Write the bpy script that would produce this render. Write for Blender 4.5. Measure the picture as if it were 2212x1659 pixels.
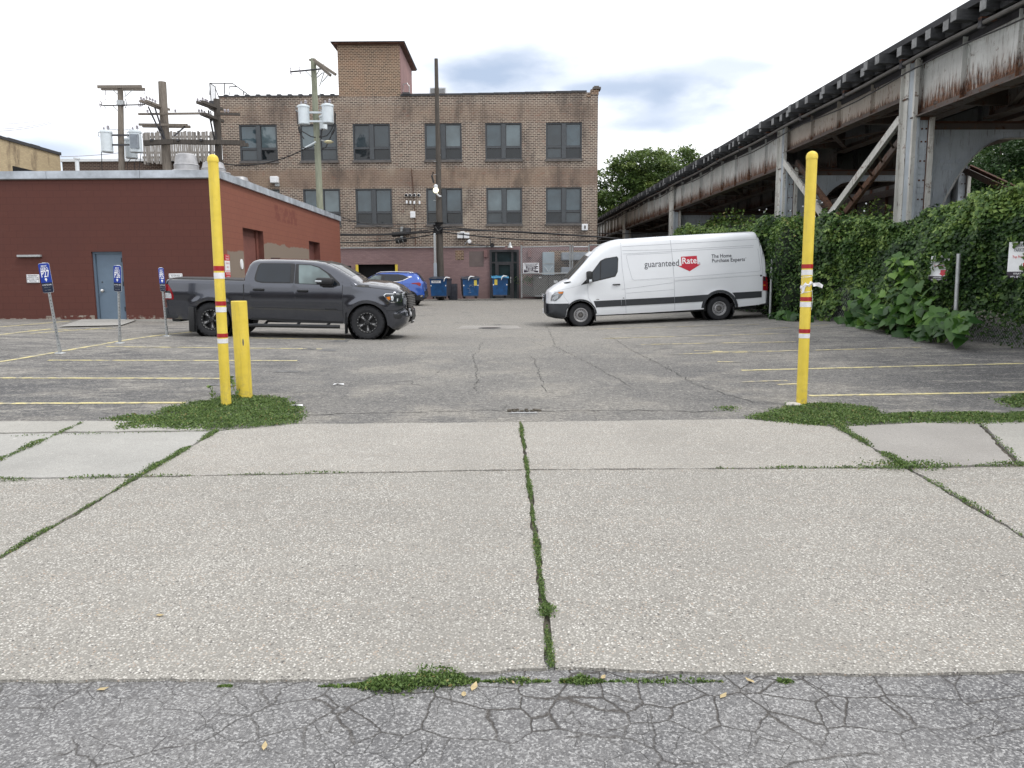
import bpy, bmesh, math, random
import numpy as np
from mathutils import Vector, Matrix
from math import radians as R, sin, cos, tan, pi, sqrt, atan2, hypot
random.seed(7); RN = np.random.default_rng(11)
SC = bpy.context.scene
for o in list(bpy.data.objects): bpy.data.objects.remove(o)
COL = SC.collection
# ------------------------------------------------------------------ camera
PITCH, ROLL, FPX, CAMZ = 7.59, -0.4, 1662.0, 1.6
cd = bpy.data.cameras.new('camera'); cam = bpy.data.objects.new('camera', cd); COL.objects.link(cam)
cd.sensor_width = 36; cd.lens = 36*FPX/2212; cd.clip_start = .05; cd.clip_end = 3000
CM = Matrix.Rotation(R(90-PITCH), 4, 'X') @ Matrix.Rotation(R(ROLL), 4, 'Z')
CM.translation = Vector((0, 0, CAMZ)); cam.matrix_world = CM; SC.camera = cam
# ------------------------------------------------------------------ sky and sun
SUN_EL, SUN_AZ = 56, 118     # azimuth measured clockwise from +Y
w = bpy.data.worlds.new('World'); SC.world = w; w.use_nodes = True
nt = w.node_tree; N = nt.nodes; L = nt.links; N.clear()
def nd(t, **k):
    n = N.new(t)
    for a, b in k.items(): setattr(n, a, b)
    return n
def mth(op, a, b=None, c=None):
    n = nd('ShaderNodeMath', operation=op)
    for i, v in enumerate((a, b, c)):
        if v is None: continue
        if isinstance(v, (int, float)): n.inputs[i].default_value = v
        else: L.new(v, n.inputs[i])
    return n.outputs[0]
sky = nd('ShaderNodeTexSky', sky_type='NISHITA'); sky.sun_disc = False
sky.sun_elevation = R(SUN_EL); sky.sun_rotation = R(SUN_AZ)
b1 = nd('ShaderNodeBackground'); b1.inputs[1].default_value = .12; L.new(sky.outputs[0], b1.inputs[0])
tc = nd('ShaderNodeTexCoord'); sx = nd('ShaderNodeSeparateXYZ'); L.new(tc.outputs['Generated'], sx.inputs[0])
mp = nd('ShaderNodeMapping'); mp.inputs['Scale'].default_value = (1, 1, 2.6); L.new(tc.outputs['Generated'], mp.inputs[0])
nz = nd('ShaderNodeTexNoise'); nz.inputs['Scale'].default_value = 3.2; nz.inputs['Detail'].default_value = 7; nz.inputs['Roughness'].default_value = .55
L.new(mp.outputs[0], nz.inputs[0])
nz2 = nd('ShaderNodeTexNoise'); nz2.inputs['Scale'].default_value = 11; nz2.inputs['Detail'].default_value = 6; L.new(mp.outputs[0], nz2.inputs[0])
yy = mth('MAXIMUM', sx.outputs[1], .05)
u = mth('ADD', mth('DIVIDE', sx.outputs[0], yy), mth('MULTIPLY', mth('SUBTRACT', nz2.outputs[0], .5), .20))
v = mth('ADD', mth('DIVIDE', sx.outputs[2], yy), mth('MULTIPLY', mth('SUBTRACT', nz.outputs[0], .5), .09))
acc = None
for (u0, v0, su, sv, k) in ((-.01, .262, .105, .030, 1.0), (.21, .228, .085, .038, .95), (-.66, .165, .17, .026, .9), (.17, .188, .10, .013, .5), (.30, .262, .05, .015, .45), (.12, .238, .05, .012, .4), (-.25, .20, .06, .012, .2), (-.17, .30, .05, .02, .25), (.55, .33, .10, .03, 0.12)):
    a = mth('POWER', mth('DIVIDE', mth('SUBTRACT', u, u0), su), 2)
    b = mth('POWER', mth('DIVIDE', mth('SUBTRACT', v, v0), sv), 2)
    g = mth('MULTIPLY', mth('EXPONENT', mth('MULTIPLY', mth('ADD', a, b), -.9)), k)
    acc = g if acc is None else mth('ADD', acc, g)
gen = nd('ShaderNodeMapRange'); gen.inputs[1].default_value = .54; gen.inputs[2].default_value = .76; gen.inputs[4].default_value = .30
L.new(nz.outputs[0], gen.inputs[0])
acc = mth('MINIMUM', mth('ADD', acc, gen.outputs[0]), 1)
cm = nd('ShaderNodeMix', data_type='RGBA'); cm.inputs[6].default_value = (1.0, 1.005, 1.02, 1); cm.inputs[7].default_value = (.34, .41, .53, 1)
L.new(acc, cm.inputs[0])
b2 = nd('ShaderNodeBackground'); b2.inputs[1].default_value = 1.0; L.new(cm.outputs[2], b2.inputs[0])
mx = nd('ShaderNodeMixShader'); mx.inputs[0].default_value = .93
L.new(b1.outputs[0], mx.inputs[1]); L.new(b2.outputs[0], mx.inputs[2])
wo = nd('ShaderNodeOutputWorld'); L.new(mx.outputs[0], wo.inputs[0])
sl = bpy.data.lights.new('sun', 'SUN'); sl.energy = 1.1; sl.angle = R(14); sl.color = (1, .96, .9)
so = bpy.data.objects.new('sun', sl); COL.objects.link(so)
sd = Vector((sin(R(SUN_AZ))*cos(R(SUN_EL)), cos(R(SUN_AZ))*cos(R(SUN_EL)), sin(R(SUN_EL))))
so.rotation_euler = sd.to_track_quat('Z', 'Y').to_euler(); so.location = (20, -20, 60)
SC.view_settings.view_transform = 'Standard'; SC.view_settings.look = 'None'
SC.view_settings.exposure = .66; SC.view_settings.gamma = 1
SC.cycles.max_bounces = 6
# ------------------------------------------------------------------ measuring helpers
RM = CM.to_3x3()
def ray(px, py): return RM @ Vector(((px-1106)/FPX, (829.5-py)/FPX, -1))
def P(px, py, Y):
    d = ray(px, py); return Vector((0, 0, CAMZ)) + d*(Y/d.y)
def PLat(px, py, lat):     # point on a plane parallel to the railway at lateral distance lat
    d = ray(px, py); k = lat/(d.x*TC + d.y*TS); return Vector((0, 0, CAMZ)) + d*k
TA = R(1.69); TC, TS = cos(TA), sin(TA)
def T(lat, y, z=0): return Vector((lat*TC - y*TS, lat*TS + y*TC, z))   # railway frame -> world
def itp(x, xs, ys): return float(np.interp(x, xs, ys))
def G(x, y):
    c = itp(y, [-50, 2.96, 8.1, 13, 18, 24, 32, 38, 49, 400], [0, 0, .154, .205, .235, .17, .27, .36, .53, .6])
    if y < 8.1: return c if y < 2.96 else .03*(y-2.96)
    k = min(1, (y-8.1)/9)*max(0, 1-max(0, y-34)/15)
    l = min(max(0, -x-2), 13)*.026; r = min(max(0, x-2), 10)*.040
    return c + k*(l+r)
def Gp(px, py):
    d = ray(px, py); z = .2
    for _ in range(25):
        k = (z-CAMZ)/d.z; z = z*.4 + .6*G(d.x*k, d.y*k)
    return Vector((d.x*k, d.y*k, G(d.x*k, d.y*k)))
BAND1 = (P(1000, 404, 49).z, P(1000, 364, 49).z); BAND2 = (P(1000, 262, 49).z, P(1000, 226, 49).z)
# ------------------------------------------------------------------ materials
MT = {}
class NB:
    def __init__(s, name, rough=.7, metal=0.0, spec=.5):
        s.m = bpy.data.materials.new(name); s.m.use_nodes = True; s.t = s.m.node_tree; s.n = s.t.nodes; s.l = s.t.links
        s.b = s.n['Principled BSDF']; s.b.inputs['Roughness'].default_value = rough; s.b.inputs['Metallic'].default_value = metal
        s.b.inputs['Specular IOR Level'].default_value = spec; MT[name] = s.m; s._c = None
    def node(s, t, **k):
        n = s.n.new(t)
        for a, b in k.items(): setattr(n, a, b)
        return n
    def co(s, scale=(1, 1, 1), out='Object'):
        if s._c is None: s._c = s.node('ShaderNodeTexCoord')
        m = s.node('ShaderNodeMapping'); m.inputs['Scale'].default_value = scale; s.l.new(s._c.outputs[out], m.inputs[0]); return m.outputs[0]
    def noise(s, scale, detail=4, rough=.55, co=None, dist=0):
        n = s.node('ShaderNodeTexNoise'); n.inputs['Scale'].default_value = scale; n.inputs['Detail'].default_value = detail
        n.inputs['Roughness'].default_value = rough; n.inputs['Distortion'].default_value = dist
        s.l.new(co if co is not None else s.co(), n.inputs[0]); return n.outputs[0]
    def vor(s, scale, feature='F1', co=None, out='Distance'):
        n = s.node('ShaderNodeTexVoronoi', feature=feature); n.inputs['Scale'].default_value = scale
        s.l.new(co if co is not None else s.co(), n.inputs[0]); return n.outputs[out]
    def m_(s, op, a, b=None):
        n = s.node('ShaderNodeMath', operation=op)
        for i, v in enumerate((a, b)):
            if v is None: continue
            if isinstance(v, (int, float)): n.inputs[i].default_value = v
            else: s.l.new(v, n.inputs[i])
        return n.outputs[0]
    def rng(s, v, a, b, c=0, d=1):
        n = s.node('ShaderNodeMapRange'); s.l.new(v, n.inputs[0])
        for i, q in enumerate((a, b, c, d)): n.inputs[i+1].default_value = q
        return n.outputs[0]
    def mix(s, f, a, b, mode='MIX'):
        n = s.node('ShaderNodeMix', data_type='RGBA', blend_type=mode)
        for i, v in ((0, f), (6, a), (7, b)):
            if isinstance(v, (int, float)): n.inputs[i].default_value = v
            elif isinstance(v, tuple): n.inputs[i].default_value = (v+(1,))[:4]
            else: s.l.new(v, n.inputs[i])
        return n.outputs[2]
    def sep(s, co):
        n = s.node('ShaderNodeSeparateXYZ'); s.l.new(co, n.inputs[0]); return n.outputs
    def comb(s, a, b, c=0):
        n = s.node('ShaderNodeCombineXYZ')
        for i, v in enumerate((a, b, c)):
            if isinstance(v, (int, float)): n.inputs[i].default_value = v
            else: s.l.new(v, n.inputs[i])
        return n.outputs[0]
    def warp(s, co, scale, amt):
        n = s.node('ShaderNodeTexNoise'); n.inputs['Scale'].default_value = scale; n.inputs['Detail'].default_value = 3; s.l.new(co, n.inputs[0])
        v = s.node('ShaderNodeVectorMath', operation='MULTIPLY_ADD'); s.l.new(n.outputs[1], v.inputs[0]); v.inputs[1].default_value = (amt,)*3; s.l.new(co, v.inputs[2]); return v.outputs[0]
    def col(s, c):
        if isinstance(c, tuple): s.b.inputs['Base Color'].default_value = (c+(1,))[:4]
        else: s.l.new(c, s.b.inputs['Base Color'])
    def rough(s, v): s.l.new(v, s.b.inputs['Roughness'])
    def bump(s, h, strength=.4, dist=.01):
        n = s.node('ShaderNodeBump'); n.inputs['Strength'].default_value = strength; n.inputs['Distance'].default_value = dist
        s.l.new(h, n.inputs['Height']); s.l.new(n.outputs[0], s.b.inputs['Normal'])
def S(name, c, rough=.6, metal=0, var=.15, sc=4, bump=0, bsc=60, spec=.5, stretch=(1, 1, 1)):
    k = NB(name, rough, metal, spec); co = k.co(stretch)
    a = tuple(x*(1-var) for x in c); b = tuple(min(1, x*(1+var)) for x in c)
    k.col(k.mix(k.rng(k.noise(sc, 5, .6, co), .3, .7), a, b))
    if bump: k.bump(k.noise(bsc, 3, .6, co), bump, .004)
    return k.m
# plain ones
k = NB('yellow_paint', .5); co = k.co(); c = k.mix(k.rng(k.noise(5, 4, .6, co), .3, .7), (.70, .53, .055), (.80, .62, .085))
z_ = k.sep(co)[2]; c = k.mix(k.rng(k.noise(6, 5, .75, k.co((3, 3, .25))), .56, .68, 0, .35), c, (.42, .32, .09))
c = k.mix(k.m_('MULTIPLY', k.rng(z_, .15, .55, .7, .10), k.rng(k.noise(14, 5, .75, co), .48, .66)), c, (.36, .29, .12))
c = k.mix(k.rng(k.noise(22, 4, .8, k.co((1, 1, 2))), .68, .72, 0, .8), c, (.16, .13, .07)); k.col(c); k.bump(k.noise(25, 4, .6, co), .25, .004)
S('red_tape', (.36, .012, .02), .4, 0, .1, 20)
S('white_tape', (.75, .75, .78), .35, 0, .08, 30)
S('galvanised', (.40, .42, .43), .42, .55, .22, 14, .1, 40)
S('dark_steel', (.045, .045, .05), .5, .3, .25, 8)
S('black_plastic', (.014, .015, .017), .5, 0, .2, 20)
S('tyre', (.016, .017, .020), .82, 0, .25, 18, .5, 60)
S('black_void', (.004, .004, .005), .9, 0, .1, 3)
S('silver_metal', (.62, .63, .64), .3, .85, .1, 12)
S('aluminium', (.36, .36, .37), .5, .5, .25, 3)
S('milled', (.55, .56, .58), .35, .6, .1, 12)
S('white_metal', (.66, .69, .72), .4, 0, .06, 7)
S('white_metal_dull', (.36, .44, .50), .5, 0, .08, 4)
S('grey_metal', (.33, .37, .42), .45, .2, .15, 5)
S('dark_grey_metal', (.13, .125, .12), .5, .1, .2, 6)
S('pole_wood', (.19, .165, .14), .9, 0, .35, 3, .7, 14, stretch=(9, 9, .6))
S('pole_wood_green', (.25, .265, .20), .9, 0, .28, 3, .7, 14, stretch=(9, 9, .6))
S('pole_wood_dark', (.075, .066, .058), .9, 0, .4, 3, .7, 14, stretch=(9, 9, .6))
S('weathered_board', (.30, .28, .26), .9, 0, .3, 4, .5, 20, stretch=(12, 12, .5))
S('wire', (.012, .012, .014), .6, 0, .1, 3)
S('porcelain', (.35, .33, .36), .3, 0, .2, 10)
S('transformer_grey', (.60, .66, .70), .45, 0, .07, 4)
S('door_blue', (.115, .165, .225), .5, 0, .09, 2.5, .1, 60)
S('window_frame', (.060, .068, .076), .45, 0, .12, 6)
S('sill_stone', (.12, .11, .105), .8, 0, .25, 5)
S('dumpster_blue', (.006, .062, .185), .42, .0, .3, 3.5, .15, 30)
S('dumpster_dark', (.05, .055, .075), .55, 0, .35, 6)
S('lid_black', (.03, .035, .05), .5, 0, .3, 8)
S('lid_blue', (.04, .22, .40), .35, 0, .15, 8)
S('sign_white', (.80, .82, .85), .4, 0, .05, 10)
S('sign_blue', (.012, .045, .32), .3, 0, .08, 10)
S('sign_navy', (.010, .018, .045), .35, 0, .1, 10)
S('sign_maroon', (.022, .012, .028), .4, 0, .1, 10)
S('sign_red', (.55, .03, .04), .4, 0, .1, 10)
S('letter_white', (.85, .87, .9), .4, 0, .02, 10)
S('letter_dark', (.05, .055, .07), .5, 0, .05, 10)
S('yellow_sticker', (.72, .58, .10), .5, 0, .15, 30)
S('van_red', (.50, .012, .035), .3, 0, .04, 10)
S('tail_red', (.25, .006, .012), .15, 0, .1, 20)
S('amber', (.65, .20, .02), .2, 0, .1, 20)
S('lens_clear', (.60, .64, .68), .12, .3, .35, 30)
S('lens_mid', (.30, .32, .34), .15, .4, .6, 22)
S('lens_dark', (.035, .04, .045), .1, .2, .4, 25)
S('chrome', (.75, .76, .78), .12, 1, .05, 10)
S('leaf_dry', (.45, .36, .20), .8, 0, .3, 30)
S('bark', (.09, .075, .06), .95, 0, .3, 6, .6, 20)
S('rock', (.45, .43, .40), .9, 0, .25, 20, .4, 30)
S('roof_membrane', (.30, .31, .32), .8, 0, .15, 1)
S('patch_asphalt', (.26, .25, .235), .9, 0, .2, 6, .4, 60)
S('tar', (.13, .13, .13), .85, 0, .5, 8, .3, 40)
S('crack_fill', (.045, .044, .042), .95, 0, .5, 9)
S('soil', (.085, .075, .06), .95, 0, .35, 14, .4, 60)
S('cardboard', (.35, .22, .12), .8, 0, .1, 9)
S('rust_and_shade', (.085, .035, .02), .85, 0, .45, 5, .3, 30)
S('tie_dark', (.040, .042, .046), .9, 0, .4, 3, .6, 20, stretch=(2, 8, 8))
S('tie_end', (.21, .215, .22), .9, 0, .3, 9, .5, 40)
S('deck_dark', (.036, .037, .042), .9, 0, .35, 2)
S('lamp_glass', (.75, .70, .45), .3, 0, .05, 5)
S('flashing', (.44, .48, .53), .45, .35, .35, 1.6)
S('handle_chrome', (.7, .7, .7), .2, 1, .05, 5)
def glass(name, c, rough=.06, ior=1.9, metal=0.0, var=.25, sc=.9, bst=.35):
    k = NB(name, rough, metal, .5); k.b.inputs['IOR'].default_value = ior
    k.col(k.mix(k.rng(k.noise(sc, 2), .35, .65), tuple(x*(1-var) for x in c), tuple(x*(1+var) for x in c)))
    k.bump(k.noise(1.1, 2), bst, .05); return k.m
glass('window_glass', (.050, .076, .092), .05, 1.62)
glass('window_glass_pale', (.085, .12, .135), .07, 1.7)
glass('window_glass_deep', (.026, .038, .046), .05, 1.6)
glass('window_glass_dark', (.010, .014, .017), .06, 1.5)
glass('door_glass', (.022, .036, .040), .06, 1.45, bst=.08)
glass('car_glass_dark', (.012, .018, .026), .03, 1.5, bst=.08)
glass('car_glass_clear', (.12, .16, .165), .04, 1.6, bst=.08, var=.4, sc=2)
glass('windshield_glass', (.05, .06, .065), .03, 2.0, bst=.05)
def paint(name, c, metal=.0, rough=.35, coat=1.0, var=.03, flake=0):
    k = NB(name, rough, metal, .5); k.b.inputs['Coat Weight'].default_value = coat; k.b.inputs['Coat Roughness'].default_value = .05
    k.col(k.mix(k.rng(k.noise(1.2, 3), .3, .7), tuple(x*(1-var) for x in c), tuple(min(1, x*(1+var)) for x in c)))
    k.bump(k.noise(2.2, 2), .05, .02); return k.m
paint('paint_granite', (.074, .080, .098), .8, .15)
paint('paint_white', (.76, .79, .83), 0, .4, .6)
paint('paint_blue', (.025, .095, .42), .25, .3)
S('trim_grey', (.030, .034, .040), .55, 0, .1, 10)
S('seam', (.42, .44, .48), .6, 0, .1, 10)
S('seam_dark', (.012, .012, .014), .6, 0, .1, 10)

def m_lot():
    k = NB('lot_asphalt', .92, 0, .3); co = k.co()
    big = k.noise(.16, 5, .6, co); mid = k.noise(.8, 6, .65, co); fine = k.noise(38, 5, .8, co)
    y = k.sep(co)[1]
    base = k.mix(k.rng(big, .38, .62), (.135, .135, .138), (.30, .288, .266))
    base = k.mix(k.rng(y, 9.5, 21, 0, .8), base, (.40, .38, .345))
    base = k.mix(k.rng(mid, .50, .60, 0, .65), base, (.40, .375, .33))
    base = k.mix(k.rng(k.noise(1.1, 6, .7, k.co((1, .7, 1))), .30, .43, .65, 0), base, (.105, .105, .11))
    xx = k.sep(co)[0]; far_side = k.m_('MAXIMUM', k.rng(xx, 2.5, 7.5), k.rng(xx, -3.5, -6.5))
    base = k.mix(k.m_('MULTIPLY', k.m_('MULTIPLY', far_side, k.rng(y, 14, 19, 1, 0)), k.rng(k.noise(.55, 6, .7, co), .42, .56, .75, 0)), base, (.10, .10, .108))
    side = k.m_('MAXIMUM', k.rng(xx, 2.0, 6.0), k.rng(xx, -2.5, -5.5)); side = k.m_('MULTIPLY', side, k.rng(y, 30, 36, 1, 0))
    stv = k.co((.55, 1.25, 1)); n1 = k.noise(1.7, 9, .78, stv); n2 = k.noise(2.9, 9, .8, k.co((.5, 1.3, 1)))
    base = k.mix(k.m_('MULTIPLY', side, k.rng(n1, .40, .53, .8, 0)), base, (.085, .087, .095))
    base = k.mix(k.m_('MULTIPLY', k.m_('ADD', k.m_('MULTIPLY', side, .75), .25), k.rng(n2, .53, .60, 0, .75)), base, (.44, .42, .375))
    g2 = k.noise(13, 6, .95, co); base = k.mix(k.rng(g2, .42, .58, .55, 0), base, (.07, .07, .072)); base = k.mix(k.rng(g2, .56, .66, 0, .45), base, (.50, .48, .44))
    base = k.mix(k.rng(fine, .36, .62, 0, 1), k.mix(.62, base, (.03, .03, .03)), base)
    base = k.mix(k.rng(k.noise(30, 4, .9, co), .54, .66, 0, .62), base, (.56, .54, .50))
    wc = k.warp(co, 1.6, .35)
    cr = k.vor(.33, 'DISTANCE_TO_EDGE', wc); cr2 = k.vor(1.4, 'DISTANCE_TO_EDGE', k.warp(co, 3, .15))
    gate = k.rng(k.noise(.35, 3, .5, co), .54, .60)
    c1 = k.m_('MULTIPLY', k.rng(cr, .0, .005, .6, 0), k.rng(k.noise(.9, 3, .5, co), .50, .60))
    c2 = k.m_('MULTIPLY', k.rng(cr2, .0, .012, .35, 0), gate)
    base = k.mix(k.m_('MAXIMUM', c1, c2), base, (.045, .043, .04))
    k.col(base); k.bump(k.m_('ADD', fine, k.m_('MULTIPLY', k.m_('MAXIMUM', c1, c2), -2)), .5, .006)
m_lot()
def m_street():
    k = NB('street_asphalt', .9, 0, .3); co = k.co()
    v = k.node('ShaderNodeTexVoronoi'); v.inputs['Scale'].default_value = 120; k.l.new(k.warp(co, 60, .004), v.inputs[0])
    r = k.sep(v.outputs['Color'])[0]
    big = k.rng(k.noise(1.3, 5, .6, co), .35, .65)
    base = k.mix(big, (.20, .20, .203), (.33, .325, .318))
    st = k.mix(k.rng(r, .50, .95), k.mix(.65, base, (.05, .05, .055)), (.56, .56, .555))
    st = k.mix(k.rng(r, .0, .5, 1, 0), st, base)
    base = k.mix(.75, base, st)
    base = k.mix(k.rng(k.noise(120, 4, .9, co), .38, .60, .75, 0), base, (.07, .07, .075))
    y = k.sep(co)[1]
    cr = k.vor(4.6, 'DISTANCE_TO_EDGE', k.warp(k.warp(co, 5, .06), 30, .012)); cr2 = k.vor(1.5, 'DISTANCE_TO_EDGE', k.warp(k.warp(co, 3, .2), 25, .02))
    near = k.rng(k.m_('ADD', y, k.m_('MULTIPLY', k.noise(1.5, 3, .6, co), .5)), 2.62, 2.9); xg = k.sep(co)[0]
    gate = k.m_('MULTIPLY', near, k.m_('MULTIPLY', k.rng(xg, -1.3, -.6, .25, 1), k.rng(xg, 1.4, 2.2, 1, .4)))
    c1 = k.m_('MULTIPLY', k.rng(cr, .004, .022, .75, 0), gate); c2 = k.m_('MULTIPLY', k.m_('MAXIMUM', k.rng(cr2, .0, .008, .6, 0), k.rng(k.vor(6, 'DISTANCE_TO_EDGE', k.warp(co, 6, .05)), 0, .012, .4, 0)), k.rng(k.noise(2.2, 3, .5, co), .42, .52))
    c = k.m_('MAXIMUM', c1, c2)
    base = k.mix(c, base, (.055, .047, .04)); k.col(base)
    k.bump(k.m_('ADD', k.m_('MULTIPLY', v.outputs['Distance'], -.8), k.m_('MULTIPLY', c, -3)), .7, .008)
m_street()
def m_conc(name, c, white, dark, speck, stain=.5, scale=62):
    k = NB(name, .9, 0, .3); co = k.co()
    v = k.node('ShaderNodeTexVoronoi'); v.inputs['Scale'].default_value = scale; k.l.new(k.warp(co, 40, .008), v.inputs[0])
    rs = k.sep(v.outputs['Color']); big = k.noise(.9, 6, .62, co); fine = k.noise(160, 3, .8, co)
    base = k.mix(k.rng(big, .32, .68), tuple(x*.86 for x in c), tuple(x*1.12 for x in c))
    base = k.mix(k.rng(fine, .38, .60, .7, 0), base, tuple(x*.42 for x in c))  # fine dark specks: pits, plus the shade between pebbles painted in
    pe = k.mix(k.rng(rs[0], .45, .85), base, white)
    pe = k.mix(k.rng(rs[1], .72, .84), pe, dark)
    pe = k.mix(k.rng(rs[2], .86, .90, 0, .7), pe, (.36, .25, .17))
    inside = k.m_('MULTIPLY', k.rng(v.outputs['Distance'], .28, .42, 1, 0), k.rng(k.noise(3.5, 3, .6, co), .3, .5, .6, 1))
    base = k.mix(k.m_('MULTIPLY', inside, speck), base, pe)
    v2 = k.node('ShaderNodeTexVoronoi'); v2.inputs['Scale'].default_value = scale*.5; k.l.new(k.warp(co, 30, .012), v2.inputs[0]); r2 = k.sep(v2.outputs['Color'])
    in2 = k.m_('MULTIPLY', k.rng(v2.outputs['Distance'], .22, .34, 1, 0), speck)
    base = k.mix(k.m_('MULTIPLY', in2, k.rng(r2[0], .72, .76, 0, .85)), base, white)
    base = k.mix(k.m_('MULTIPLY', in2, k.rng(r2[1], .82, .86, 0, .85)), base, tuple(x*.8 for x in dark))
    base = k.mix(k.m_('MULTIPLY', k.rng(v.outputs['Distance'], .38, .55), speck*.6), base, tuple(x*.38 for x in c))
    tr_ = k.m_('MULTIPLY', k.m_('MAXIMUM', k.rng(k.m_('ABSOLUTE', k.m_('SUBTRACT', k.sep(k.warp(co, .8, .5))[0], 1.6)), .05, .35, 1, 0), k.rng(k.m_('ABSOLUTE', k.m_('SUBTRACT', k.sep(k.warp(co, .8, .5))[0], -.1)), .05, .35, 1, 0)), .22)
    base = k.mix(tr_, base, tuple(x*.55 for x in c))
    sp_ = k.noise(7, 4, .75, co); base = k.mix(k.rng(sp_, .66, .72, 0, .55), base, tuple(x*.45 for x in c)); base = k.mix(k.rng(sp_, .36, .30, 0, .35), base, (.62, .61, .58))
    st = k.rng(k.noise(2.3, 6, .7, co), .54, .70, 0, stain)
    base = k.mix(st, base, tuple(x*.62 for x in c)); k.col(base)
    k.bump(k.m_('MULTIPLY', v.outputs['Distance'], -1.0), .55*speck+.05, .006)
m_conc('concrete_pebble', (.45, .432, .395), (.66, .645, .61), (.085, .08, .078), 1.0, .5, 82)
m_conc('concrete_pebble_warm', (.465, .445, .408), (.66, .64, .60), (.16, .145, .13), .85, .45, 88)
m_conc('concrete_plain', (.425, .42, .398), (.58, .58, .56), (.32, .3, .3), .25, .3, 70)
m_conc('concrete_grey', (.37, .355, .335), (.42, .41, .39), (.25, .24, .23), .2, .45, 70)
m_conc('concrete_patch', (.44, .43, .40), (.5, .5, .48), (.3, .3, .3), .3, .4, 60)
def m_line():
    k = NB('line_paint', .85, 0, .3); co = k.co()
    wear = k.m_('MAXIMUM', k.rng(k.noise(5, 5, .75, co), .44, .60), k.rng(k.noise(45, 3, .8, co), .50, .62, .1, .85))
    k.col(k.mix(wear, (.70, .61, .28), (.25, .24, .22)))
    k2 = NB('line_paint_worn', .85, 0, .3); co = k2.co()
    wear = k2.m_('MAXIMUM', k2.rng(k2.noise(3, 5, .75, co), .42, .58), k2.rng(k2.noise(45, 3, .8, co), .50, .64, .1, 1))
    k2.col(k2.mix(wear, (.66, .56, .28), (.24, .23, .21)))
m_line()
def brick(name, axis, bw, bh, mortar, c1, c2, cm_, var_scale=1.2, post=None, rough=.9, bumpk=.5, msmooth=.1):
    k = NB(name, rough, 0, .3); co = k.co(); s = k.sep(co)
    vec = k.comb(s[axis], s[2])
    b = k.node('ShaderNodeTexBrick'); k.l.new(vec, b.inputs['Vector'])
    b.inputs['Scale'].default_value = 1; b.inputs['Brick Width'].default_value = bw; b.inputs['Row Height'].default_value = bh
    b.inputs['Mortar Size'].default_value = mortar; b.inputs['Mortar Smooth'].default_value = msmooth
    b.inputs['Color1'].default_value = c1+(1,); b.inputs['Color2'].default_value = c2+(1,); b.inputs['Mortar'].default_value = cm_+(1,)
    c = b.outputs[0]
    if post: c = post(k, c, co, s)
    k.col(c); k.bump(b.outputs['Fac'], -bumpk, .01); return k.m
def post_main(k, c, co, s):
    z = s[2]; x = s[0]
    wob = k.m_('MULTIPLY', k.m_('SUBTRACT', k.noise(.9, 3, .6, co), .5), .5)
    zz = k.m_('ADD', z, wob)
    def band(a, b, soft=.12): return k.m_('MULTIPLY', k.rng(zz, a-soft, a+soft), k.rng(zz, b-soft, b+soft, 1, 0))
    light = k.m_('MAXIMUM', band(BAND1[0], BAND1[1]), k.m_('MULTIPLY', band(BAND2[0], BAND2[1]), .55))
    fine = k.noise(14, 4, .7, k.co((1, 1, 4)))
    lc = k.mix(k.rng(k.noise(.5, 4, .6, co), .35, .65), (.215, .155, .12), (.33, .245, .175))
    lc = k.mix(k.rng(fine, .45, .62, 0, .6), lc, (.13, .085, .07))
    c = k.mix(k.m_('MULTIPLY', light, .72), c, lc)
    st = k.noise(.8, 6, .7, k.co((1, 1, .35)))
    c = k.mix(k.rng(st, .48, .64, 0, .8), c, k.mix(.65, c, (.05, .042, .04)))
    c = k.mix(k.rng(k.noise(2.6, 4, .7, k.co((1, 1, 2))), .58, .68, 0, .5), c, (.24, .13, .095))
    c = k.mix(k.rng(k.noise(.6, 5, .65, co), .58, .74, 0, .4), c, (.42, .37, .30))
    return c

brick('brick_brown', 0, .27, .104, .017, (.178, .132, .106), (.080, .060, .052), (.46, .40, .335), post=post_main)
brick('brick_tower', 0, .235, .098, .017, (.180, .112, .078), (.075, .052, .042), (.41, .32, .235), post=lambda k, c, co, s: k.mix(k.rng(k.noise(.8, 5, .65, co), .5, .75, 0, .45), c, (.34, .20, .13)))
brick('brick_side', 1, .235, .098, .017, (.14, .10, .08), (.08, .06, .05), (.33, .27, .21))
brick('brick_dark_low', 0, .25, .095, .016, (.085, .055, .045), (.05, .036, .032), (.19, .15, .12), post=lambda k, c, co, s: k.mix(k.rng(k.noise(.5, 5, .6, co), .45, .7, 0, .5), c, (.10, .07, .06)))
brick('brick_yellow', 1, .22, .09, .012, (.50, .40, .25), (.42, .33, .21), (.40, .33, .22), post=lambda k, c, co, s: k.mix(k.rng(k.noise(1.2, 6, .7, k.co((1, 1, .25))), .52, .66, 0, .75), c, (.12, .085, .06)))
def post_pink(k, c, co, s):
    n = k.noise(2.2, 6, .7, k.co((1, 1, 5)))
    c = k.mix(k.rng(n, .42, .68, 0, .55), c, (.18, .115, .115))
    c = k.mix(k.rng(s[2], .8, 2.4, .45, 0), c, (.10, .07, .068))
    return k.mix(k.rng(k.noise(.5, 5, .6, co), .52, .72, 0, .5), c, (.26, .18, .17))
brick('brick_pink', 0, .22, .085, .008, (.30, .205, .205), (.26, .178, .182), (.22, .15, .152), post=post_pink, bumpk=.3)
S('pink_side', (.24, .14, .135), .9, 0, .15, 1.5)
S('patch_mauve', (.155, .125, .12), .9, 0, .12, 3)
def post_red(k, c, co, s):
    c = k.mix(k.rng(k.noise(.55, 5, .6, co), .4, .65, 0, .35), c, (.085, .034, .030))
    return k.mix(k.rng(k.noise(1.4, 6, .75, k.co((1, 1, 2.5))), .60, .70, 0, .35), c, (.13, .055, .045))
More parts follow.
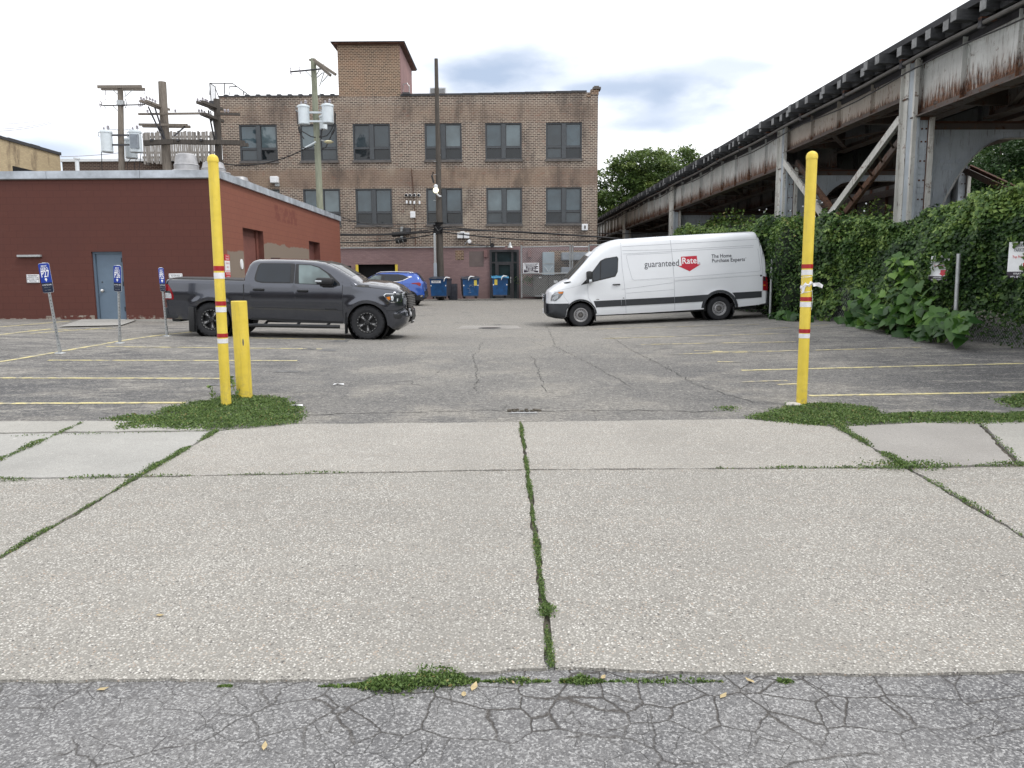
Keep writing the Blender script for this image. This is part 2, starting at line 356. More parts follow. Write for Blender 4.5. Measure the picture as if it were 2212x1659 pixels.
brick('block_red_front', 0, .42, .205, .006, (.106, .0385, .030), (.102, .037, .029), (.078, .029, .023), post=post_red, rough=.75, bumpk=.2)  # same red paint as the side wall, darkened to carry the front's shade
def post_side(k, c, co, s):
    c = k.mix(k.rng(k.noise(.55, 5, .6, co), .4, .68, 0, .4), c, (.19, .065, .046))
    y, z = s[1], s[2]
    w = k.m_('MULTIPLY', k.m_('SUBTRACT', k.noise(.8, 3, .6, co), .5), .5); zz = k.m_('ADD', z, w); yy = k.m_('ADD', y, w)
    a = k.m_('MULTIPLY', k.m_('MULTIPLY', k.rng(zz, 2.65, 2.7, 1, 0), k.rng(yy, 25.2, 25.3)), k.rng(yy, 29.0, 29.02, 1, 0))
    b = k.m_('MULTIPLY', k.m_('MULTIPLY', k.rng(zz, 3.1, 3.14, 1, 0), k.rng(y, 29.0, 29.02)), k.rng(y, 35.45, 35.47, 1, 0))
    d = k.m_('MULTIPLY', k.rng(zz, 2.65, 2.7, 1, 0), k.rng(yy, 38.1, 38.2))
    m = k.m_('MAXIMUM', k.m_('MAXIMUM', a, b), d)
    c = k.mix(k.m_('MULTIPLY', m, .92), c, (.215, .180, .145))
    pat = k.m_('MULTIPLY', k.m_('MULTIPLY', k.rng(y, 30.5, 30.6), k.rng(y, 33.6, 33.7, 1, 0)), k.m_('MULTIPLY', k.rng(z, 4.0, 4.05), k.rng(z, 4.6, 4.65, 1, 0)))
    return k.mix(k.m_('MULTIPLY', k.m_('MULTIPLY', pat, k.rng(k.noise(2.2, 4, .7, co), .45, .52)), .55), c, (.13, .035, .028))
brick('block_red_side', 1, .42, .205, .007, (.225, .084, .056), (.215, .081, .054), (.160, .060, .041), post=post_side, rough=.75, bumpk=.2)  # same paint as the front wall, kept lighter for the better-lit side
S('red_door', (.13, .045, .035), .7, 0, .25, 2.5)
S('red_trim', (.16, .055, .042), .7, 0, .2, 2.5)
brick('foundation', 0, .5, .19, .01, (.33, .30, .26), (.26, .22, .19), (.15, .12, .1), post=lambda k, c, co, s: k.mix(k.rng(k.noise(3.5, 4, .7, co), .45, .52), c, (.11, .04, .033)))
def m_rust(name, base, zlo, zhi, amt, streak=.6):
    k = NB(name, .6, .05, .4); co = k.co(); z = k.sep(co)[2]
    st = k.noise(5, 6, .75, k.co((3, 3, .35))); sp = k.noise(3.2, 6, .75, co); big = k.noise(.8, 4, .6, co)
    low = k.rng(z, zlo, zhi, 1, 0)
    r = k.rng(k.m_('ADD', k.m_('MULTIPLY', low, .42), st), .58, .76)
    r2 = k.m_('MAXIMUM', k.m_('MULTIPLY', r, streak+.3), k.rng(sp, .66-amt, .76-amt, 0, .9))
    b = k.mix(k.rng(big, .35, .65), tuple(x*.82 for x in base), tuple(min(1, x*1.15) for x in base))
    b = k.mix(k.rng(k.noise(9, 5, .7, k.co((4, 4, .3))), .52, .7, 0, .5), b, tuple(x*.5 for x in base))
    gl = k.m_('MULTIPLY', k.rng(z, zlo-.1, zhi+.25, 1, 0), k.rng(k.noise(1.3, 5, .7, k.co((1, 1, .6))), .30, .55))
    b = k.mix(k.m_('MULTIPLY', gl, .6), b, (.24, .15, .10))
    b = k.mix(k.rng(k.noise(5, 5, .8, k.co((3, 3, .22))), .57, .66, 0, .8), b, (.075, .055, .045))
    rc = k.mix(k.rng(k.noise(12, 4, .7, co), .35, .65), (.040, .022, .016), (.17, .080, .045))
    k.col(k.mix(r2, b, rc)); k.rough(k.rng(r2, 0, 1, .5, .95)); k.bump(k.m_('ADD', sp, r2), .3, .006)
m_rust('girder_paint', (.56, .58, .57), 5.38, 6.2, .06, .7)
m_rust('girder_paint_short', (.40, .37, .33), 5.9, 6.3, .09, .7)
m_rust('girder_rusty', (.085, .068, .060), 4.0, 5.0, .13, .5)
m_rust('column_paint', (.40, .445, .49), 0, .5, .0, .4)
m_rust('column_white', (.56, .56, .53), 0, .5, .10, .5)
m_rust('inner_paint', (.17, .175, .18), 5.2, 6, .09, .6)
def m_leaf(name, cols, rough=.5, trans=.25):
    k = NB(name, rough, 0, .35)
    a = k.node('ShaderNodeAttribute'); a.attribute_name = 'rnd'
    f = a.outputs['Fac']; c = k.mix(k.rng(f, 0, .5), cols[0], cols[1]); c = k.mix(k.rng(f, .5, .93), c, cols[2])
    if len(cols) > 3: c = k.mix(k.rng(f, .955, .985), c, cols[3])
    k.col(c)
    tr = k.node('ShaderNodeBsdfTranslucent'); k.l.new(c, tr.inputs[0])
    m = k.node('ShaderNodeMixShader'); m.inputs[0].default_value = trans
    k.l.new(k.b.outputs[0], m.inputs[1]); k.l.new(tr.outputs[0], m.inputs[2])
    k.l.new(m.outputs[0], k.n['Material Output'].inputs[0])
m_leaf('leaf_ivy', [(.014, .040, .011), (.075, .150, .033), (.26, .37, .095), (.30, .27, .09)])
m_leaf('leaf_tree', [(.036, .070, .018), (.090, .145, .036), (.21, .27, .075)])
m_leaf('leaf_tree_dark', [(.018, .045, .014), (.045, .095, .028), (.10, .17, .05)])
m_leaf('leaf_weed', [(.048, .088, .024), (.105, .175, .048), (.20, .29, .09), (.30, .25, .10)])
m_leaf('leaf_big', [(.025, .072, .017), (.075, .170, .032), (.22, .38, .07)], .42, .3)
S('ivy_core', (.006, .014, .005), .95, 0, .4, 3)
S('stem_green', (.10, .13, .05), .8, 0, .2, 8)
# ------------------------------------------------------------------ mesh helpers
def link(o, parent=None, inv=True):
    COL.objects.link(o)
    if parent is not None:
        o.parent = parent
        if inv: o.matrix_parent_inverse = Matrix.Translation(-parent.location)
    return o
def tag(o, label=None, cat=None, group=None, kind=None):
    if label: o['label'] = label
    if cat: o['category'] = cat
    if group: o['group'] = group
    if kind: o['kind'] = kind
    return o
def empty(name, label, cat, group=None, loc=(0, 0, 0), rot=(0, 0, 0)):
    o = bpy.data.objects.new(name, None); o.empty_display_size = .2; COL.objects.link(o)
    o.location = loc; o.rotation_euler = rot; return tag(o, label, cat, group)
class MB:
    def __init__(s): s.v = []; s.f = []; s.mi = []; s.ms = []
    def _m(s, m):
        if m not in s.ms: s.ms.append(m)
        return s.ms.index(m)
    def add(s, vs, fs, m=None):
        b = len(s.v); s.v += [tuple(v) for v in vs]; s.f += [tuple(b+i for i in f) for f in fs]
        s.mi += [s._m(m)]*len(fs); return s
    def box(s, x0, x1, y0, y1, z0, z1, m=None, M=None):
        vs = [Vector((x, y, z)) for z in (z0, z1) for y in (y0, y1) for x in (x0, x1)]
        if M is not None: vs = [M @ v for v in vs]
        return s.add(vs, [(0, 2, 3, 1), (4, 5, 7, 6), (0, 1, 5, 4), (2, 6, 7, 3), (0, 4, 6, 2), (1, 3, 7, 5)], m)
    def bbox(s, x0, x1, y0, y1, z0, z1, b=.01, m=None, M=None):
        bm = bmesh.new(); bmesh.ops.create_cube(bm, size=1)
        for v in bm.verts: v.co = Vector(((x0+x1)/2+v.co.x*(x1-x0), (y0+y1)/2+v.co.y*(y1-y0), (z0+z1)/2+v.co.z*(z1-z0)))
        bmesh.ops.bevel(bm, geom=list(bm.edges), offset=b, segments=2, affect='EDGES', profile=.5)
        return s.bm(bm, m, M)
    def bm(s, bm, m=None, M=None):
        bm.verts.ensure_lookup_table(); bm.verts.index_update()
        vs = [(M @ v.co if M is not None else v.co.copy()) for v in bm.verts]; fs = [[v.index for v in f.verts] for f in bm.faces]
        bm.free(); return s.add(vs, fs, m)
    def beam(s, a, b, w, h, m=None, up=(0, 0, 1)):
        a = Vector(a); b = Vector(b); d = (b-a); l = d.length; d.normalize(); u = Vector(up)
        if abs(d.dot(u)) > .98: u = Vector((0, 1, 0))
        x = d.cross(u).normalized(); z = x.cross(d)
        M = Matrix((( x.x, d.x, z.x, a.x), (x.y, d.y, z.y, a.y), (x.z, d.z, z.z, a.z), (0, 0, 0, 1)))
        return s.box(-w/2, w/2, 0, l, -h/2, h/2, m, M)
    def tube(s, pts, r, n=8, m=None, cap=True):
        pts = [Vector(p) for p in pts]; rs = r if isinstance(r, (list, tuple)) else [r]*len(pts); vs = []; fs = []
        for i, p in enumerate(pts):
            d = (pts[min(i+1, len(pts)-1)]-pts[max(i-1, 0)]).normalized()
            a = d.orthogonal().normalized() if abs(d.z) > .99 else d.cross(Vector((0, 0, 1))).normalized(); b = d.cross(a)
            for j in range(n):
                t = 2*pi*j/n; vs.append(p+a*cos(t)*rs[i]+b*sin(t)*rs[i])
        for i in range(len(pts)-1):
            for j in range(n):
                k = (j+1) % n; fs.append((i*n+j, i*n+k, (i+1)*n+k, (i+1)*n+j))
        if cap: fs += [tuple(range(n))[::-1], tuple((len(pts)-1)*n+j for j in range(n))]
        return s.add(vs, fs, m)
    def lathe(s, prof, n=24, m=None, M=None, closed=False):
        vs = []; fs = []
        for r, z in prof:
            for j in range(n):
                t = 2*pi*j/n; v = Vector((r*cos(t), r*sin(t), z)); vs.append(M @ v if M is not None else v)
        for i in range(len(prof)-1):
            for j in range(n):
                k = (j+1) % n; fs.append((i*n+j, i*n+k, (i+1)*n+k, (i+1)*n+j))
        return s.add(vs, fs, m)
    def poly(s, pts, m=None): return s.add(pts, [tuple(range(len(pts)))], m)
    def prism(s, pts, ext, m=None):
        pts = [Vector(p) for p in pts]; e = Vector(ext); n = len(pts)
        return s.add(pts+[p+e for p in pts], [tuple(range(n)), tuple(range(n, 2*n))[::-1]]+[(i, i+n, (i+1) % n+n, (i+1) % n) for i in range(n)], m)
    def build(s, name, mat=None, parent=None, smooth=False, fix=True, loc=None, inv=True):
        me = bpy.data.meshes.new(name); me.from_pydata([tuple(v) for v in s.v], [], s.f)
        for m in s.ms: me.materials.append(MT[m if m is not None else mat])
        if len(s.ms) > 1: me.polygons.foreach_set('material_index', s.mi)
        if fix:
            bm = bmesh.new(); bm.from_mesh(me); bmesh.ops.recalc_face_normals(bm, faces=bm.faces[:]); bm.to_mesh(me); bm.free()
        if smooth:
            me.polygons.foreach_set('use_smooth', [True]*len(me.polygons)); me.set_sharp_from_angle(angle=R(38 if smooth is True else smooth))
        me.update(); o = bpy.data.objects.new(name, me); link(o, parent, inv)
        if loc is not None: o.location = loc
        return o
def copy_tree(o, parent=None):
    c = o.copy(); COL.objects.link(c)
    if parent is not None: c.parent = parent
    for ch in list(o.children): copy_tree(ch, c)
    return c
def text_mb(mb, s, size, m, M, align='CENTER', sx_=1.0, ext=0.0, mapf=None, bold=0):
    cu = bpy.data.curves.new('t', 'FONT'); cu.body = s; cu.size = size; cu.align_x = align; cu.align_y = 'CENTER'; cu.extrude = ext; cu.resolution_u = 3; cu.offset = bold
    o = bpy.data.objects.new('t', cu); COL.objects.link(o); bpy.context.view_layer.update()
    me = bpy.data.meshes.new_from_object(o.evaluated_get(bpy.context.evaluated_depsgraph_get()))
    vs = [Vector((v.co.x*sx_, v.co.y, v.co.z)) for v in me.vertices]; fs = [tuple(p.vertices) for p in me.polygons]
    vs = [mapf(v) for v in vs] if mapf else [M @ v for v in vs]
    mb.add(vs, fs, m); bpy.data.objects.remove(o); bpy.data.curves.remove(cu); bpy.data.meshes.remove(me)
def frame(o, x, y):      # matrix with text plane x,y axes at o
    x = Vector(x).normalized(); y = Vector(y).normalized(); z = x.cross(y)
    return Matrix(((x.x, y.x, z.x, o[0]), (x.y, y.y, z.y, o[1]), (x.z, y.z, z.z, o[2]), (0, 0, 0, 1)))
def leaf_obj(name, cen, size, mat, parent=None, up=None, flat=.5, rnd=None, aspect=.62, inv=True):
    n = len(cen); nr = RN.normal(size=(n, 3)); nr[:, 2] = np.abs(nr[:, 2])*.6+.1
    if up is not None: nr = nr*(1-flat)+up*flat*2
    nr /= np.linalg.norm(nr, axis=1)[:, None]
    t = RN.normal(size=(n, 3)); t -= (t*nr).sum(1)[:, None]*nr; t /= np.linalg.norm(t, axis=1)[:, None]; b = np.cross(nr, t)
    s = size[:, None]; f = s*.16*nr
    v = np.stack([cen-t*s*.5, cen-b*s*.5*aspect-f-t*s*.08, cen+t*s*.55, cen+b*s*.5*aspect-f-t*s*.08], 1).reshape(-1, 3)
    me = bpy.data.meshes.new(name); me.vertices.add(4*n); me.vertices.foreach_set('co', v.astype('f').ravel())
    idx = np.arange(4*n).reshape(n, 4); tri = np.concatenate([idx[:, [0, 1, 2]], idx[:, [0, 2, 3]]], 1).reshape(-1)
    me.loops.add(6*n); me.loops.foreach_set('vertex_index', tri.astype('i'))
    me.polygons.add(2*n); me.polygons.foreach_set('loop_start', np.arange(0, 6*n, 3, dtype='i')); me.polygons.foreach_set('loop_total', np.full(2*n, 3, dtype='i'))
    me.update(calc_edges=True); me.materials.append(MT[mat])
    a = me.attributes.new('rnd', 'FLOAT', 'POINT'); r = RN.random(n) if rnd is None else rnd
    a.data.foreach_set('value', np.repeat(np.clip(r, 0, 1), 4).astype('f'))
    o = bpy.data.objects.new(name, me); link(o, parent, inv); return o
# ================================================================== GROUND
def sheet(name, xs, ys, mat, dz=0.0, zf=None, noise=0):
    vs = [(x, y, (zf or G)(x, y)+dz) for y in ys for x in xs]; nx = len(xs)
    fs = [(j*nx+i, j*nx+i+1, (j+1)*nx+i+1, (j+1)*nx+i) for j in range(len(ys)-1) for i in range(nx-1)]
    mb = MB(); mb.add(vs, fs, mat); return tag(mb.build(name, fix=False, smooth=80), kind='structure')
lin = lambda a, b, n: [a+(b-a)*i/n for i in range(n+1)]
sheet('ground', [-900, -300, -100]+lin(-40, 40, 32)+[100, 300, 900], [-900, -200, -50]+lin(-10, 70, 50)+[120, 300, 900], 'soil', -.07)
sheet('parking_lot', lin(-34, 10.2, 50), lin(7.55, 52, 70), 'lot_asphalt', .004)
sheet('road', lin(-12, 12, 12), [-8, -3, 0, 1.5, 2.9, 3.12], 'street_asphalt', .0)
# ---- pavement slabs, each from its corner joints (pixel corners unprojected onto the apron plane)
def apron(px, py):
    d = ray(px, py); k = (.03*(-2.96)-CAMZ)/(d.z-.03*d.y); p = Vector((0, 0, CAMZ))+d*k; return Vector((p.x, p.y))
J = {k: apron(*v) for k, v in dict(a0=(-150, 1492), a1=(140, 1484), a2=(740, 1478), a3=(1192, 1453), a4=(1700, 1466), a5=(2400, 1462),
     b0=(-150, 1048), b1=(300, 1034), b3=(1139, 1018), b4=(1958, 1014), b5=(2400, 1006),
     c0=(-150, 950), c1=(470, 934), c2=(640, 918), c3=(1124, 914), c4=(1610, 907), c5=(1808, 925), c6=(2400, 905),
     d0=(-150, 905), d1=(420, 911), l0=(-150, 1322), r0=(2400, 1262), e0=(-150, 1068), e1=(176, 917), f0=(2108, 908), f1=(2400, 1010)).items()}
def line_x(p, q, y): t = (y-p.y)/(q.y-p.y); return p+(q-p)*t
J['l_left'] = line_x(J['b1'], J['c1'], J['a2'].y+.02); J['r_right'] = line_x(J['b4'], J['c5'], J['a4'].y)
SLABS = [('concrete_pebble', ['a2', 'a3', 'b3', 'b1', 'l_left']), ('concrete_pebble', ['a3', 'a4', 'r_right', 'b4', 'b3']),
  ('concrete_pebble_warm', ['b1', 'b3', 'c3', 'c2', 'c1']), ('concrete_pebble_warm', ['b3', 'b4', 'c5', 'c4', 'c3']),
  ('concrete_pebble', [J['l_left']+Vector((-9, 0)), 'l_left', 'b1', J['b0']+Vector((-8, 0))]),
  ('concrete_plain', [J['b0']+Vector((-8, .0)), 'b1', 'c1', J['c0']+Vector((-8, .0))]),
  ('concrete_patch', [J['c0']+Vector((-8, .03)), J['c1']+Vector((-.1, .03)), 'd1', J['d0']+Vector((-8, 0))]),
  ('concrete_pebble', ['r_right', J['r_right']+Vector((7, .1)), J['b5']+Vector((5, .05)), 'b4']),
  ('concrete_grey', ['b4', J['b5']+Vector((-.75, .02)), 'f0', 'c5']), ('concrete_patch', [J['b5']+Vector((-.72, .02)), J['b5']+Vector((5, .02)), J['c6']+Vector((6, .1)), 'f0'])]
def jag(poly, inset, step=.05, amp=.006, seed=0):
    rr = random.Random(seed); n = len(poly); c = sum(poly, Vector((0, 0)))/n; area = sum(poly[i].x*poly[(i+1) % n].y-poly[(i+1) % n].x*poly[i].y for i in range(n))
    if area < 0: poly = poly[::-1]
    out = []; offs = []
    for i in range(n):
        p, q = poly[i], poly[(i+1) % n]; d = (q-p).normalized(); offs.append((p+Vector((-d.y, d.x))*inset, d))
    cor = []
    for i in range(n):
        (p, d), (q, e) = offs[i-1], offs[i]; den = d.x*e.y-d.y*e.x
        if abs(den) < 1e-4: cor.append(q); continue
        t = ((q.x-p.x)*e.y-(q.y-p.y)*e.x)/den; cor.append(p+d*t)
    for i in range(n):
        p, q = cor[i], cor[(i+1) % n]; l = (q-p).length; k = max(1, int(l/step)); d = (q-p)/max(l, 1e-6); nn = Vector((-d.y, d.x)); ph = rr.random()*9
        for j in range(k):
            t = l*j/k; a = amp*(sin(t*7+ph)+.7*sin(t*23+ph*3)+rr.uniform(-1, 1)) if 0 < j else 0
            out.append(p+d*t+nn*a)
    return out
AP = lambda x, y: .03*(y-2.96)
for i, (m, ks) in enumerate(SLABS):
    pl = jag([J[k] if isinstance(k, str) else k for k in ks], .016, seed=i)
    mb = MB(); top = [(p.x, p.y, AP(p.x, p.y)+.014) for p in pl]; n = len(top)
    mb.poly(top, m); low = [(p.x, p.y, AP(p.x, p.y)-.05) for p in pl]
    mb.add(top+low, [(j, (j+1) % n, n+(j+1) % n, n+j) for j in range(n)], m)
    tag(mb.build('pavement'), kind='structure')
mb = MB(); mb.add([(-12, 2.5, -.012), (12, 2.5, -.012), (12, 8.2, .142), (-12, 8.2, .142)], [(0, 1, 2, 3)], 'soil'); tag(mb.build('soil', fix=False), kind='structure')
# concrete ramp and manhole patch
def gquad(mb, pts, dz, m, n=6, world=False):
    q = [Gp(*p) if not world else Vector(p) for p in pts]; vs = []
    for j in range(n+1):
        for i in range(n+1):
            a = q[0].lerp(q[1], i/n); b = q[3].lerp(q[2], i/n); p = a.lerp(b, j/n); vs.append((p.x, p.y, G(p.x, p.y)+dz))
    mb.add(vs, [(j*(n+1)+i, j*(n+1)+i+1, (j+1)*(n+1)+i+1, (j+1)*(n+1)+i) for j in range(n) for i in range(n)], m)
mb = MB(); gquad(mb, [(128, 708), (262, 705), (298, 691), (176, 692)], .035, 'concrete_plain'); tag(mb.build('doorway_ramp', fix=False), kind='structure')
mb = MB(); gquad(mb, [(985, 711), (1130, 711), (1118, 704), (998, 704)], .010, 'concrete_grey'); tag(mb.build('drain_apron', fix=False), kind='structure')
p = Gp(1058, 709.5); mb = MB(); mb.lathe([(0, .012), (.25, .012), (.25, 0), (.31, 0), (.32, .008), (.36, 0)], 28, 'dark_steel', Matrix.Translation(p+Vector((0, 0, .014))))
mb.box(-.2, .2, -.02, .02, 0, .014, 'rust_and_shade', Matrix.Translation(p+Vector((0, 0, .014)))); tag(mb.build('manhole_cover'), 'round iron manhole cover set in the pale concrete patch mid-lot', 'manhole cover')
mb = MB()
for x, y, w_ in ((708, 757, 40), (735, 737, 36), (620, 803, 60), (480, 832, 66), (668, 754, 34)):
    gquad(mb, [(x-w_*.5, y+2), (x+w_*.4, y+2.5), (x+w_*.5, y-1.5), (x-w_*.3, y-2)], .009, 'tar', 2)
tag(mb.build('tar_patches', fix=False), kind='structure')
# painted lines
def strip(a, b, wd=.10, m='line_paint', dz=.009):
    a = Gp(*a); b = Gp(*b); a.z = b.z = 0; l = (b-a).length; d = (b-a)/l; nn = Vector((-d.y, d.x, 0))*wd/2; k = max(1, int(l/.35)); mb = MB(); vs = []
    for i in range(k+1):
        p = a+d*(l*i/k); j = random.uniform(-.008, .008)
        for s in (-1, 1): q = p+nn*(s+j*8); vs.append((q.x, q.y, G(q.x, q.y)+dz))
    mb.add(vs, [(2*i, 2*i+1, 2*i+3, 2*i+2) for i in range(k)], m); tag(mb.build('painted_line', fix=False), kind='structure')
for a, b in (((-260, 874), (400, 871)), ((-200, 817), (500, 818.5)), ((104, 779), (642, 780)), ((230, 749.5), (696, 754.5)), ((490, 730), (745, 733.5)),
             ((60, 714), (250, 711)), ((1748, 856), (2400, 845)), ((1602, 801), (2330, 783))): strip(a, b)
for a, b in (((-30, 787), (46, 775)), ((46, 775), (256, 738)), ((256, 738), (400, 719)), ((400, 719), (520, 706)), ((-60, 735), (110, 711)), ((-60, 712), (150, 694)), ((60, 722), (240, 708))): strip(a, b, .11)
for a, b in (((1450, 766), (1990, 751)), ((1385, 745), (1720, 739)), ((1300, 732), (1700, 721)), ((1262, 712), (1640, 701)), ((1540, 761), (1740, 757)), ((1600, 826), (1700, 823)), ((1500, 758), (1560, 760)), ((1680, 832), (1745, 829)), ((1550, 782), (1600, 783)), ((1640, 712), (1790, 702))): strip(a, b, .09, 'line_paint_worn')
mb = MB()
def crack(pts, wd):
    g = [Gp(*p) for p in pts]; out = []
    for i in range(len(g)-1):
        n = max(2, int((g[i+1]-g[i]).length/.12))
        for j in range(n): out.append(g[i].lerp(g[i+1], j/n)+Vector((random.gauss(0, .02), random.gauss(0, .03), 0)))
    vs = []
    for i, p in enumerate(out):
        d = (out[min(i+1, len(out)-1)]-out[max(i-1, 0)]).normalized(); q = Vector((-d.y, d.x, 0))*wd*random.uniform(.2, 1.1)
        for s in (-1, 1): r = p+q*s; vs.append((r.x, r.y, G(r.x, r.y)+.0075))
    mb.add(vs, [(2*i, 2*i+1, 2*i+3, 2*i+2) for i in range(len(out)-1)], 'crack_fill')
crack([(560, 900), (700, 896), (860, 892), (1000, 889), (1060, 886), (1100, 890), (1180, 889), (1330, 887), (1500, 890), (1600, 886)], .011)
crack([(1040, 740), (1034, 760), (1020, 772), (1030, 800), (1028, 850)], .006); crack([(1180, 700), (1200, 750), (1280, 790), (1370, 840)], .006)
crack([(1310, 725), (1370, 760), (1430, 790), (1500, 830), (1640, 875)], .007); crack([(1150, 770), (1165, 810), (1180, 850)], .006)
crack([(60, 770), (200, 760), (330, 750)], .010); crack([(240, 762), (330, 752), (420, 748)], .010)
tag(mb.build('surface_cracks', fix=False), kind='structure')
mb = MB()
for i in range(14):
    a = 2*pi*i/14; mb.bbox(-.02, .02, -.015, .02, 0, .025, .006, 'soil', Matrix.Translation(Gp(1130, 890)+Vector((.17*cos(a)+random.uniform(-.03, .03), .05*sin(a)+.03, 0))) @ Matrix.Rotation(a, 4, 'Z'))
p = Gp(1130, 894); mb.box(-.16, .16, -.03, -.01, .006, .018, 'silver_metal', Matrix.Translation(p)); mb.box(-.13, .15, .01, .03, .004, .014, 'white_metal', Matrix.Translation(p))
tag(mb.build('pothole'), kind='structure')
# ---- weeds
def weeds(name, pts, hts, size, mat='leaf_weed', rnd=None):
    n = len(pts); c = np.zeros((n, 3)); 
    for i, (x, y) in enumerate(pts):
        z = AP(x, y)+.012 if y < 8.05 else G(x, y)+.004
        if y < 2.96: z = .0
        c[i] = (x, y, z+hts[i]*RN.random()**.7)
    return leaf_obj(name, c, size, mat, rnd=rnd, aspect=RN.uniform(.25, .8, (n, 1)))
def inpoly(x, y, pl):
    c = False; n = len(pl)
    for i in range(n):
        a, b = pl[i], pl[i-1]
        if (a[1] > y) != (b[1] > y) and x < (b[0]-a[0])*(y-a[1])/(b[1]-a[1])+a[0]: c = not c
    return c
def weed_patch(poly_px, n, h, s0, s1):
    pl = [(Gp(*p).x, Gp(*p).y) for p in poly_px]; xs = [p[0] for p in pl]; ys = [p[1] for p in pl]; pts = []; hs = []
    cx, cy = sum(xs)/len(xs), sum(ys)/len(ys); ph = RN.random((6, 2))*9
    while len(pts) < n:
        x = RN.uniform(min(xs)-.1, max(xs)+.1); y = RN.uniform(min(ys)-.1, max(ys)+.1)
        if not inpoly(x+RN.normal()*.05, y+RN.normal()*.03, pl): continue
        d = min(hypot((x-a[0]), (y-a[1])*1.6) for a in pl); k = .5+.5*sin(x*9+ph[0, 0])*sin(y*11+ph[0, 1])
        if RN.random() > .35+.65*k+.3*min(1, d/.3): continue
        pts.append((x, y)); hs.append(h*(.25+.75*k)*min(1, .3+d/.35))
    return pts, hs, RN.uniform(s0, s1, n)
a = weed_patch([(225, 905), (330, 899), (370, 880), (450, 868), (500, 855), (560, 856), (610, 862), (640, 880), (655, 895), (640, 915), (560, 922), (470, 930), (400, 930), (330, 926), (250, 930), (285, 915)], 24000, .046, .012, .032)
tag(weeds('weed_patch', *a), 'spreading green weeds around the foot of the two left posts', 'weeds', kind='stuff')
a = weed_patch([(1612, 906), (1680, 885), (1720, 872), (1800, 873), (1870, 880), (1910, 896), (2020, 893), (2160, 894), (2290, 890), (2290, 912), (2120, 918), (1960, 915), (1840, 922), (1760, 922), (1700, 917)], 22000, .042, .012, .032)
tag(weeds('weed_patch', *a), 'low green weeds along the sidewalk edge by the right post', 'weeds', kind='stuff')
a = weed_patch([(2150, 862), (2300, 852), (2300, 884), (2180, 881)], 3000, .06, .018, .035); tag(weeds('weed_patch', *a), 'small weed tuft at the right edge above the lowest yellow line', 'weeds', kind='stuff')
a = weed_patch([(1550, 878), (1590, 880), (1586, 890), (1558, 888)], 260, .03, .012, .025); tag(weeds('weed_patch', *a), 'tiny sparse weed tuft on asphalt left of the right weeds', 'weeds', kind='stuff')
PTS, HS, SZ = [], [], []
def joint_weeds(p, q, dens, wd, h, gate=None, s=(.010, .022)):
    L_ = (q-p).length; n = int(dens*L_); d = (q-p)/L_; nn = Vector((-d.y, d.x)); ph = RN.random()*9
    for _ in range(n):
        t = RN.random()*L_; k = .5+.5*sin(t*3.1+ph)*sin(t*7.7+ph*2)
        if gate and not gate(t/L_): continue
        if RN.random() > -.10+1.2*k: continue
        c = p+d*t+nn*(RN.normal()*wd*(.35+.65*k)); PTS.append((c.x, c.y)); HS.append(h*(.3+k)); SZ.append(RN.uniform(*s))
joint_weeds(J['l_left'], J['b1'], 1500, .013, .022, s=(.007, .016)); joint_weeds(J['b1'], J['c1'], 2600, .022, .03, s=(.008, .018))
joint_weeds(J['c1'], J['c2'], 900, .03, .04)
joint_weeds(J['a3'], J['b3'], 2700, .011, .018, s=(.006, .014)); joint_weeds(J['b3'], J['c3'], 1700, .012, .018, s=(.007, .015))
joint_weeds(J['b1'], J['b3'], 260, .010, .02, lambda t: t < .55); joint_weeds(J['b0'], J['b1'], 900, .018, .035)
joint_weeds(J['b0']+Vector((-2, 0)), J['b0'], 900, .018, .035)
joint_weeds(J['b3'], J['b4'], 500, .012, .02, lambda t: t > .5); joint_weeds(J['b4'], J['c5'], 2000, .030, .04)
joint_weeds(J['r_right'], J['b4'], 500, .015, .03); joint_weeds(J['b4'], J['b5'], 900, .022, .035); joint_weeds(J['b5']+Vector((-.72, 0)), J['f0'], 200, .02, .03)
joint_weeds(J['e0'], J['e1'], 1200, .02, .03, lambda t: t > .15); joint_weeds(J['c0'], J['c1'], 160, .012, .02)
for cx in (J['b4'],):
    for _ in range(900): a = RN.normal(size=2)*.10; PTS.append((cx.x+a[0]*1.6, cx.y+a[1]*.5)); HS.append(.05); SZ.append(RN.uniform(.012, .026))
for _ in range(420): a = RN.normal(size=2)*.020; q_ = apron(1181, 1331); PTS.append((q_.x+a[0], q_.y+a[1]*1.3)); HS.append(.035); SZ.append(RN.uniform(.008, .018))
def gap(x0, x1, n, wd=.035, h=.03):
    for _ in range(n):
        x = RN.uniform(x0, x1); p = apron(x, 1478 if x < 900 else 1468); e = min(1, (x-x0)/60, (x1-x)/60)
        PTS.append((p.x, p.y-.02+RN.normal()*wd*max(.2, e))); HS.append(h*max(.3, e)); SZ.append(RN.uniform(.010, .020))
gap(760, 1035, 3600, .028); gap(690, 770, 160, .01, .01); gap(475, 505, 120, .012, .01); gap(1210, 1300, 900, .022); gap(1300, 1560, 260, .01, .012); gap(1040, 1190, 320, .012, .015); gap(1675, 1710, 100)
tag(weeds('joint_weeds', PTS, HS, np.array(SZ)), 'thin lines of weeds growing in the joints between concrete slabs', 'weeds', kind='stuff')
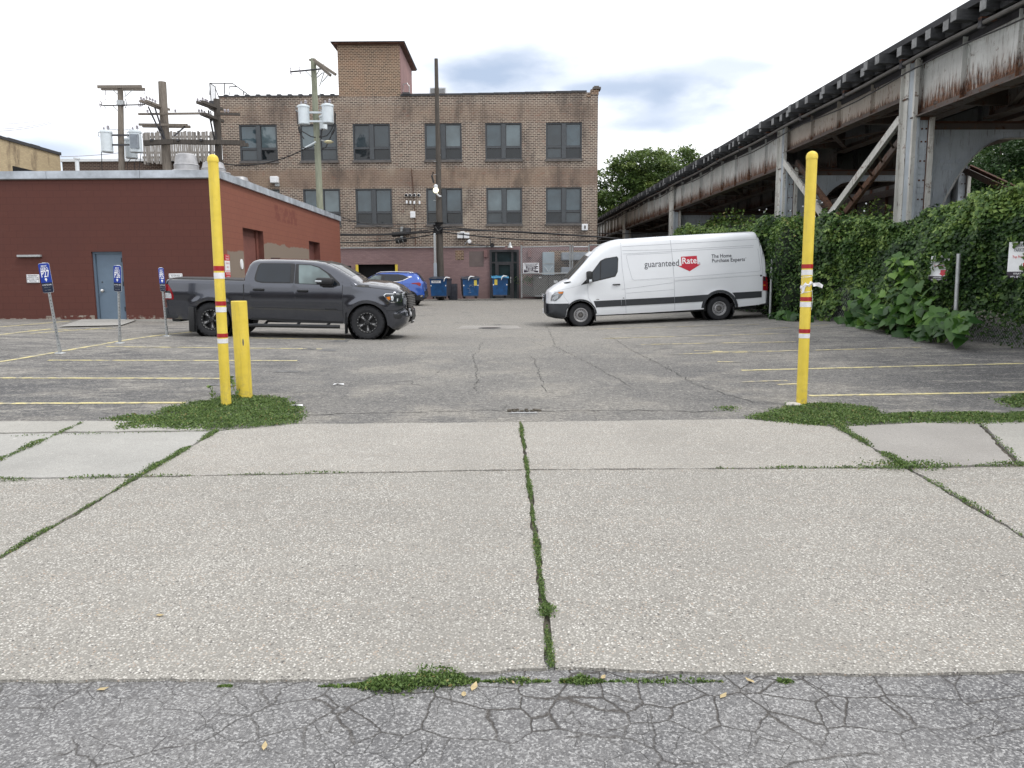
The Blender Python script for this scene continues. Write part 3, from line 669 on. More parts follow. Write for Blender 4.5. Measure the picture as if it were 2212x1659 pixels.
# climbing stem on the short bollard
def stem_weed(name, base, h, n, lab, lean=(0, 0)):
    t = empty(name, lab, 'weed', loc=base); mb = MB(); pts = [base+Vector((lean[0]*k+.012*sin(k*5), lean[1]*k, h*k)) for k in lin(0, 1, 7)]
    mb.tube(pts, [.004]*7+[.002], 5, 'stem_green'); mb.build('stem', parent=t)
    c = []
    for i in range(n):
        k = i/n; p = pts[min(7, int(k*8))]; a = RN.random()*6.28; c.append((p.x+.05*cos(a)*(1.1-k), p.y+.04*sin(a)-.01, p.z+.02))
    leaf_obj('leaves', np.array(c), RN.uniform(.03, .075, n), 'leaf_weed', t)
q = Gp(521, 861); stem_weed('climbing_weed', Vector((q.x-.02, q.y-.14, q.z)), .27, 26, 'spindly weed climbing the front of the short yellow bollard', (-.03, .0))
q = Gp(468, 866); stem_weed('climbing_weed', Vector((q.x, q.y, q.z)), .16, 18, 'wispy weed beside the foot of the tall left post', (-.06, 0))
# litter: leaves
for i, (x, y, lab) in enumerate(((1024, 1489, 'cream leaf lying on the weeds at the kerb joint'), (1303, 1466, 'pale upright leaf right of the centre joint at the road edge'), (1103, 1476, 'tan leaf lying just left of the centre joint at the road edge'), (1002, 1505, 'brown leaf on the cracked asphalt below the weeds'), (1562, 1509, 'tiny yellow leaf on the cracked asphalt at right'), (346, 1337, 'small tan leaf on the big left concrete slab'), (1620, 1474, 'dry leaf at the road edge far right of centre'), (222, 1493, 'orange dry leaf at the road edge at left'), (572, 1624, 'yellow leaf on the asphalt near the bottom of the picture'))):
    p2 = apron(x, y); z = .004 if p2.y < 2.96 else AP(p2.x, p2.y)+.017; mb = MB(); a = random.random()*6.28; s = .022 if i else .03
    pr = [(-1, 0, .1), (-.4, .38, .25), (.3, .42, .15), (1.1, 0, .35), (.3, -.42, .1), (-.4, -.38, .2)]
    vs = [(s*(px*cos(a)-py*sin(a)), s*(px*sin(a)+py*cos(a)), s*pz) for px, py, pz in pr]+[(0, 0, 0)]
    mb.add(vs, [(j, (j+1) % 6, 6) for j in range(6)], 'leaf_dry'); tag(mb.build('fallen_leaf', loc=(p2.x, p2.y, z), fix=False), lab, 'leaf', 'dry leaves fallen on the ground')
for x, y, s, lab in ((1712, 877, .06, 'whitish lump of broken concrete at the foot of the right post'), (2215, 700, .05, 'pale stone by the fence')):
    if x > 2212: continue
    p = Gp(x, y); bm = bmesh.new(); bmesh.ops.create_icosphere(bm, subdivisions=2, radius=s)
    for v_ in bm.verts: v_.co *= 1+random.uniform(-.2, .2); v_.co.z *= .55; v_.co.x *= 1.4
    tag(MB().bm(bm, 'rock').build('stone', loc=p+Vector((0, -.02, .02))), lab, 'stone')
for x, y, lab in ((731, 832, 'white scrap of paper on the asphalt right of the bollards'), (640, 878, 'small white scrap of litter by the left weeds')):
    p = Gp(x, y); mb = MB(); mb.add([(-.07, -.03, .01), (.0, -.04, .025), (.08, -.02, .01), (.07, .03, .02), (0, .03, .012), (-.06, .03, .02)], [(0, 1, 4, 5), (1, 2, 3, 4)], 'sign_white'); tag(mb.build('litter', loc=p, fix=False), lab, 'litter')
# ================================================================== YELLOW POSTS
def post(px, yb, ptop, r, lab, name, dome=True, tape=(), lean=None, flat=False):
    b = Gp(px, yb); t = P(ptop[0], ptop[1], b.y); e = empty(name, lab, 'bollard', loc=b); h = t.z-b.z; off = Vector((t.x-b.x, 0, 0))
    M = lambda k: b+off*k+Vector((0, 0, h*k)); mb = MB()
    if dome:
        k1 = 1-.085/h*1.0
        mb.tube([M(0)-Vector((0, 0, .05)), M(.3), M(.6), M(k1)], r, 28, 'yellow_paint'); mb.build('pole', parent=e, smooth=True)
        mb = MB(); d = (M(1)-M(0)).normalized(); X = Matrix.Translation(M(k1)) @ d.to_track_quat('Z', 'Y').to_matrix().to_4x4(); q = r*1.06
        mb.lathe([(r*.9, -.005), (q, -.005), (q, .0), (q*1.03, .022), (q*1.0, .026)]+[(q*cos(a_), .026+q*.95*sin(a_)) for a_ in lin(0, pi/2, 7)], 28, 'yellow_paint', X); mb.build('cap', parent=e, smooth=True)
    else:
        mb.tube([M(0)-Vector((0, 0, .05)), M(.5), M(1)-Vector((0, 0, .006))], r, 32, 'yellow_paint')
        mb.tube([M(1)-Vector((0, 0, .006)), M(1)], [r, r*.93], 32, 'yellow_paint'); mb.build('pole', parent=e, smooth=True)
    for (y0, y1, m) in tape:
        a_, b_ = P(px, y0, b.y).z, P(px, y1, b.y).z; ka, kb = (a_-b.z)/h, (b_-b.z)/h; mb = MB(); mb.tube([M(ka), M(kb)], r+.0022, 28, m); mb.build('tape_band', parent=e, smooth=True)
    return e, M, h, b
TL = []
for a_, b_, c_ in ((577, 591, 594), (652, 668, 662), (722, 734, 732)): pass
eL, ML, hL, bL = post(489, 878, (459.3, 333), .0575, 'tall yellow steel post with domed cap and three red and white bands at left', 'guard_post',
   tape=((574.5, 585, 'red_tape'), (589, 602, 'white_tape'), (650.5, 660, 'red_tape'), (663, 674, 'white_tape'), (720, 728.5, 'red_tape'), (731, 741, 'white_tape')))
eR, MR_, hR, bR = post(1731, 876, (1754.5, 326), .0585, 'tall yellow steel post with domed cap and white plastic tied round it at right', 'guard_post',
   tape=((571, 580, 'red_tape'), (583, 594, 'white_tape'), (641.5, 650, 'red_tape'), (652, 663, 'white_tape'), (710.5, 719, 'red_tape'), (720.5, 730, 'white_tape')))
eB, MBl, hB, bB = post(529, 861, (516, 650), .094, 'short thick yellow bollard with flat top and chipped paint at left', 'bollard', dome=False)
mb = MB()
for k, dx, dz in ((.585, .05, .05), (.10, -.02, .01)):
    c = MBl(k); pts = []
    for j in range(10):
        a_ = 2*pi*j/10; th = radians_ = -pi/2+.55+.10*cos(a_) if k > .3 else -pi/2-.3+.05*cos(a_); zz = .045*sin(a_) if k > .3 else .02*sin(a_)
        pts.append((c.x+.0955*cos(th), c.y+.0955*sin(th), c.z+zz))
    mb.poly(pts, 'dark_grey_metal')
mb.build('chipped_paint', parent=eB, fix=False)
# plastic bag strip and twine on right post
mb = MB(); c0 = b0 = MR_(.475); zc = P(1743, 617, bR.y).z; k0 = (zc-bR.z)/hR; c = MR_(k0)
for j in range(26):
    a_ = -pi*.95+j*.075*pi/2; 
ring = []
for j in range(25):
    a_ = 2*pi*j/24; ring.append((c.x+.0615*cos(a_), c.y+.0615*sin(a_), c.z+.025*sin(a_*1+2.2)+.006*sin(5*a_)))
vs = []
for i, p in enumerate(ring): vs += [(p[0], p[1], p[2]-.018-.012*sin(i*2.1)), (p[0]*1+(p[0]-c.x)*.12, p[1]+(p[1]-c.y)*.12, p[2]), (p[0], p[1], p[2]+.018+.012*sin(i*1.7))]
mb.add(vs, [(3*i+j, 3*i+j+1, 3*i+j+4, 3*i+j+3) for i in range(24) for j in range(2)], 'white_tape')
mb.add([(c.x+.05, c.y-.06, c.z+.03), (c.x+.11, c.y-.08, c.z+.035), (c.x+.165, c.y-.06, c.z+.005), (c.x+.15, c.y-.07, c.z-.03), (c.x+.09, c.y-.07, c.z-.005), (c.x+.05, c.y-.07, c.z-.01)], [(0, 1, 4, 5), (1, 2, 3, 4)], 'white_tape')
mb.add([(c.x-.055, c.y-.03, c.z-.0), (c.x-.03, c.y-.062, c.z+.02), (c.x-.045, c.y-.055, c.z-.075), (c.x-.065, c.y-.03, c.z-.09)], [(0, 1, 2, 3)], 'white_tape')
for dz, ph in ((.115, 0), (.10, 1.2), (-.075, 2), (-.055, .4)):
    mb.tube([(c.x+.061*cos(2*pi*j/20), c.y+.061*sin(2*pi*j/20), c.z+dz+.014*sin(2*pi*j/20+ph)) for j in range(21)], .0018, 5, 'sign_white')
mb.tube([(c.x-.05, c.y-.045, c.z+.11), (c.x-.065, c.y-.04, c.z+.04), (c.x-.062, c.y-.045, c.z-.02)], .0016, 5, 'sign_white')
mb.tube([(c.x+.05, c.y-.045, c.z-.05), (c.x+.058, c.y-.045, c.z-.17), (c.x+.05, c.y-.045, c.z-.27)], .0016, 5, 'sign_white')
tag(mb.build('plastic_wrap', fix=False), 'torn white plastic strip and twine tied round the right yellow post', 'plastic strip')
# ================================================================== PARKING SIGN POSTS
def text_on(name, parent, lines, o, xv, yv, inv=True):
    mb = MB()
    for (s, size, dx, dy, m, sxx, bold) in lines:
        F = frame(Vector(o)+Vector(xv)*dx+Vector(yv)*dy, xv, yv); text_mb(mb, s, size, m, F, sx_=sxx, bold=bold)
    return mb.build(name, parent=parent, fix=False, inv=inv)
def spot_sign(pb, pt, wpx, num, lab, yaw, hgt):
    b = Gp(*pb); t = P(pt[0], pt[1], b.y-.05); e = empty('parking_sign', lab, 'parking sign', 'numbered blue parking signs on steel posts', loc=b)
    d = (t-b); d.normalize(); h = (t-b).length; M = Matrix.Translation(b) @ d.to_track_quat('Z', 'Y').to_matrix().to_4x4()
    mb = MB(); mb.lathe([(0, .02), (.06, .02), (.09, .012), (.10, 0)], 20, 'galvanised', Matrix.Translation(b)); mb.tube([b, b+d*.22], .034, 4, 'galvanised'); mb.build('base_plate', parent=e)
    mb = MB(); mb.tube([b+d*.1, b+d*(h-.03)], .026, 4, 'galvanised'); mb.build('post', parent=e)
    mb = MB()
    for i in range(int(h/.06)-2): p = b+d*(.15+i*.06); mb.box(-.007, .007, -.002, .002, -.006, .006, 'black_void', Matrix.Translation(p+Vector((.012, -.0225, 0))))
    mb.build('post_holes', parent=e)
    xv = Vector((cos(yaw), sin(yaw), 0)); xv = (xv-d*xv.dot(d)).normalized(); yv = d; nz_ = xv.cross(yv)
    W_, H_ = wpx, hgt; c = b+d*(h-H_/2)+nz_*(.034)
    def plate(z0, z1, m, nm, r=.03, off=0):
        pts = []
        for (sx_, sy_, a0) in ((1, 1, 0), (-1, 1, 90), (-1, -1, 180), (1, -1, 270)):
            for j in range(5): a_ = R(a0+22.5*j); yy_ = (z1 if sy_ > 0 else z0); rr = r if (sy_ > 0 and nm == 1) or (sy_ < 0 and nm == 2) or nm == 0 else .0005; pts.append(c+nz_*off+xv*(sx_*(W_/2-rr)+rr*cos(a_))+yv*(yy_-sy_*rr+rr*sin(a_)))
        return pts
    mb = MB(); mb.prism([p-nz_*.006 for p in plate(-H_/2-.006, H_/2+.006, None, 0)], -nz_*.008, 'white_metal'); mb.build('back_plate', parent=e)
    cut = -H_/2+H_*.34; mb = MB(); mb.prism(plate(cut, H_/2, None, 1), -nz_*.006, 'sign_blue'); mb.prism(plate(-H_/2, cut, None, 2), -nz_*.006, 'sign_navy'); pa = mb.build('sign_panel', parent=e)
    text_on('lettering', pa, [('SPOT', .045, 0, H_*.40, 'letter_white', .9*W_/.185, .001), ('HERO', .080, 0, H_*.30, 'letter_white', .60*W_/.185, .001), (num, .17, 0, H_*.13, 'letter_white', .56*W_/.185, .003),
        ('ACCEPTED HERE', .034, 0, -H_*.24, 'letter_white', .62*W_/.185, .0), ('spothero.com', .022, 0, -H_*.32, 'galvanised', .9, 0), ('text  START', .022, 0, -H_*.42, 'galvanised', .9, 0)], c+nz_*.003, xv, yv)
    mb = MB(); X = frame(c+nz_*.004+yv*(-H_*.045), xv, yv); mb.lathe([(0, 0), (.021, 0)], 16, 'letter_white', X); mb.add([X @ Vector(q) for q in ((-.016, -.012, 0), (.016, -.012, 0), (0, -.045, 0))], [(0, 1, 2)], 'letter_white'); mb.build('pin_symbol', parent=pa, fix=False)
    mb = MB(); mb.box(-.03, .03, -.01, .012, -.02, .006, 'white_metal', Matrix.Translation(b+d*(h+.008))); mb.build('bracket', parent=e)
spot_sign((130, 763), (95, 569), .185, 'P27', 'leaning blue parking sign numbered P27, nearest and tallest of three', .18, .53)
spot_sign((259, 741), (255, 574), .165, 'P26', 'blue parking sign on upright steel post in front of the grey-blue door', -.12, .53)
spot_sign((361, 726), (347, 579), .115, 'P25', 'narrow-looking blue parking sign on steel post behind the pickup tailgate', .55, .53)
ORD=['first','second','third','fourth','fifth','sixth']
# ================================================================== BUILDINGS
def wallh(mb, u0, u1, z0, z1, holes, m, mk, depth, rm=None, out=1):
    """wall in (u,z) with rectangular holes; mk(u, z, d) -> point, d = depth behind the face"""
    us = sorted({u0, u1} | {h[0] for h in holes} | {h[1] for h in holes}); zs = sorted({z0, z1} | {h[2] for h in holes} | {h[3] for h in holes})
    us = [q for q in us if u0 <= q <= u1]; zs = [q for q in zs if z0 <= q <= z1]
    for i in range(len(us)-1):
        for j in range(len(zs)-1):
            uc, zc = (us[i]+us[i+1])/2, (zs[j]+zs[j+1])/2
            if any(h[0] < uc < h[1] and h[2] < zc < h[3] for h in holes): continue
            mb.add([mk(us[i], zs[j], 0), mk(us[i+1], zs[j], 0), mk(us[i+1], zs[j+1], 0), mk(us[i], zs[j+1], 0)], [(0, 1, 2, 3)], m)
    for (a, b, c, d) in holes:
        q = [(a, c), (b, c), (b, d), (a, d)]
        for k in range(4):
            p, r = q[k], q[(k+1) % 4]; mb.add([mk(*p, 0), mk(*r, 0), mk(*r, depth), mk(*p, depth)], [(0, 1, 2, 3)], rm or m)
FY = 49.0
XL, XR = P(475, 230, FY).x, P(1291, 350, FY).x
ZP = P(1000, 206, FY).z; ZPINK = P(1000, 533, FY).z; GZ = .2
fac = empty('brick_building', 'three storey brown brick building with a lift tower and painted pink ground floor', 'building', loc=(0, FY, .5))
def zc(px, py, Y=FY): p = P(px, py, Y); return p.x, p.z
WIN = [(517.8, 598.9, 268.3, 347.2), (648.5, 728.6, 268, 348), (762.5, 843.1, 267.8, 348), (917.5, 997.6, 267, 346.5), (1048.4, 1127, 265.3, 344), (1179, 1257, 264, 342),
       (527, 605.6, 408, 488), (655.9, 735.3, 408, 487), (768.7, 846.9, 408, 486), (921, 999, 407, 485), (1050.7, 1127.8, 405.5, 483.5), (1179, 1256.5, 404, 482)]
holes = []
for (x0, x1, y0, y1) in WIN:
    xm, ym = (x0+x1)/2, (y0+y1)/2; a = P(x0, ym, FY).x; b = P(x1, ym, FY).x; c = P(xm, y1, FY).z; d = P(xm, y0, FY).z; holes.append((a, b, c, d))
# snap rows
for r in (0, 6):
    c = sum(h[2] for h in holes[r:r+6])/6; d = sum(h[3] for h in holes[r:r+6])/6
    for i in range(r, r+6): holes[i] = (holes[i][0], holes[i][1], c, d)
mk = lambda u, z, d: (u, FY+d, z)
mb = MB(); wallh(mb, XL, XR, ZPINK, ZP, holes, 'brick_brown', mk, .30, 'sill_stone'); mb.build('wall', parent=fac)
gar = (P(773, 600, FY).x, P(858, 600, FY).x, .3, P(815, 571, FY).z); sm = (P(738, 585, FY).x, P(759, 585, FY).x, P(748, 592, FY).z, P(748, 574, FY).z)
dr = (P(1058, 590, FY).x, P(1121, 590, FY).x, .3, P(1090, 539.5, FY).z)
mb = MB(); wallh(mb, XL, XR, GZ, ZPINK, [gar, sm, dr], 'brick_pink', lambda u, z, d: (u, FY-.004+d, z), .35, 'pink_side'); mb.build('ground_floor_wall', parent=fac)
mb = MB(); DP = 22
mb.add([(XR, FY, GZ), (XR, FY+DP, GZ), (XR, FY+DP, ZP), (XR, FY, ZP)], [(0, 1, 2, 3)], 'brick_side'); mb.add([(XL, FY, GZ), (XL, FY+DP, GZ), (XL, FY+DP, ZP), (XL, FY, ZP)], [(0, 1, 2, 3)], 'brick_side')
mb.add([(XL, FY+DP, GZ), (XR, FY+DP, GZ), (XR, FY+DP, ZP), (XL, FY+DP, ZP)], [(0, 1, 2, 3)], 'brick_brown'); mb.build('side_walls', parent=fac)
mb = MB(); mb.add([(XL, FY+.3, ZP-.25), (XR, FY+.3, ZP-.25), (XR, FY+DP, ZP-.25), (XL, FY+DP, ZP-.25)], [(0, 1, 2, 3)], 'roof_membrane'); mb.add([(XL, FY+.3, ZP-.25), (XR, FY+.3, ZP-.25), (XR, FY+.3, ZP), (XL, FY+.3, ZP)], [(0, 1, 2, 3)], 'roof_membrane'); mb.build('roof', parent=fac)
xt0, xt1 = P(730, 150, FY).x, P(864, 150, FY).x; ZT = P(795, 98.5, FY).z
mb = MB(); mb.box(XL-.05, xt0, FY-.05, FY+.33, ZP, ZP+.07, 'dark_steel')
for i in range(11): x = XL+.4+i*(xt0-XL-.8)/10; mb.box(x-.12, x+.12, FY-.05, FY+.3, ZP+.07, ZP+.14, 'dark_steel')
n = 12
for i in range(n):
    a, b = xt1+(XR-.7-xt1)*i/n, xt1+(XR-.7-xt1)*(i+1)/n; zz = ZP-.02+.16*(i/n)**1.3; mb.box(a, b, FY-.06, FY+.33, zz, zz+.11, 'dark_steel')
mb.build('coping', parent=fac)
mb = MB(); wallh(mb, xt1, XR, ZP, ZP+.13, [], 'brick_brown', lambda u, z, d: (u, FY-.0+d, z), 0); mb.build('parapet', parent=fac)
zt = P(1290, 193, FY).z; xa = P(1276, 200, FY).x
mb = MB(); mb.box(xa, XR+.03, FY-.03, FY+.5, ZP+.0, zt, 'brick_tower'); mb.box(xa+.12, XR+.16, FY-.12, FY+.6, zt, zt+.12, 'sill_stone'); mb.box(xa-.25, xa, FY-.03, FY+.4, ZP, zt-.45, 'brick_tower'); mb.box(xa+.2, XR+.05, FY-.05, FY+.5, zt+.12, zt+.2, 'sill_stone'); mb.build('corner_pier', parent=fac)
mb = MB(); TD = 5.6
mb.box(xt0, xt1, FY-.003, FY+TD, ZP-.02, ZT+.05, 'brick_tower'); mb.build('tower_wall', parent=fac)
mb = MB(); mb.box(xt1, xt1+.03, FY+.02, FY+TD, ZP-.1, ZT-.02, 'pink_side'); mb.build('tower_side_render', parent=fac)
mb = MB(); mb.box(xt0-.28, xt1+.3, FY-.28, FY+TD+.35, ZT+.05, ZT+.12, 'rust_and_shade'); mb.box(xt0-.34, xt1+.36, FY-.34, FY+TD+.42, ZT+.12, ZT+.16, 'dark_steel'); mb.build('tower_roof', parent=fac)
def window(par, h, i):
    a, b, c, d = h; y = FY+.10; w_ = b-a; hh = d-c; t = .07; m = (a+b)/2; mz = c+hh*.34
    mb = MB()
    mb.box(a, a+t, y-.05, y+.07, c, d, 'window_frame'); mb.box(b-t, b, y-.05, y+.07, c, d, 'window_frame')
    mb.box(a+t, b-t, y-.05, y+.07, d-t, d, 'window_frame'); mb.box(a+t, b-t, y-.05, y+.07, c, c+t, 'window_frame')
    mb.box(m-.13, m+.13, y-.07, y+.05, c+t, d-t, 'window_frame')
    for (p, q) in ((a+t, m-.13), (m+.13, b-t)):
        mb.box(p, q, y-.03, y+.03, mz-.045, mz+.045, 'window_frame')
        for (r, s) in ((c+t, mz-.045), (mz+.045, d-t)):
            e = .035; mb.box(p, p+e, y-.01, y+.03, r, s, 'dark_steel'); mb.box(q-e, q, y-.01, y+.03, r, s, 'dark_steel'); mb.box(p+e, q-e, y-.01, y+.03, r, r+e, 'dark_steel'); mb.box(p+e, q-e, y-.01, y+.03, s-e, s, 'dark_steel')
    fr = mb.build('window', parent=fac)
    k = 0
    for (p, q) in ((a+t, m-.13), (m+.13, b-t)):
        for (r, s, mt) in ((c+t, mz-.045, 'window_glass_dark' if (i*3+k) % 5 else 'window_glass_deep'), (mz+.045, d-t, random.choice(('window_glass', 'window_glass', 'window_glass_pale', 'window_glass_deep')))):
            g = MB(); g.add([(p, y+.02+RN.normal()*.002, r), (q, y+.02+RN.normal()*.004, r), (q, y+.02+RN.normal()*.004, s), (p, y+.02, s)], [(0, 1, 2, 3)], mt); g.build('pane', parent=fr); k += 1
    sl_ = MB(); sl_.box(a-.05, b+.05, FY-.08, FY+.12, c-.13, c-.0, 'sill_stone'); sl_.build('sill', parent=fr)
for i, h in enumerate(holes): window(fac, h, i)
# ground floor openings
mb = MB(); mb.box(gar[0], gar[1], FY+.36, FY+4, gar[2], gar[3]+.3, 'black_void'); mb.box(sm[0], sm[1], FY+.30, FY+1, sm[2], sm[3], 'black_void'); mb.build('garage_interior', parent=fac)
for x in (gar[0], gar[1]):
    mb = MB(); mb.bbox(x-.11, x+.05, FY-.06, FY+.05, .45, gar[3]+(-.02), .01, 'yellow_paint'); mb.build('yellow_corner_guard', parent=fac)
d = MB(); a, b, c, e = dr; y = FY+.06
d.box(a, a+.13, y-.16, y+.1, c, e, 'dark_steel'); d.box(b-.13, b, y-.16, y+.1, c, e, 'dark_steel'); d.box(a+.13, b-.13, y-.16, y+.1, e-.13, e, 'dark_steel')
tz = P(1090, 567, FY).z; x1, x2 = P(1072, 580, FY).x, P(1107, 580, FY).x
d.box(a+.13, b-.13, y-.05, y+.05, tz-.05, tz+.05, 'dark_steel'); d.box(x1-.06, x1+.06, y-.08, y+.05, c, e-.13, 'dark_steel'); d.box(x2-.07, x2+.07, y-.08, y+.05, c, e-.13, 'dark_steel')
df = d.build('entrance_frame', parent=fac)
g = MB(); g.box(a+.13, b-.13, y+.02, y+.05, c, e-.13, 'door_glass'); g.build('glass', parent=df)
d = MB(); d.box(x1+.06, x1+.15, y-.07, y, c+.2, tz-.05, 'dark_steel'); d.box(x2-.15, x2-.07, y-.07, y, c+.2, tz-.05, 'dark_steel'); d.box(x1+.15, x2-.15, y-.07, y, c+.2, c+.45, 'dark_steel'); d.box(x1+.15, x2-.15, y-.07, y, tz-.15, tz-.05, 'dark_steel'); dd = d.build('door', parent=fac)
h_ = MB(); h_.box(x2-.13, x2-.10, y-.12, y-.07, 1.5, 1.9, 'silver_metal'); h_.build('handle', parent=dd)
mb = MB(); mb.box(P(972, 590, FY).x*0+P(1000.6-17, 551, FY).x, P(1002, 551, FY).x, FY-.012, FY-.004, P(990, 562, FY).z, P(990, 541, FY).z, 'brick_yellowish' if 0 else 'brick_tower'); mb.build('exposed_brick_patch', parent=fac)
mb = MB(); mb.box(P(1014, 590, FY).x, P(1045, 590, FY).x, FY-.014, FY-.004, P(1030, 576, FY).z, P(1030, 543, FY).z, 'patch_mauve'); mb.build('mauve_paint_patch', parent=fac)
mb = MB(); mb.box(P(1186, 590, FY).x, XR-.3, FY-.014, FY-.004, 1.0, P(1200, 541, FY).z, 'brick_tower'); mb.build('bare_brick_patch', parent=fac)
for x in (1049, 1201-57.0+0):
    px_ = P(x, 545, FY).x; mb = MB(); mb.bbox(px_-.11, px_+.11, FY-.12, FY, P(x, 556, FY).z, P(x, 540, FY).z, .01, 'pink_side'); mb.build('pink_junction_box', parent=fac)
# conduit along the facade
def wallthing(name, lab, cat, f, group=None, loc=None):
    mb = MB(); f(mb); o = mb.build(name); return tag(o, lab, cat, group)
cz = P(1000, 534.5, FY).z; wallthing('conduit', 'long thin grey conduit pipe running across the top of the pink wall', 'pipe', lambda m: (m.tube([P(735, 536, FY-.06), P(1091, 533, FY-.06)], .035, 8, 'galvanised'), m.tube([P(1004, 533, FY-.1), P(1004, 528, FY-.1), P(1010, 519, FY-.08)], .025, 6, 'galvanised')))
wallthing('wall_lamp', 'grey bell lamp above the glass entrance door', 'lamp', lambda m: m.lathe([(.02, .35), (.05, .3), (.09, .2), (.12, .12), (.2, 0)], 14, 'galvanised', Matrix.Translation(P(1102, 535, FY-.25))))
for j, (x, y) in enumerate(((878, 422), (886.5, 422), (895.5, 422), (905, 422))):
    o = wallthing('wall_vent', ORD[j]+' small round white vent cap from the left in the upper row on the brick', 'vent', lambda m: (m.lathe([(0, 0), (.095, 0), (.095, .16), (.08, .18)], 12, 'sign_white', frame(P(x, y, FY), (1, 0, 0), (0, 0, 1))), m.lathe([(0, .165), (.045, .182)], 10, 'black_void', frame(P(x, y, FY), (1, 0, 0), (0, 0, 1)))), 'round vent caps in a row on the brick wall')
for j, (x, y) in enumerate(((879, 437), (887, 437.5), (895.5, 438), (906.5, 438))):
    o = wallthing('wall_vent', ORD[j]+' small white hooded vent from the left, in the lower row under the round caps', 'vent', lambda m: m.bbox(P(x, y, FY).x-.055, P(x, y, FY).x+.055, FY-.14, FY, P(x, y, FY).z-.10, P(x, y, FY).z+.10, .03, 'sign_white'), 'hooded vents in a row on the brick wall')
wallthing('wall_box', 'small white box on the brick below the two rows of vents', 'utility box', lambda m: m.bbox(P(892, 464, FY).x-.16, P(892, 464, FY).x+.16, FY-.14, FY, P(892, 464, FY).z-.2, P(892, 464, FY).z+.2, .03, 'sign_white'))
wallthing('wall_light', 'white boxy wall light above the red building roof edge', 'lamp', lambda m: (m.bbox(P(595, 391, FY).x-.25, P(595, 391, FY).x+.25, FY-.35, FY, P(595, 391, FY).z-.15, P(595, 391, FY).z+.25, .05, 'sign_white'), m.box(P(599, 399, FY).x-.12, P(599, 399, FY).x+.15, FY-.1, FY, P(595, 399, FY).z-.1, P(595, 399, FY).z+.15, 'galvanised')))
wallthing('wall_box', 'white meter box near the right corner of the brick building', 'utility box', lambda m: (m.bbox(P(1263, 491, FY).x-.19, P(1263, 491, FY).x+.19, FY-.16, FY, P(1263, 491, FY).z-.2, P(1263, 491, FY).z+.2, .03, 'sign_white'), m.box(P(1263, 491, FY).x-.05, P(1263, 491, FY).x+.05, FY-.18, FY-.15, P(1263, 491, FY).z-.10, P(1263, 491, FY).z+.10, 'dark_grey_metal')))
def wb(m):
    for (a, b) in ((988, 1000), (1002, 1014)): m.bbox(P(a, 508, FY).x, P(b, 508, FY).x, FY-.22, FY, P(1000, 515, FY).z, P(1000, 503, FY).z, .02, 'sign_white')
    m.box(P(1000, 508, FY).x, P(1002, 508, FY).x, FY-.1, FY, P(1000, 515, FY).z, P(1000, 503, FY).z, 'black_plastic'); m.bbox(P(995, 502, FY).x, P(1004, 502, FY).x, FY-.28, FY, P(1000, 504, FY).z, P(1000, 500.5, FY).z, .02, 'sign_white')
wallthing('wall_box', 'pair of white cabinets on the brick wall right of the tall pole', 'utility box', wb)
wallthing('security_camera', 'small round white security camera below the white cabinets', 'camera', lambda m: m.lathe([(0, .2), (.1, .2), (.13, .1), (.13, 0), (.07, -.02), (.07, -.03)], 12, 'sign_white', frame(P(1014, 522, FY-.2), (1, 0, 0), (0, 0, 1))))
wallthing('wall_bracket', 'dark swing arm bracket on the brick above the entrance door', 'bracket', lambda m: (m.tube([P(1012, 527, FY-.1), P(1050, 531, FY-.1), P(1063, 531, FY-.3)], .03, 6, 'dark_steel'), m.tube([P(1058, 512, FY-.1), P(1060, 530, FY-.2)], .03, 6, 'dark_steel'), m.lathe([(0, 0), (.14, 0), (.14, .1)], 10, 'dark_steel', frame(P(1063, 530, FY-.35), (1, 0, 0), (0, 0, 1)))))
wallthing('coax_splice_box', 'black cable splice cases hanging on the wires left of the tall pole', 'cable box', lambda m: (m.tube([P(847, 507, 47.2), P(876, 504, 47.2)], .14, 10, 'black_plastic'), m.tube([P(855, 521, 47.2), P(878, 517, 47.2)], .16, 10, 'black_plastic'), m.tube([P(861, 521, 47.2), P(862, 520.7, 47.2)], .175, 10, 'galvanised'), m.tube([P(870, 519, 47.2), P(871, 518.7, 47.2)], .175, 10, 'galvanised')))
wallthing('electric_meter', 'round dark meter and grey conduit on the brick left of the tall pole', 'meter', lambda m: (m.tube([P(880, 492, FY-.25), P(880, 505, FY-.25)], [.22, .26], 12, 'dark_steel'), m.tube([P(868, 490, FY-.1), P(868, 520, FY-.1)], .1, 8, 'galvanised')))
wallthing('downpipe_cable', 'thin rusty cable running down the brick between the window bays', 'cable', lambda m: m.tube([P(889, 365, FY-.03), P(893, 420, FY-.03), P(897, 470, FY-.03), P(897, 530, FY-.05)], .02, 5, 'rust_and_shade'))
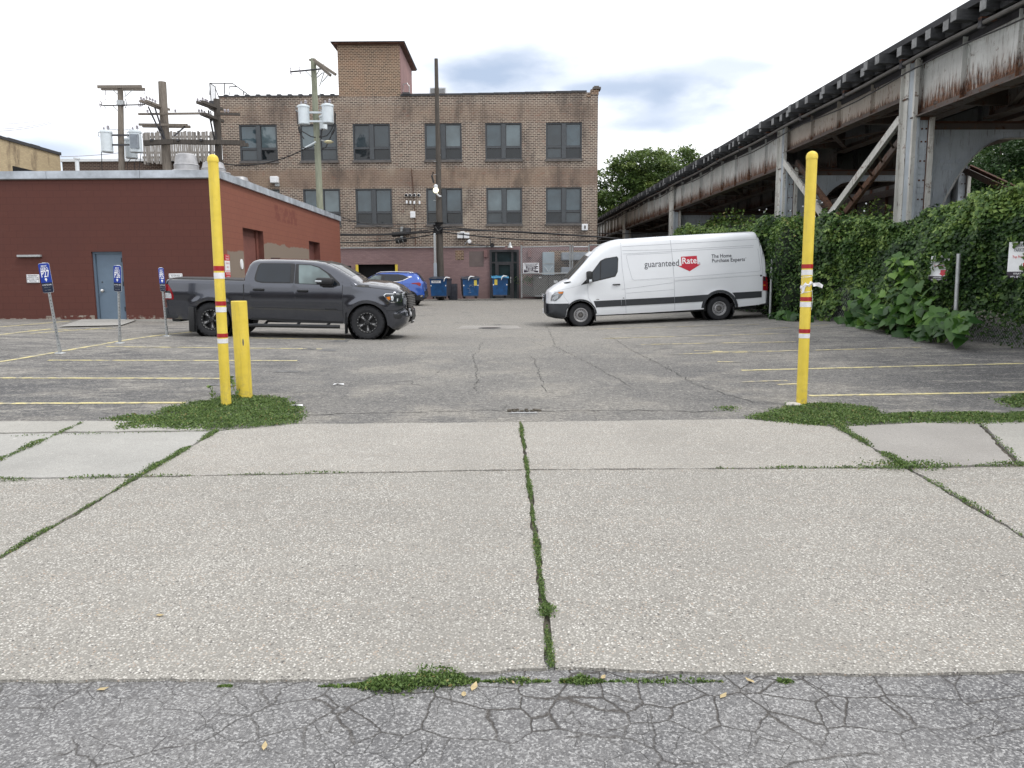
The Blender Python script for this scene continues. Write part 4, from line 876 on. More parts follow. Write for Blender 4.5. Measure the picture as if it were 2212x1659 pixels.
# roof items
wallthing('roof_vent_unit', 'beige louvred rooftop unit behind the tall thin pole', 'rooftop unit', lambda m: (m.box(P(928, 200, FY+3).x, P(964, 200, FY+3).x, FY+3, FY+4.5, ZP-.3, P(945, 189, FY+3).z, 'white_metal'), [m.box(P(931+i*2.4, 200, FY+3).x, P(932+i*2.4, 200, FY+3).x, FY+2.96, FY+3, ZP+.15, P(945, 191, FY+3).z, 'dark_grey_metal') for i in range(13)]))
wallthing('roof_ladder', 'dark roof ladder hoops and hatch right of the brick tower', 'ladder', lambda m: (m.tube([P(871, 203, FY+.6), P(871, 182, FY+.6), P(879, 180, FY+.6), P(884, 186, FY+.6), P(884, 203, FY+.6)], .03, 6, 'galvanised'), m.box(P(869, 200, FY).x, P(885, 200, FY).x, FY-.1, FY+.7, P(870, 203, FY).z, P(870, 200, FY).z, 'dark_steel'), m.bbox(P(887, 200, FY).x, P(916, 200, FY).x, FY+.7, FY+1.8, ZP-.1, P(900, 196.5, FY).z, .03, 'dark_steel'), m.beam(P(870, 203, FY-.1), P(887, 203, FY-.1), .06, .06, 'dark_steel')))
def stair(m):
    Y1, Y2 = FY+.4, FY+2.2; r = .032
    m.tube([P(453, 205, Y1), P(453, 180, Y1), P(502, 180, Y1), P(534, 203, Y1)], r, 6, 'dark_steel')
    for x in (485,): m.tube([P(x, 180, Y1), P(x, 203, Y1)], r, 6, 'dark_steel')
    m.tube([P(495, 205, Y1), P(496, 187, Y1), P(511, 187, Y1)], r, 6, 'dark_steel')
    m.tube([P(526, 197, Y1), P(526, 205, Y1)], r, 6, 'dark_steel')
    m.tube([P(453, 180, Y1), P(465, 187, Y2), P(466, 220, Y2)], r, 6, 'dark_steel'); m.tube([P(453, 180, Y1), P(456, 219, Y1)], r, 6, 'dark_steel')
    for i in range(6): m.tube([P(454.5+i*2, 183+i*1, Y1+i*.3), P(456+i*2, 218, Y1+i*.3)], .012, 4, 'dark_steel')
    m.tube([P(465, 190, Y2), P(476, 219, Y1)], r, 6, 'dark_steel')
    m.box(P(454, 220, Y1).x, P(474, 220, Y1).x, Y1-.2, Y2, P(460, 226, Y1).z, P(460, 219, Y1).z, 'dark_steel')
    m.box(P(452, 220, Y1).x, P(476, 220, Y1).x, Y1-.2, Y2, P(460, 237, Y1).z, P(460, 227, Y1).z, 'weathered_board')
wallthing('fire_escape_railing', 'thin metal fire escape railing at the top left corner of the brick building', 'railing', stair)
# ---- red block building
RY, RX = 24.6, -9.18; RZ = P(240, 384, RY).z; RT = P(240, 379, RY).z; RE = 42.0; RL = -26
red = empty('red_block_building', 'low dark red painted block building with grey metal roof edge', 'building', loc=(-14, RY, .4))
dz0 = .44; dh = (P(202.5, 620, RY).x, P(268.5, 620, RY).x, dz0, P(236, 543.5, RY).z)
mb = MB(); wallh(mb, RL, RX, .1, RZ, [dh], 'block_red_front', lambda u, z, d: (u, RY+d, z), .22); mb.build('front_wall', parent=red)
sh = [(26.8, 29.0, .2, 3.5), (35.5, 37.5, .2, 3.5)]
mb = MB(); wallh(mb, RY, RE, .1, RZ, sh, 'block_red_side', lambda u, z, d: (RX-d, u, z), .32, 'red_door'); mb.build('side_wall', parent=red)
mb = MB(); mb.box(RX-.30, RX-.26, 26.8, 29.0, .2, 3.5, 'red_door'); mb.box(RX-.26, RX-.22, 27.15, 28.7, .3, 2.95+.3, 'red_trim'); mb.box(RX-.26, RX-.18, 26.8, 27.0, .3, 3.5, 'red_trim'); mb.box(RX-.26, RX-.19, 28.78, 29.0, .3, 3.5, 'red_trim'); mb.box(RX-.22, RX-.215, 27.2, 28.6, 1.9, 1.95, 'red_door'); mb.build('side_door', parent=red)
mb = MB(); mb.box(RX-.31, RX-.28, 35.5, 37.5, .2, 3.5, 'red_door'); mb.box(RX-.28, RX-.2, 35.5, 35.7, .2, 3.5, 'red_trim'); mb.box(RX-.28, RX-.24, 35.7, 37.5, 1.9, 2.0, 'red_trim'); mb.build('blocked_window', parent=red)
mb = MB(); mb.beam((RX+.0, 24.66, 2.5), (RX+.0, 24.9, 2.5), .01, .01, 'red_trim')
mb = MB(); mb.add([(RL, RY+.1, RZ-.15), (RX-.1, RY+.1, RZ-.15), (RX-.1, RE, RZ-.15), (RL, RE, RZ-.15)], [(0, 1, 2, 3)], 'roof_membrane'); mb.add([(RL, RE, 0), (RX, RE, 0), (RX, RE, RZ), (RL, RE, RZ)], [(0, 1, 2, 3)], 'block_red_front'); mb.build('roof', parent=red)
mb = MB(); x = RL
while x < RX-.01:
    x2 = min(x+2.9, RX+.08); mb.box(x, x2-.012, RY-.08, RY+.16, RZ-.02, RT+.14, 'flashing'); x = x2
mb.box(RL, RX+.06, RY-.06, RY+.1, RZ-.05, RZ-.022, 'dark_grey_metal')
y = RY+.16
while y < RE:
    y2 = min(y+2.4, RE+.05); mb.box(RX-.16, RX+.08+random.uniform(0, .012), y, y2-.012, RZ-.02, RT+.14+random.uniform(-.005, .01), 'flashing'); y = y2
mb.build('roof_flashing', parent=red)
mb = MB(); mb.box(dh[0]+.03, dh[1]-.03, RY+.13, RY+.17, dz0, dh[3]-.04, 'door_blue')
dob = mb.build('door', parent=red)
mb = MB(); mb.box(dh[0], dh[0]+.06, RY+.08, RY+.2, dz0, dh[3], 'door_blue'); mb.box(dh[1]-.06, dh[1], RY+.08, RY+.2, dz0, dh[3], 'door_blue'); mb.box(dh[0]+.06, dh[1]-.06, RY+.08, RY+.2, dh[3]-.06, dh[3], 'door_blue'); mb.box(dh[0]+.075, dh[0]+.085, RY+.125, RY+.135, dz0, dh[3]-.07, 'seam_dark'); mb.box(dh[1]-.085, dh[1]-.075, RY+.125, RY+.135, dz0, dh[3]-.07, 'seam_dark'); mb.build('door_frame', parent=dob)
mb = MB(); hx = dh[0]+.22; hz = dz0+.96; mb.lathe([(.0, .07), (.05, .06), (.055, .04), (.02, .02), (.02, 0), (.05, 0)], 14, 'handle_chrome', frame((hx, RY+.125, hz), (1, 0, 0), (0, 0, 1))); mb.lathe([(0, .012), (.022, .01), (.022, 0)], 10, 'dark_steel', frame((hx, RY+.128, hz+.27), (1, 0, 0), (0, 0, 1))); mb.build('handle', parent=dob, smooth=True)
mb = MB()
for zz in (.3, 1.1, 1.85): mb.box(dh[1]-.075, dh[1]-.05, RY+.07, RY+.10, dz0+zz, dz0+zz+.14, 'seam_dark')
mb.build('hinge', parent=dob)
mb = MB(); mb.box(dh[0]+.09, dh[0]+.3, RY+.12, RY+.128, dz0+.01, dz0+.05, 'white_metal'); mb.box(dh[0]+.36, dh[1]-.09, RY+.12, RY+.128, dz0+.01, dz0+.05, 'white_metal'); mb.build('door_sweep', parent=dob)
mb = MB(); x = RL
while x < RX:
    if not (dh[0]-.1 < x < dh[1]): 
        h = .10+.18*random.random()**2; l = random.uniform(.3, 1.1); 
        if x+l > dh[0] and x < dh[0]: l = dh[0]-x-.02
        mb.box(x, min(x+l, RX)-.02, RY-.012, RY, .38, .5+h*(1 if random.random() > .3 else .3), 'foundation')
        x += l
    else: x = dh[1]+.02
mb.build('bare_block_patches', parent=red)
mb = MB(); mb.box(RL, dh[0]-.02, RY-.14, RY, .2, .49, 'concrete_patch'); mb.box(dh[1]+.02, RX+.1, RY-.12, RY, .2, .49, 'concrete_patch'); mb.build('footing', parent=red)
wallthing('wall_bar', 'thin rusty bar fixed to the red wall above the left reserved sign', 'metal bar', lambda m: m.bbox(P(40, 553, RY).x, P(91, 553, RY).x, RY-.1, RY, P(65, 554, RY).z-.02, P(65, 552, RY).z+.02, .008, 'galvanised'))
def wall_sign(lab, x0, x1, y0, y1, lines):
    c = P((x0+x1)/2, (y0+y1)/2, RY-.02); w_ = P(x1, y0, RY).x-P(x0, y0, RY).x; h = (P(x0, y0, RY)-P(x0, y1, RY)).z; e = empty('wall_sign', lab, 'sign', 'white reserved signs on the red wall', loc=c)
    mb = MB(); mb.bbox(c.x-w_/2, c.x+w_/2, RY-.03, RY, c.z-h/2, c.z+h/2, .012, 'sign_white'); mb.build('panel', parent=e)
    mb = MB(); q = .02
    for (a, b, cc, d_) in ((-w_/2+q, w_/2-q, h/2-q-.006, h/2-q), (-w_/2+q, w_/2-q, -h/2+q, -h/2+q+.006), (-w_/2+q, -w_/2+q+.006, -h/2+q, h/2-q), (w_/2-q-.006, w_/2-q, -h/2+q, h/2-q)): mb.box(c.x+a, c.x+b, RY-.033, RY-.030, c.z+cc, c.z+d_, 'letter_dark')
    for (s, sz, dz) in lines: text_mb(mb, s, sz, 'letter_dark', frame((c.x, RY-.034, c.z+dz*h), (1, 0, 0), (0, 0, 1)))
    mb.build('lettering', parent=e, fix=False)
wall_sign('white reserved parking sign on the red wall left of the blue door', 57.5, 85, 593, 611, [('RESERVED', .062, .32), ('PARKING FOR', .058, .12), ('RED LINE CAR', .058, -.08), ('RENTALS', .055, -.27)])
wall_sign('white reserved parking sign on the red wall just above the pickup bed', 365, 394, 591, 607, [('RESERVED', .065, .2), ('PARKING FOR', .06, -.1)])
def ws2(lab, y0, zlo, zhi, wd, parts, name='wall_sign'):
    e = empty(name, lab, 'sign', loc=(RX+.02, y0, zlo)); mb = MB()
    for (a, b, m) in parts: mb.box(RX, RX+.018, y0, y0+wd, zlo+(zhi-zlo)*a, zlo+(zhi-zlo)*b, m)
    mb.build('panel', parent=e); return e
e = ws2('narrow red and white towing notice on the side wall of the red building', 24.95, 1.75, 2.52, .42, [(0, .27, 'sign_red'), (.27, .75, 'sign_white'), (.75, 1, 'sign_red')])
mb = MB(); fx = lambda y, z: frame((RX+.022, y, z), (0, 1, 0), (0, 0, 1))
for s, z, m in (('PRIVATE', 2.46, 'letter_white'), ('PARKING', 2.38, 'letter_white'), ('TENANTS', 2.24, 'sign_red'), ('ONLY', 2.12, 'sign_red'), ('NO PUBLIC', 2.0, 'sign_red'), ('VIOLATORS', 1.9, 'letter_white'), ('TOWED', 1.81, 'letter_white')): text_mb(mb, s, .07, m, fx(25.16, z))
mb.build('lettering', parent=e, fix=False)
mb = MB(); mb.prism([(RX+.0, 27.0+.35+.12*cos(a_)-.85, 2.25+.17*sin(a_)) for a_ in lin(0, 2*pi, 20)[:-1]], (.03, 0, 0), 'sign_white'); tag(mb.build('wall_sign', ), 'white oval sign on the red side wall behind the pickup cab corner', 'sign')
# ---- roof turbine vents on the red building
def vent(x, y, Y, r, h, lab):
    b = P(x, y, Y); mb = MB(); M = Matrix.Translation(Vector((b.x, Y, RZ-.1)))
    hh = (b.z-RZ+.1)
    mb.lathe([(r*1.15, 0), (r*1.12, hh+.02), (r*1.35, hh+.04), (r*1.3, hh+h*.14), (r*.98, hh+h*.22), (r*.98, hh+h*.42), (r*1.02, hh+h*.44), (r*.92, hh+h*.5), (r*.80, hh+h*.92), (r*.62, hh+h), (0, hh+h*1.02)], 28, 'aluminium', M)
    return tag(mb.build('roof_ventilator', smooth=30), lab, 'vent', 'mushroom ventilators on the red roof')
vent(404, 377, 31, .47, .78, 'dull aluminium mushroom ventilator on the red building roof left of the tall post'); vent(519, 399, 37, .42, .35, 'low pale ventilator on the red roof just right of the tall left post'); vent(462, 377, 33, .5, .5, 'dark aluminium ventilator half hidden behind the tall left post')
wallthing('vent_pipe', 'thin white pipe rising behind the red building roof at left', 'pipe', lambda m: (m.tube([P(168, 376, 40), P(166, 346, 40)], [.10, .10], 10, 'white_metal'), m.tube([P(166, 344, 40), P(166, 341, 40)], .16, 10, 'white_metal')))
wallthing('roof_duct', 'flat pale duct lying on the roof left of the transformer pole', 'duct', lambda m: m.bbox(P(140, 370, 36).x, P(228, 370, 36).x, 36, 37.2, RZ, P(180, 371, 36).z, .03, 'white_metal'))
# ---- background buildings left
YX = P(130, 345, 46).x
mb = MB(); zy = P(130, 334, 46).z; mb.add([(YX, 28, 0), (YX, 46, 0), (YX, 46, zy), (YX, 28, zy)], [(0, 1, 2, 3)], 'brick_yellow'); mb.add([(YX, 46, 0), (YX-14, 46, 0), (YX-14, 46, zy), (YX, 46, zy)], [(0, 1, 2, 3)], 'brick_yellow'); mb.add([(YX, 28, 0), (YX-14, 28, 0), (YX-14, 28, zy), (YX, 28, zy)], [(0, 1, 2, 3)], 'brick_yellow'); mb.add([(YX, 28, zy-.1), (YX, 46, zy-.1), (YX-14, 46, zy-.1), (YX-14, 28, zy-.1)], [(0, 1, 2, 3)], 'roof_membrane')
eY = empty('yellow_brick_building', 'weathered yellow brick building at the far left edge', 'building', loc=(YX-7, 37, 0)); mb.build('wall', parent=eY)
mb = MB(); y = 28.0
while y < 46: y2 = y+random.uniform(.5, 1.1); mb.box(YX-.25, YX+.07, y, min(y2, 46.05), zy-.04, zy+.10+random.uniform(0, .05), 'dark_steel'); y = y2
mb.build('coping', parent=eY)
p0, p1 = PLat(25, 366, YX), None
def ylat(px): d = ray(px, 350); return YX/d.x*d.y
a, b = ylat(26), ylat(90); mb = MB(); mb.box(YX, YX+.02, a, b, 3.0, P(60, 366, (a+b)/2).z, 'black_void'); mb.build('window', parent=eY)
mb = MB(); xa, xb = P(134, 350, 50).x, P(474, 350, 50).x; zl = P(240, 349, 50).z; mb.box(xa, xb, 50, 62, 0, zl, 'brick_dark_low'); eD = empty('low_brick_building', 'low dark brick building with pale coping behind the utility poles', 'building', loc=((xa+xb)/2, 56, 0)); mb.build('wall', parent=eD)
mb = MB(); mb.box(xa-.1, xb, 49.9, 62, zl, zl+.16, 'sill_stone' if 0 else 'white_metal'); mb.build('coping', parent=eD)
# slatted wooden screen on its roof
eS = empty('wooden_screen', 'weathered grey slatted wooden screen on the roof behind the double poles', 'screen', loc=(P(390, 350, 48.6).x, 48.6, P(390, 350, 48.6).z)); x = 309.5
mb = MB()
while x < 471:
    w_ = random.uniform(3.4, 5.2); t_ = 283+random.uniform(-1, 2.5) if x > 340 else 286; b_ = 347+random.uniform(0, 4)+(4 if x < 350 else 0)
    if x < 312: t_ += 2
    skip = random.random() < .03
    a = P(x, 315, 48.6).x; b = P(x+w_, 315, 48.6).x
    if not skip: j = random.uniform(-.03, .03); mb.add([(a+j, 48.55, P(x, b_, 48.6).z), (b+j-.008, 48.55, P(x, b_+.6, 48.6).z), (b-j-.01, 48.55, P(x, t_, 48.6).z), (a-j, 48.55, P(x, t_+.3, 48.6).z)], [(0, 1, 2, 3)], 'weathered_board'); mb.add([(a+j, 48.58, P(x, b_, 48.6).z), (b+j-.03, 48.58, P(x, b_+.6, 48.6).z), (b-j-.01, 48.58, P(x, t_, 48.6).z), (a-j, 48.58, P(x, t_+.3, 48.6).z)], [(0, 1, 2, 3)], 'weathered_board')
    x += w_+random.choice((.0, .0, .05, .1, .45))
mb.build('slats', parent=eS)
mb = MB()
for yy_ in (296, 330, 340): mb.beam(P(308, yy_, 48.7), P(471, yy_-1, 48.7), .08, .12, 'weathered_board')
for xx_ in (320, 365, 410, 455): mb.beam(P(xx_, 356, 48.75), P(xx_, 286, 48.75), .12, .12, 'weathered_board')
mb.build('rails', parent=eS)
mb = MB(); mb.box(P(312, 352, 49.5).x, P(472, 352, 49.5).x, 49.2, 50, P(390, 372, 49.5).z, P(390, 351, 49.5).z, 'brick_dark_low'); mb.box(P(312, 352, 49.5).x, P(472, 352, 49.5).x, 49.15, 50, P(390, 353, 49.5).z, P(390, 350.5, 49.5).z, 'black_void'); mb.build('parapet', parent=eD)
# ================================================================== UTILITY POLES
def upole(lab, top, bot, Y, r0, r1, mat, zbot=.3, name='utility_pole'):
    t = P(top[0], top[1], Y); b = P(bot[0], bot[1], Y); d = (t-b)/(t.z-b.z); base = b+d*(zbot-b.z)
    e = empty(name, lab, 'utility pole', loc=base); mb = MB(); n = 9; pts = [base.lerp(t, i/n)+Vector((random.uniform(-.02, .02), 0, 0)) for i in range(n+1)]
    mb.tube(pts, [r1+(r0-r1)*(i/n) for i in range(n+1)], 14, mat); mb.build('pole', parent=e, smooth=50); return e
def arm(e, pts, w, h, m, name='crossarm'):
    mb = MB(); mb.beam(P(*pts[0]), P(*pts[1]), w, h, m); return mb.build(name, parent=e)
def ins(mb, p, s=.1, m='porcelain'):
    mb.lathe([(s*.12, 0), (s*.12, s*.6), (s*.5, s*.6), (s*.5, s*.9), (s*.28, s*1.0), (s*.5, s*1.2), (s*.3, s*1.6), (0, s*1.7)], 8, m, Matrix.Translation(p))
def transformer(e, x0, x1, y0, y1, Y, fins=False, nm='transformer'):
    a, b = P(x0, (y0+y1)/2, Y), P(x1, (y0+y1)/2, Y); r = (b.x-a.x)/2; zt, zb = P((x0+x1)/2, y0, Y).z, P((x0+x1)/2, y1, Y).z; h = zt-zb
    M = Matrix.Translation(((a.x+b.x)/2, Y, zb)); mb = MB()
    mb.lathe([(0, 0), (r*.93, 0), (r*.97, .03), (r*.97, .07), (r*.94, .08), (r*.94, h-.12), (r*1.02, h-.11), (r*1.03, h-.04), (r*.95, h), (r*.4, h+.06), (0, h+.07)], 22, 'transformer_grey', M)
    if fins:
        for i in range(8): mb.box(-.03+r*(-.35+.17*i), .0+r*(-.35+.17*i), -r*1.15, -r*.5, .18, h-.22, 'grey_metal', M)
    mb.tube([M @ Vector((-r*.98, -.05, h-.1)), M @ Vector((-r*1.25, -.05, h-.05)), M @ Vector((-r*1.25, -.05, h-.28)), M @ Vector((-r*.95, -.05, h-.32))], .025, 6, 'transformer_grey')
    t = mb.build(nm, parent=e, smooth=True)
    mb = MB()
    for dx, s in ((-.35, .12), (.4, .17)): ins(mb, M @ Vector((dx*r, 0, h+.02)), s)
    mb.build('bushing', parent=t)
    return M, r, h
# pole 1
Y1 = 44.0
e1 = upole('grey wooden utility pole with double crossarm and three transformers, leftmost of the poles', (259.5, 189), (263, 378), Y1, .145, .20, 'pole_wood')
mb = MB(); mb.beam(P(211, 187.5, Y1-.2), P(306, 187, Y1-.2), .12, .15, 'pole_wood'); mb.beam(P(219, 192, Y1+.2), P(313, 193, Y1+.2), .12, .15, 'pole_wood'); c1 = mb.build('crossarm', parent=e1)
mb = MB()
for a, b in (((243, 194), (257, 206)), ((287, 194), (268, 210)), ((269, 194), (272, 207)), ((243, 227), (257, 242))): mb.tube([P(*a, Y1-.1), P(*b, Y1-.1)], .022, 5, 'galvanised')
mb.tube([P(217, 226, Y1-.15), P(224, 228, Y1-.15), P(313, 226, Y1-.15)], .035, 6, 'dark_steel'); mb.tube([P(270, 234, Y1-.1), P(274, 226, Y1-.1), P(271, 214, Y1-.1)], .022, 5, 'dark_steel')
for x in (217, 301, 305): mb.tube([P(x, 232, Y1-.15), P(x-2, 226, Y1-.15), P(x-1, 218, Y1-.15), P(x+2, 220, Y1-.15), P(x+2, 229, Y1-.15)], .03, 5, 'porcelain')
mb.lathe([(.21, 0), (.21, .25)], 12, 'galvanised', Matrix.Translation(P(261, 228, Y1))); mb.build('standoff_bracket', parent=e1)
mb = MB()
for x0, y0, x1, y1 in ((228, 194, 228, 206), (310, 194, 314, 207), (229, 212, 228, 216), (226, 230, 230, 236)): mb.tube([P(x0, y0, Y1-.1), P(x1, y1, Y1-.1)], .02, 5, 'porcelain')
mb.build('fuse_cutout', parent=e1)
T1 = [transformer(e1, 218, 243, 283, 329, Y1-.3), transformer(e1, 280, 306, 283, 329.5, Y1-.3, True), transformer(e1, 270, 296, 300, 342, Y1+.9)]
mb = MB()
for y in (292, 313): mb.beam(P(242, y, Y1-.3), P(283, y, Y1-.3), .06, .09, 'dark_steel')
for pts in ([(219, 328), (220, 350), (221, 378)], [(295, 342), (290, 355), (293, 378)], [(305, 328), (303, 345), (298, 378)], [(282, 343), (275, 352), (276, 378)]): mb.tube([P(*q, Y1-.2) for q in pts], .02, 5, 'wire')
mb.tube([P(223, 281, Y1-.1), P(240, 279, Y1-.2), P(258, 281, Y1-.3)], .012, 4, 'wire'); mb.tube([P(268, 281, Y1-.1), P(278, 279, Y1-.2), P(285, 281, Y1-.3)], .012, 4, 'wire')
mb.build('transformer_bracket', parent=e1)
# poles 2 and 3
Y2 = 45.2
e2 = upole('thick weathered pole with long crossarms, left one of the joined pair', (350.5, 177), (362, 378), Y2, .215, .30, 'pole_wood')
e3 = upole('dark wooden pole with crossarms against the left edge of the brick building', (468.5, 214), (474, 376), Y2, .17, .26, 'pole_wood_dark')
def arms(e, lst, mat):
    mb = MB()
    for (a, b, wd) in lst: mb.beam(P(*a), P(*b), wd, wd*1.1, mat)
    return mb.build('crossarm', parent=e)
arms(e2, [((303, 218, 43.0), (354, 238, 46.2), .11), ((315, 217.5, 43.0), (366, 237, 46.4), .11), ((299, 246.5, Y2-.35), (440, 245, Y2-.35), .10), ((300, 269, Y2-.4), (405, 270, Y2-.4), .11), ((308, 272.5, Y2+.35), (411, 274, Y2+.35), .13)], 'pole_wood')
arms(e2, [((312, 309, Y2-.45), (376, 306, Y2-.45), .24), ((370, 306, Y2-.4), (466, 308, Y2-.4), .22), ((312, 313, Y2-.45), (362, 310, Y2-.45), .1)], 'pole_wood_dark')
arms(e3, [((426, 221, 43.0), (472, 238, 46.0), .13), ((437, 219.5, 43.0), (480, 236, 46.0), .13), ((434, 246, 43.2), (470, 261, 46.0), .13), ((443, 246, 43.2), (482, 262, 46.0), .13), ((470, 246, Y2-.3), (518, 247, Y2-.3), .12), ((466, 307, Y2-.4), (528, 309, Y2-.4), .22), ((520, 313, Y2-.5), (536, 313, Y2-.5), .16)], 'pole_wood_dark')
for e, lst in ((e2, [((320, 230), (355, 305)), ((334, 231), (357, 303)), ((327, 246), (352, 298)), ((376, 294), (400, 273)), ((340, 273), (352, 285))]), (e3, [((450, 238), (464, 306)), ((460, 254), (470, 316)), ((455, 240), (458, 262))])):
    mb = MB()
    for a, b in lst: mb.beam(P(*a, Y2-.6), P(*b, Y2-.3), .05, .08, 'dark_steel')
    mb.build('brace', parent=e)
for e, xs in ((e2, [(305, 216), (311, 218), (317, 214.5), (324, 217), (330, 219.5), (336, 222.5), (319, 244), (379, 243), (307, 221), (313, 224)]), (e3, [(427, 219), (433, 222), (438, 217), (444, 220), (448, 222), (430, 243), (436, 243), (442, 246), (486, 243), (493, 243)])):
    mb = MB()
    for x, y in xs: ins(mb, P(x, y+1.5, 43.6), .13)
    for x in (329, 385, 435): 
        if e is e2: mb.box(P(x, 303, Y2-.5).x-.08, P(x, 303, Y2-.5).x+.08, Y2-.6, Y2-.4, P(x, 305, Y2-.5).z, P(x, 301, Y2-.5).z, 'dark_steel')
    mb.build('insulator', parent=e)
mb = MB()
for x in (390, 443): mb.tube([P(x, 358, Y2+1), P(x+2, 368, Y2+1)], [.12, .03], 8, 'white_metal')
tag(mb.build('floodlight'), 'two small pale floodlights hanging below the wooden screen', 'lamp')
# pole 4 greenish
Y4 = 44.6
e4 = upole('greenish wooden utility pole with transformers rising behind the red side wall', (676.5, 127), (693, 470), Y4, .15, .21, 'pole_wood_green')
mb = MB(); mb.beam(P(678, 129, Y4-.3), P(725, 161, Y4-1.6), .12, .13, 'pole_wood'); mb.beam(P(674, 128, Y4+.2), P(714, 163, Y4-1.2), .12, .13, 'pole_wood'); mb.beam(P(668, 129, Y4), P(680, 132, Y4), .1, .1, 'pole_wood'); mb.build('crossarm', parent=e4)
mb = MB(); mb.tube([P(627, 155, Y4-.2), P(652, 153, Y4-.2), P(702, 148, Y4-.4)], .045, 6, 'dark_steel')
for x, y in ((628, 153), (648, 151), (699, 146)): mb.tube([P(x, y-7, Y4-.2), P(x-1, y, Y4-.2), P(x+1, y+8, Y4-.2)], .04, 6, 'porcelain')
for a, b in (((690, 187), (702, 150)), ((661, 154), (672, 165)), ((684, 168), (697, 157)), ((683, 163), (690, 150)), ((696, 177), (708, 163))): mb.tube([P(*a, Y4-.3), P(*b, Y4-.4)], .028, 5, 'galvanised')
mb.tube([P(696, 176, Y4-.3), P(694, 195, Y4-.3), P(690, 215, Y4-.2)], .014, 4, 'galvanised'); mb.build('standoff_bracket', parent=e4)
for t in ((643.5, 669, 228, 269), (695, 721, 226, 266.5), (690, 707, 250, 280)): transformer(e4, *t, Y4-.4 if t[3] < 279 else Y4+.8)
mb = MB()
for pts in ([(641, 240), (643, 268), (650, 282), (672, 295), (682, 297)], [(723, 240), (723, 265), (714, 283), (706, 293), (690, 297)], [(725, 245), (724, 272), (718, 288), (712, 300), (704, 318), (694, 322)], [(645, 275), (650, 290), (657, 300)], [(696, 278), (695, 290), (690, 296)], [(652, 318), (664, 321), (680, 314)]): mb.tube([P(*q, Y4-.6) for q in pts], .03, 5, 'wire')
mb.tube([P(645, 275, Y4-.6), P(649, 287, Y4-.6)], .06, 6, 'wire'); mb.tube([P(722, 280, Y4-.6), P(717, 290, Y4-.6)], .06, 6, 'wire')
mb.build('drop_cable', parent=e4)
mb = MB(); mb.beam(P(668, 243, Y4-.4), P(697, 243, Y4-.4), .08, .1, 'transformer_grey'); mb.beam(P(668, 262, Y4-.4), P(697, 262, Y4-.4), .08, .1, 'transformer_grey'); mb.build('transformer_bracket', parent=e4)
mb = MB(); q = P(710, 306.5, Y4-1); mb.lathe([(0, .07), (.15, .06), (.28, 0), (.15, -.07), (0, -.08)], 12, 'lamp_glass', Matrix.Translation(q)); mb.tube([q, P(694, 303, Y4-.3)], .03, 5, 'galvanised'); mb.build('street_light', parent=e4)
# pole 5 (thin tall, in front of the facade)
Y5 = 47.3
e5 = upole('tall thin dark wooden pole with a round lamp rising in front of the brick building', (942.5, 127), (951, 600), Y5, .105, .235, 'pole_wood_dark', .5)
mb = MB(); mb.bbox(P(937.5, 560, Y5-.3).x, P(942.5, 560, Y5-.3).x, Y5-.42, Y5-.25, .6, P(940, 504, Y5-.3).z, .03, 'galvanised'); mb.bbox(P(936.5, 560, Y5-.3).x, P(943.5, 560, Y5-.3).x, Y5-.43, Y5-.25, .6, P(940, 568, Y5-.3).z, .03, 'grey_metal'); mb.build('cable_guard', parent=e5)
mb = MB(); q = P(941.5, 411, Y5-.5); bm = bmesh.new(); bmesh.ops.create_icosphere(bm, subdivisions=3, radius=.17); mb.bm(bm, 'lamp_glow', Matrix.Translation(q))
k = NB('lamp_glow', .4); k.col((.9, .88, .7)); k.b.inputs['Emission Color'].default_value = (1, .92, .62, 1); k.b.inputs['Emission Strength'].default_value = .9
gl = mb.build('lamp', parent=e5, smooth=True)
mb = MB(); mb.lathe([(.05, .14), (.12, .12), (.12, .28), (.06, .34), (0, .36)], 12, 'white_metal', Matrix.Translation(q)); mb.tube([q+Vector((.05, 0, -.2)), q+Vector((.2, .05, -.35)), q+Vector((.25, .4, -.3))], .05, 8, 'white_metal'); mb.build('lamp_holder', parent=gl)
mb = MB()
for i in range(9): yy_ = 335+i*14; mb.tube([P(944+i*.3, yy_, Y5-.1), P(937 if i % 2 else 952, yy_, Y5-.1)], .018, 4, 'galvanised')
mb.tube([P(936, 372, Y5-.2), P(933, 380, Y5-.2), P(937, 395, Y5-.2)], .06, 6, 'black_plastic'); mb.tube([P(950, 300, Y5), P(952, 600, Y5-.1)], .022, 5, 'wire'); mb.build('step', parent=e5)
mb = MB()
for j in range(5): mb.lathe([(.30-.02*j, 0), (.3, .12)], 12, 'wire', Matrix.Translation(P(947, 505-j*5, Y5)+Vector((random.uniform(-.06, .06), 0, 0))))
mb.tube([P(940, 490, Y5-.3), P(947, 500, Y5-.35), P(956, 492, Y5-.3)], .06, 6, 'wire'); mb.build('cable_clamp', parent=e5)
# wires
def wire(lab, a, b, sag=.3, r=.018, m='wire', mid=()):
    a = Vector(a); b = Vector(b); pts = []
    for i in range(17): k = i/16; p = a.lerp(b, k); p.z -= sag*4*k*(1-k); pts.append(p)
    mb = MB(); mb.tube(pts, r, 5, m); return tag(mb.build('overhead_cable'), lab, 'cable', 'overhead cables')
hub = P(947, 494, Y5-.2)
wire('upper black cable from the tall pole across the brick wall to the left', P(735, 505, 46), hub, .15, .035)
wire('second black cable just under the upper one left of the tall pole', P(735, 507.5, 46), P(945, 499, Y5-.2), .1, .05)
wire('lowest black cable sloping down left from the tall pole over the pink wall', P(735, 523.5, 46), P(943, 505, Y5-.2), .15, .04)
wire('thin cable from the red roof end past the second floor windows to the tall pole', P(728, 473, 44), P(944, 478, Y5-.2), .25, .022)
wire('thin cable crossing the lower left windows to the tall pole', P(735, 468, 44), P(945, 490, Y5-.2), .35, .02)
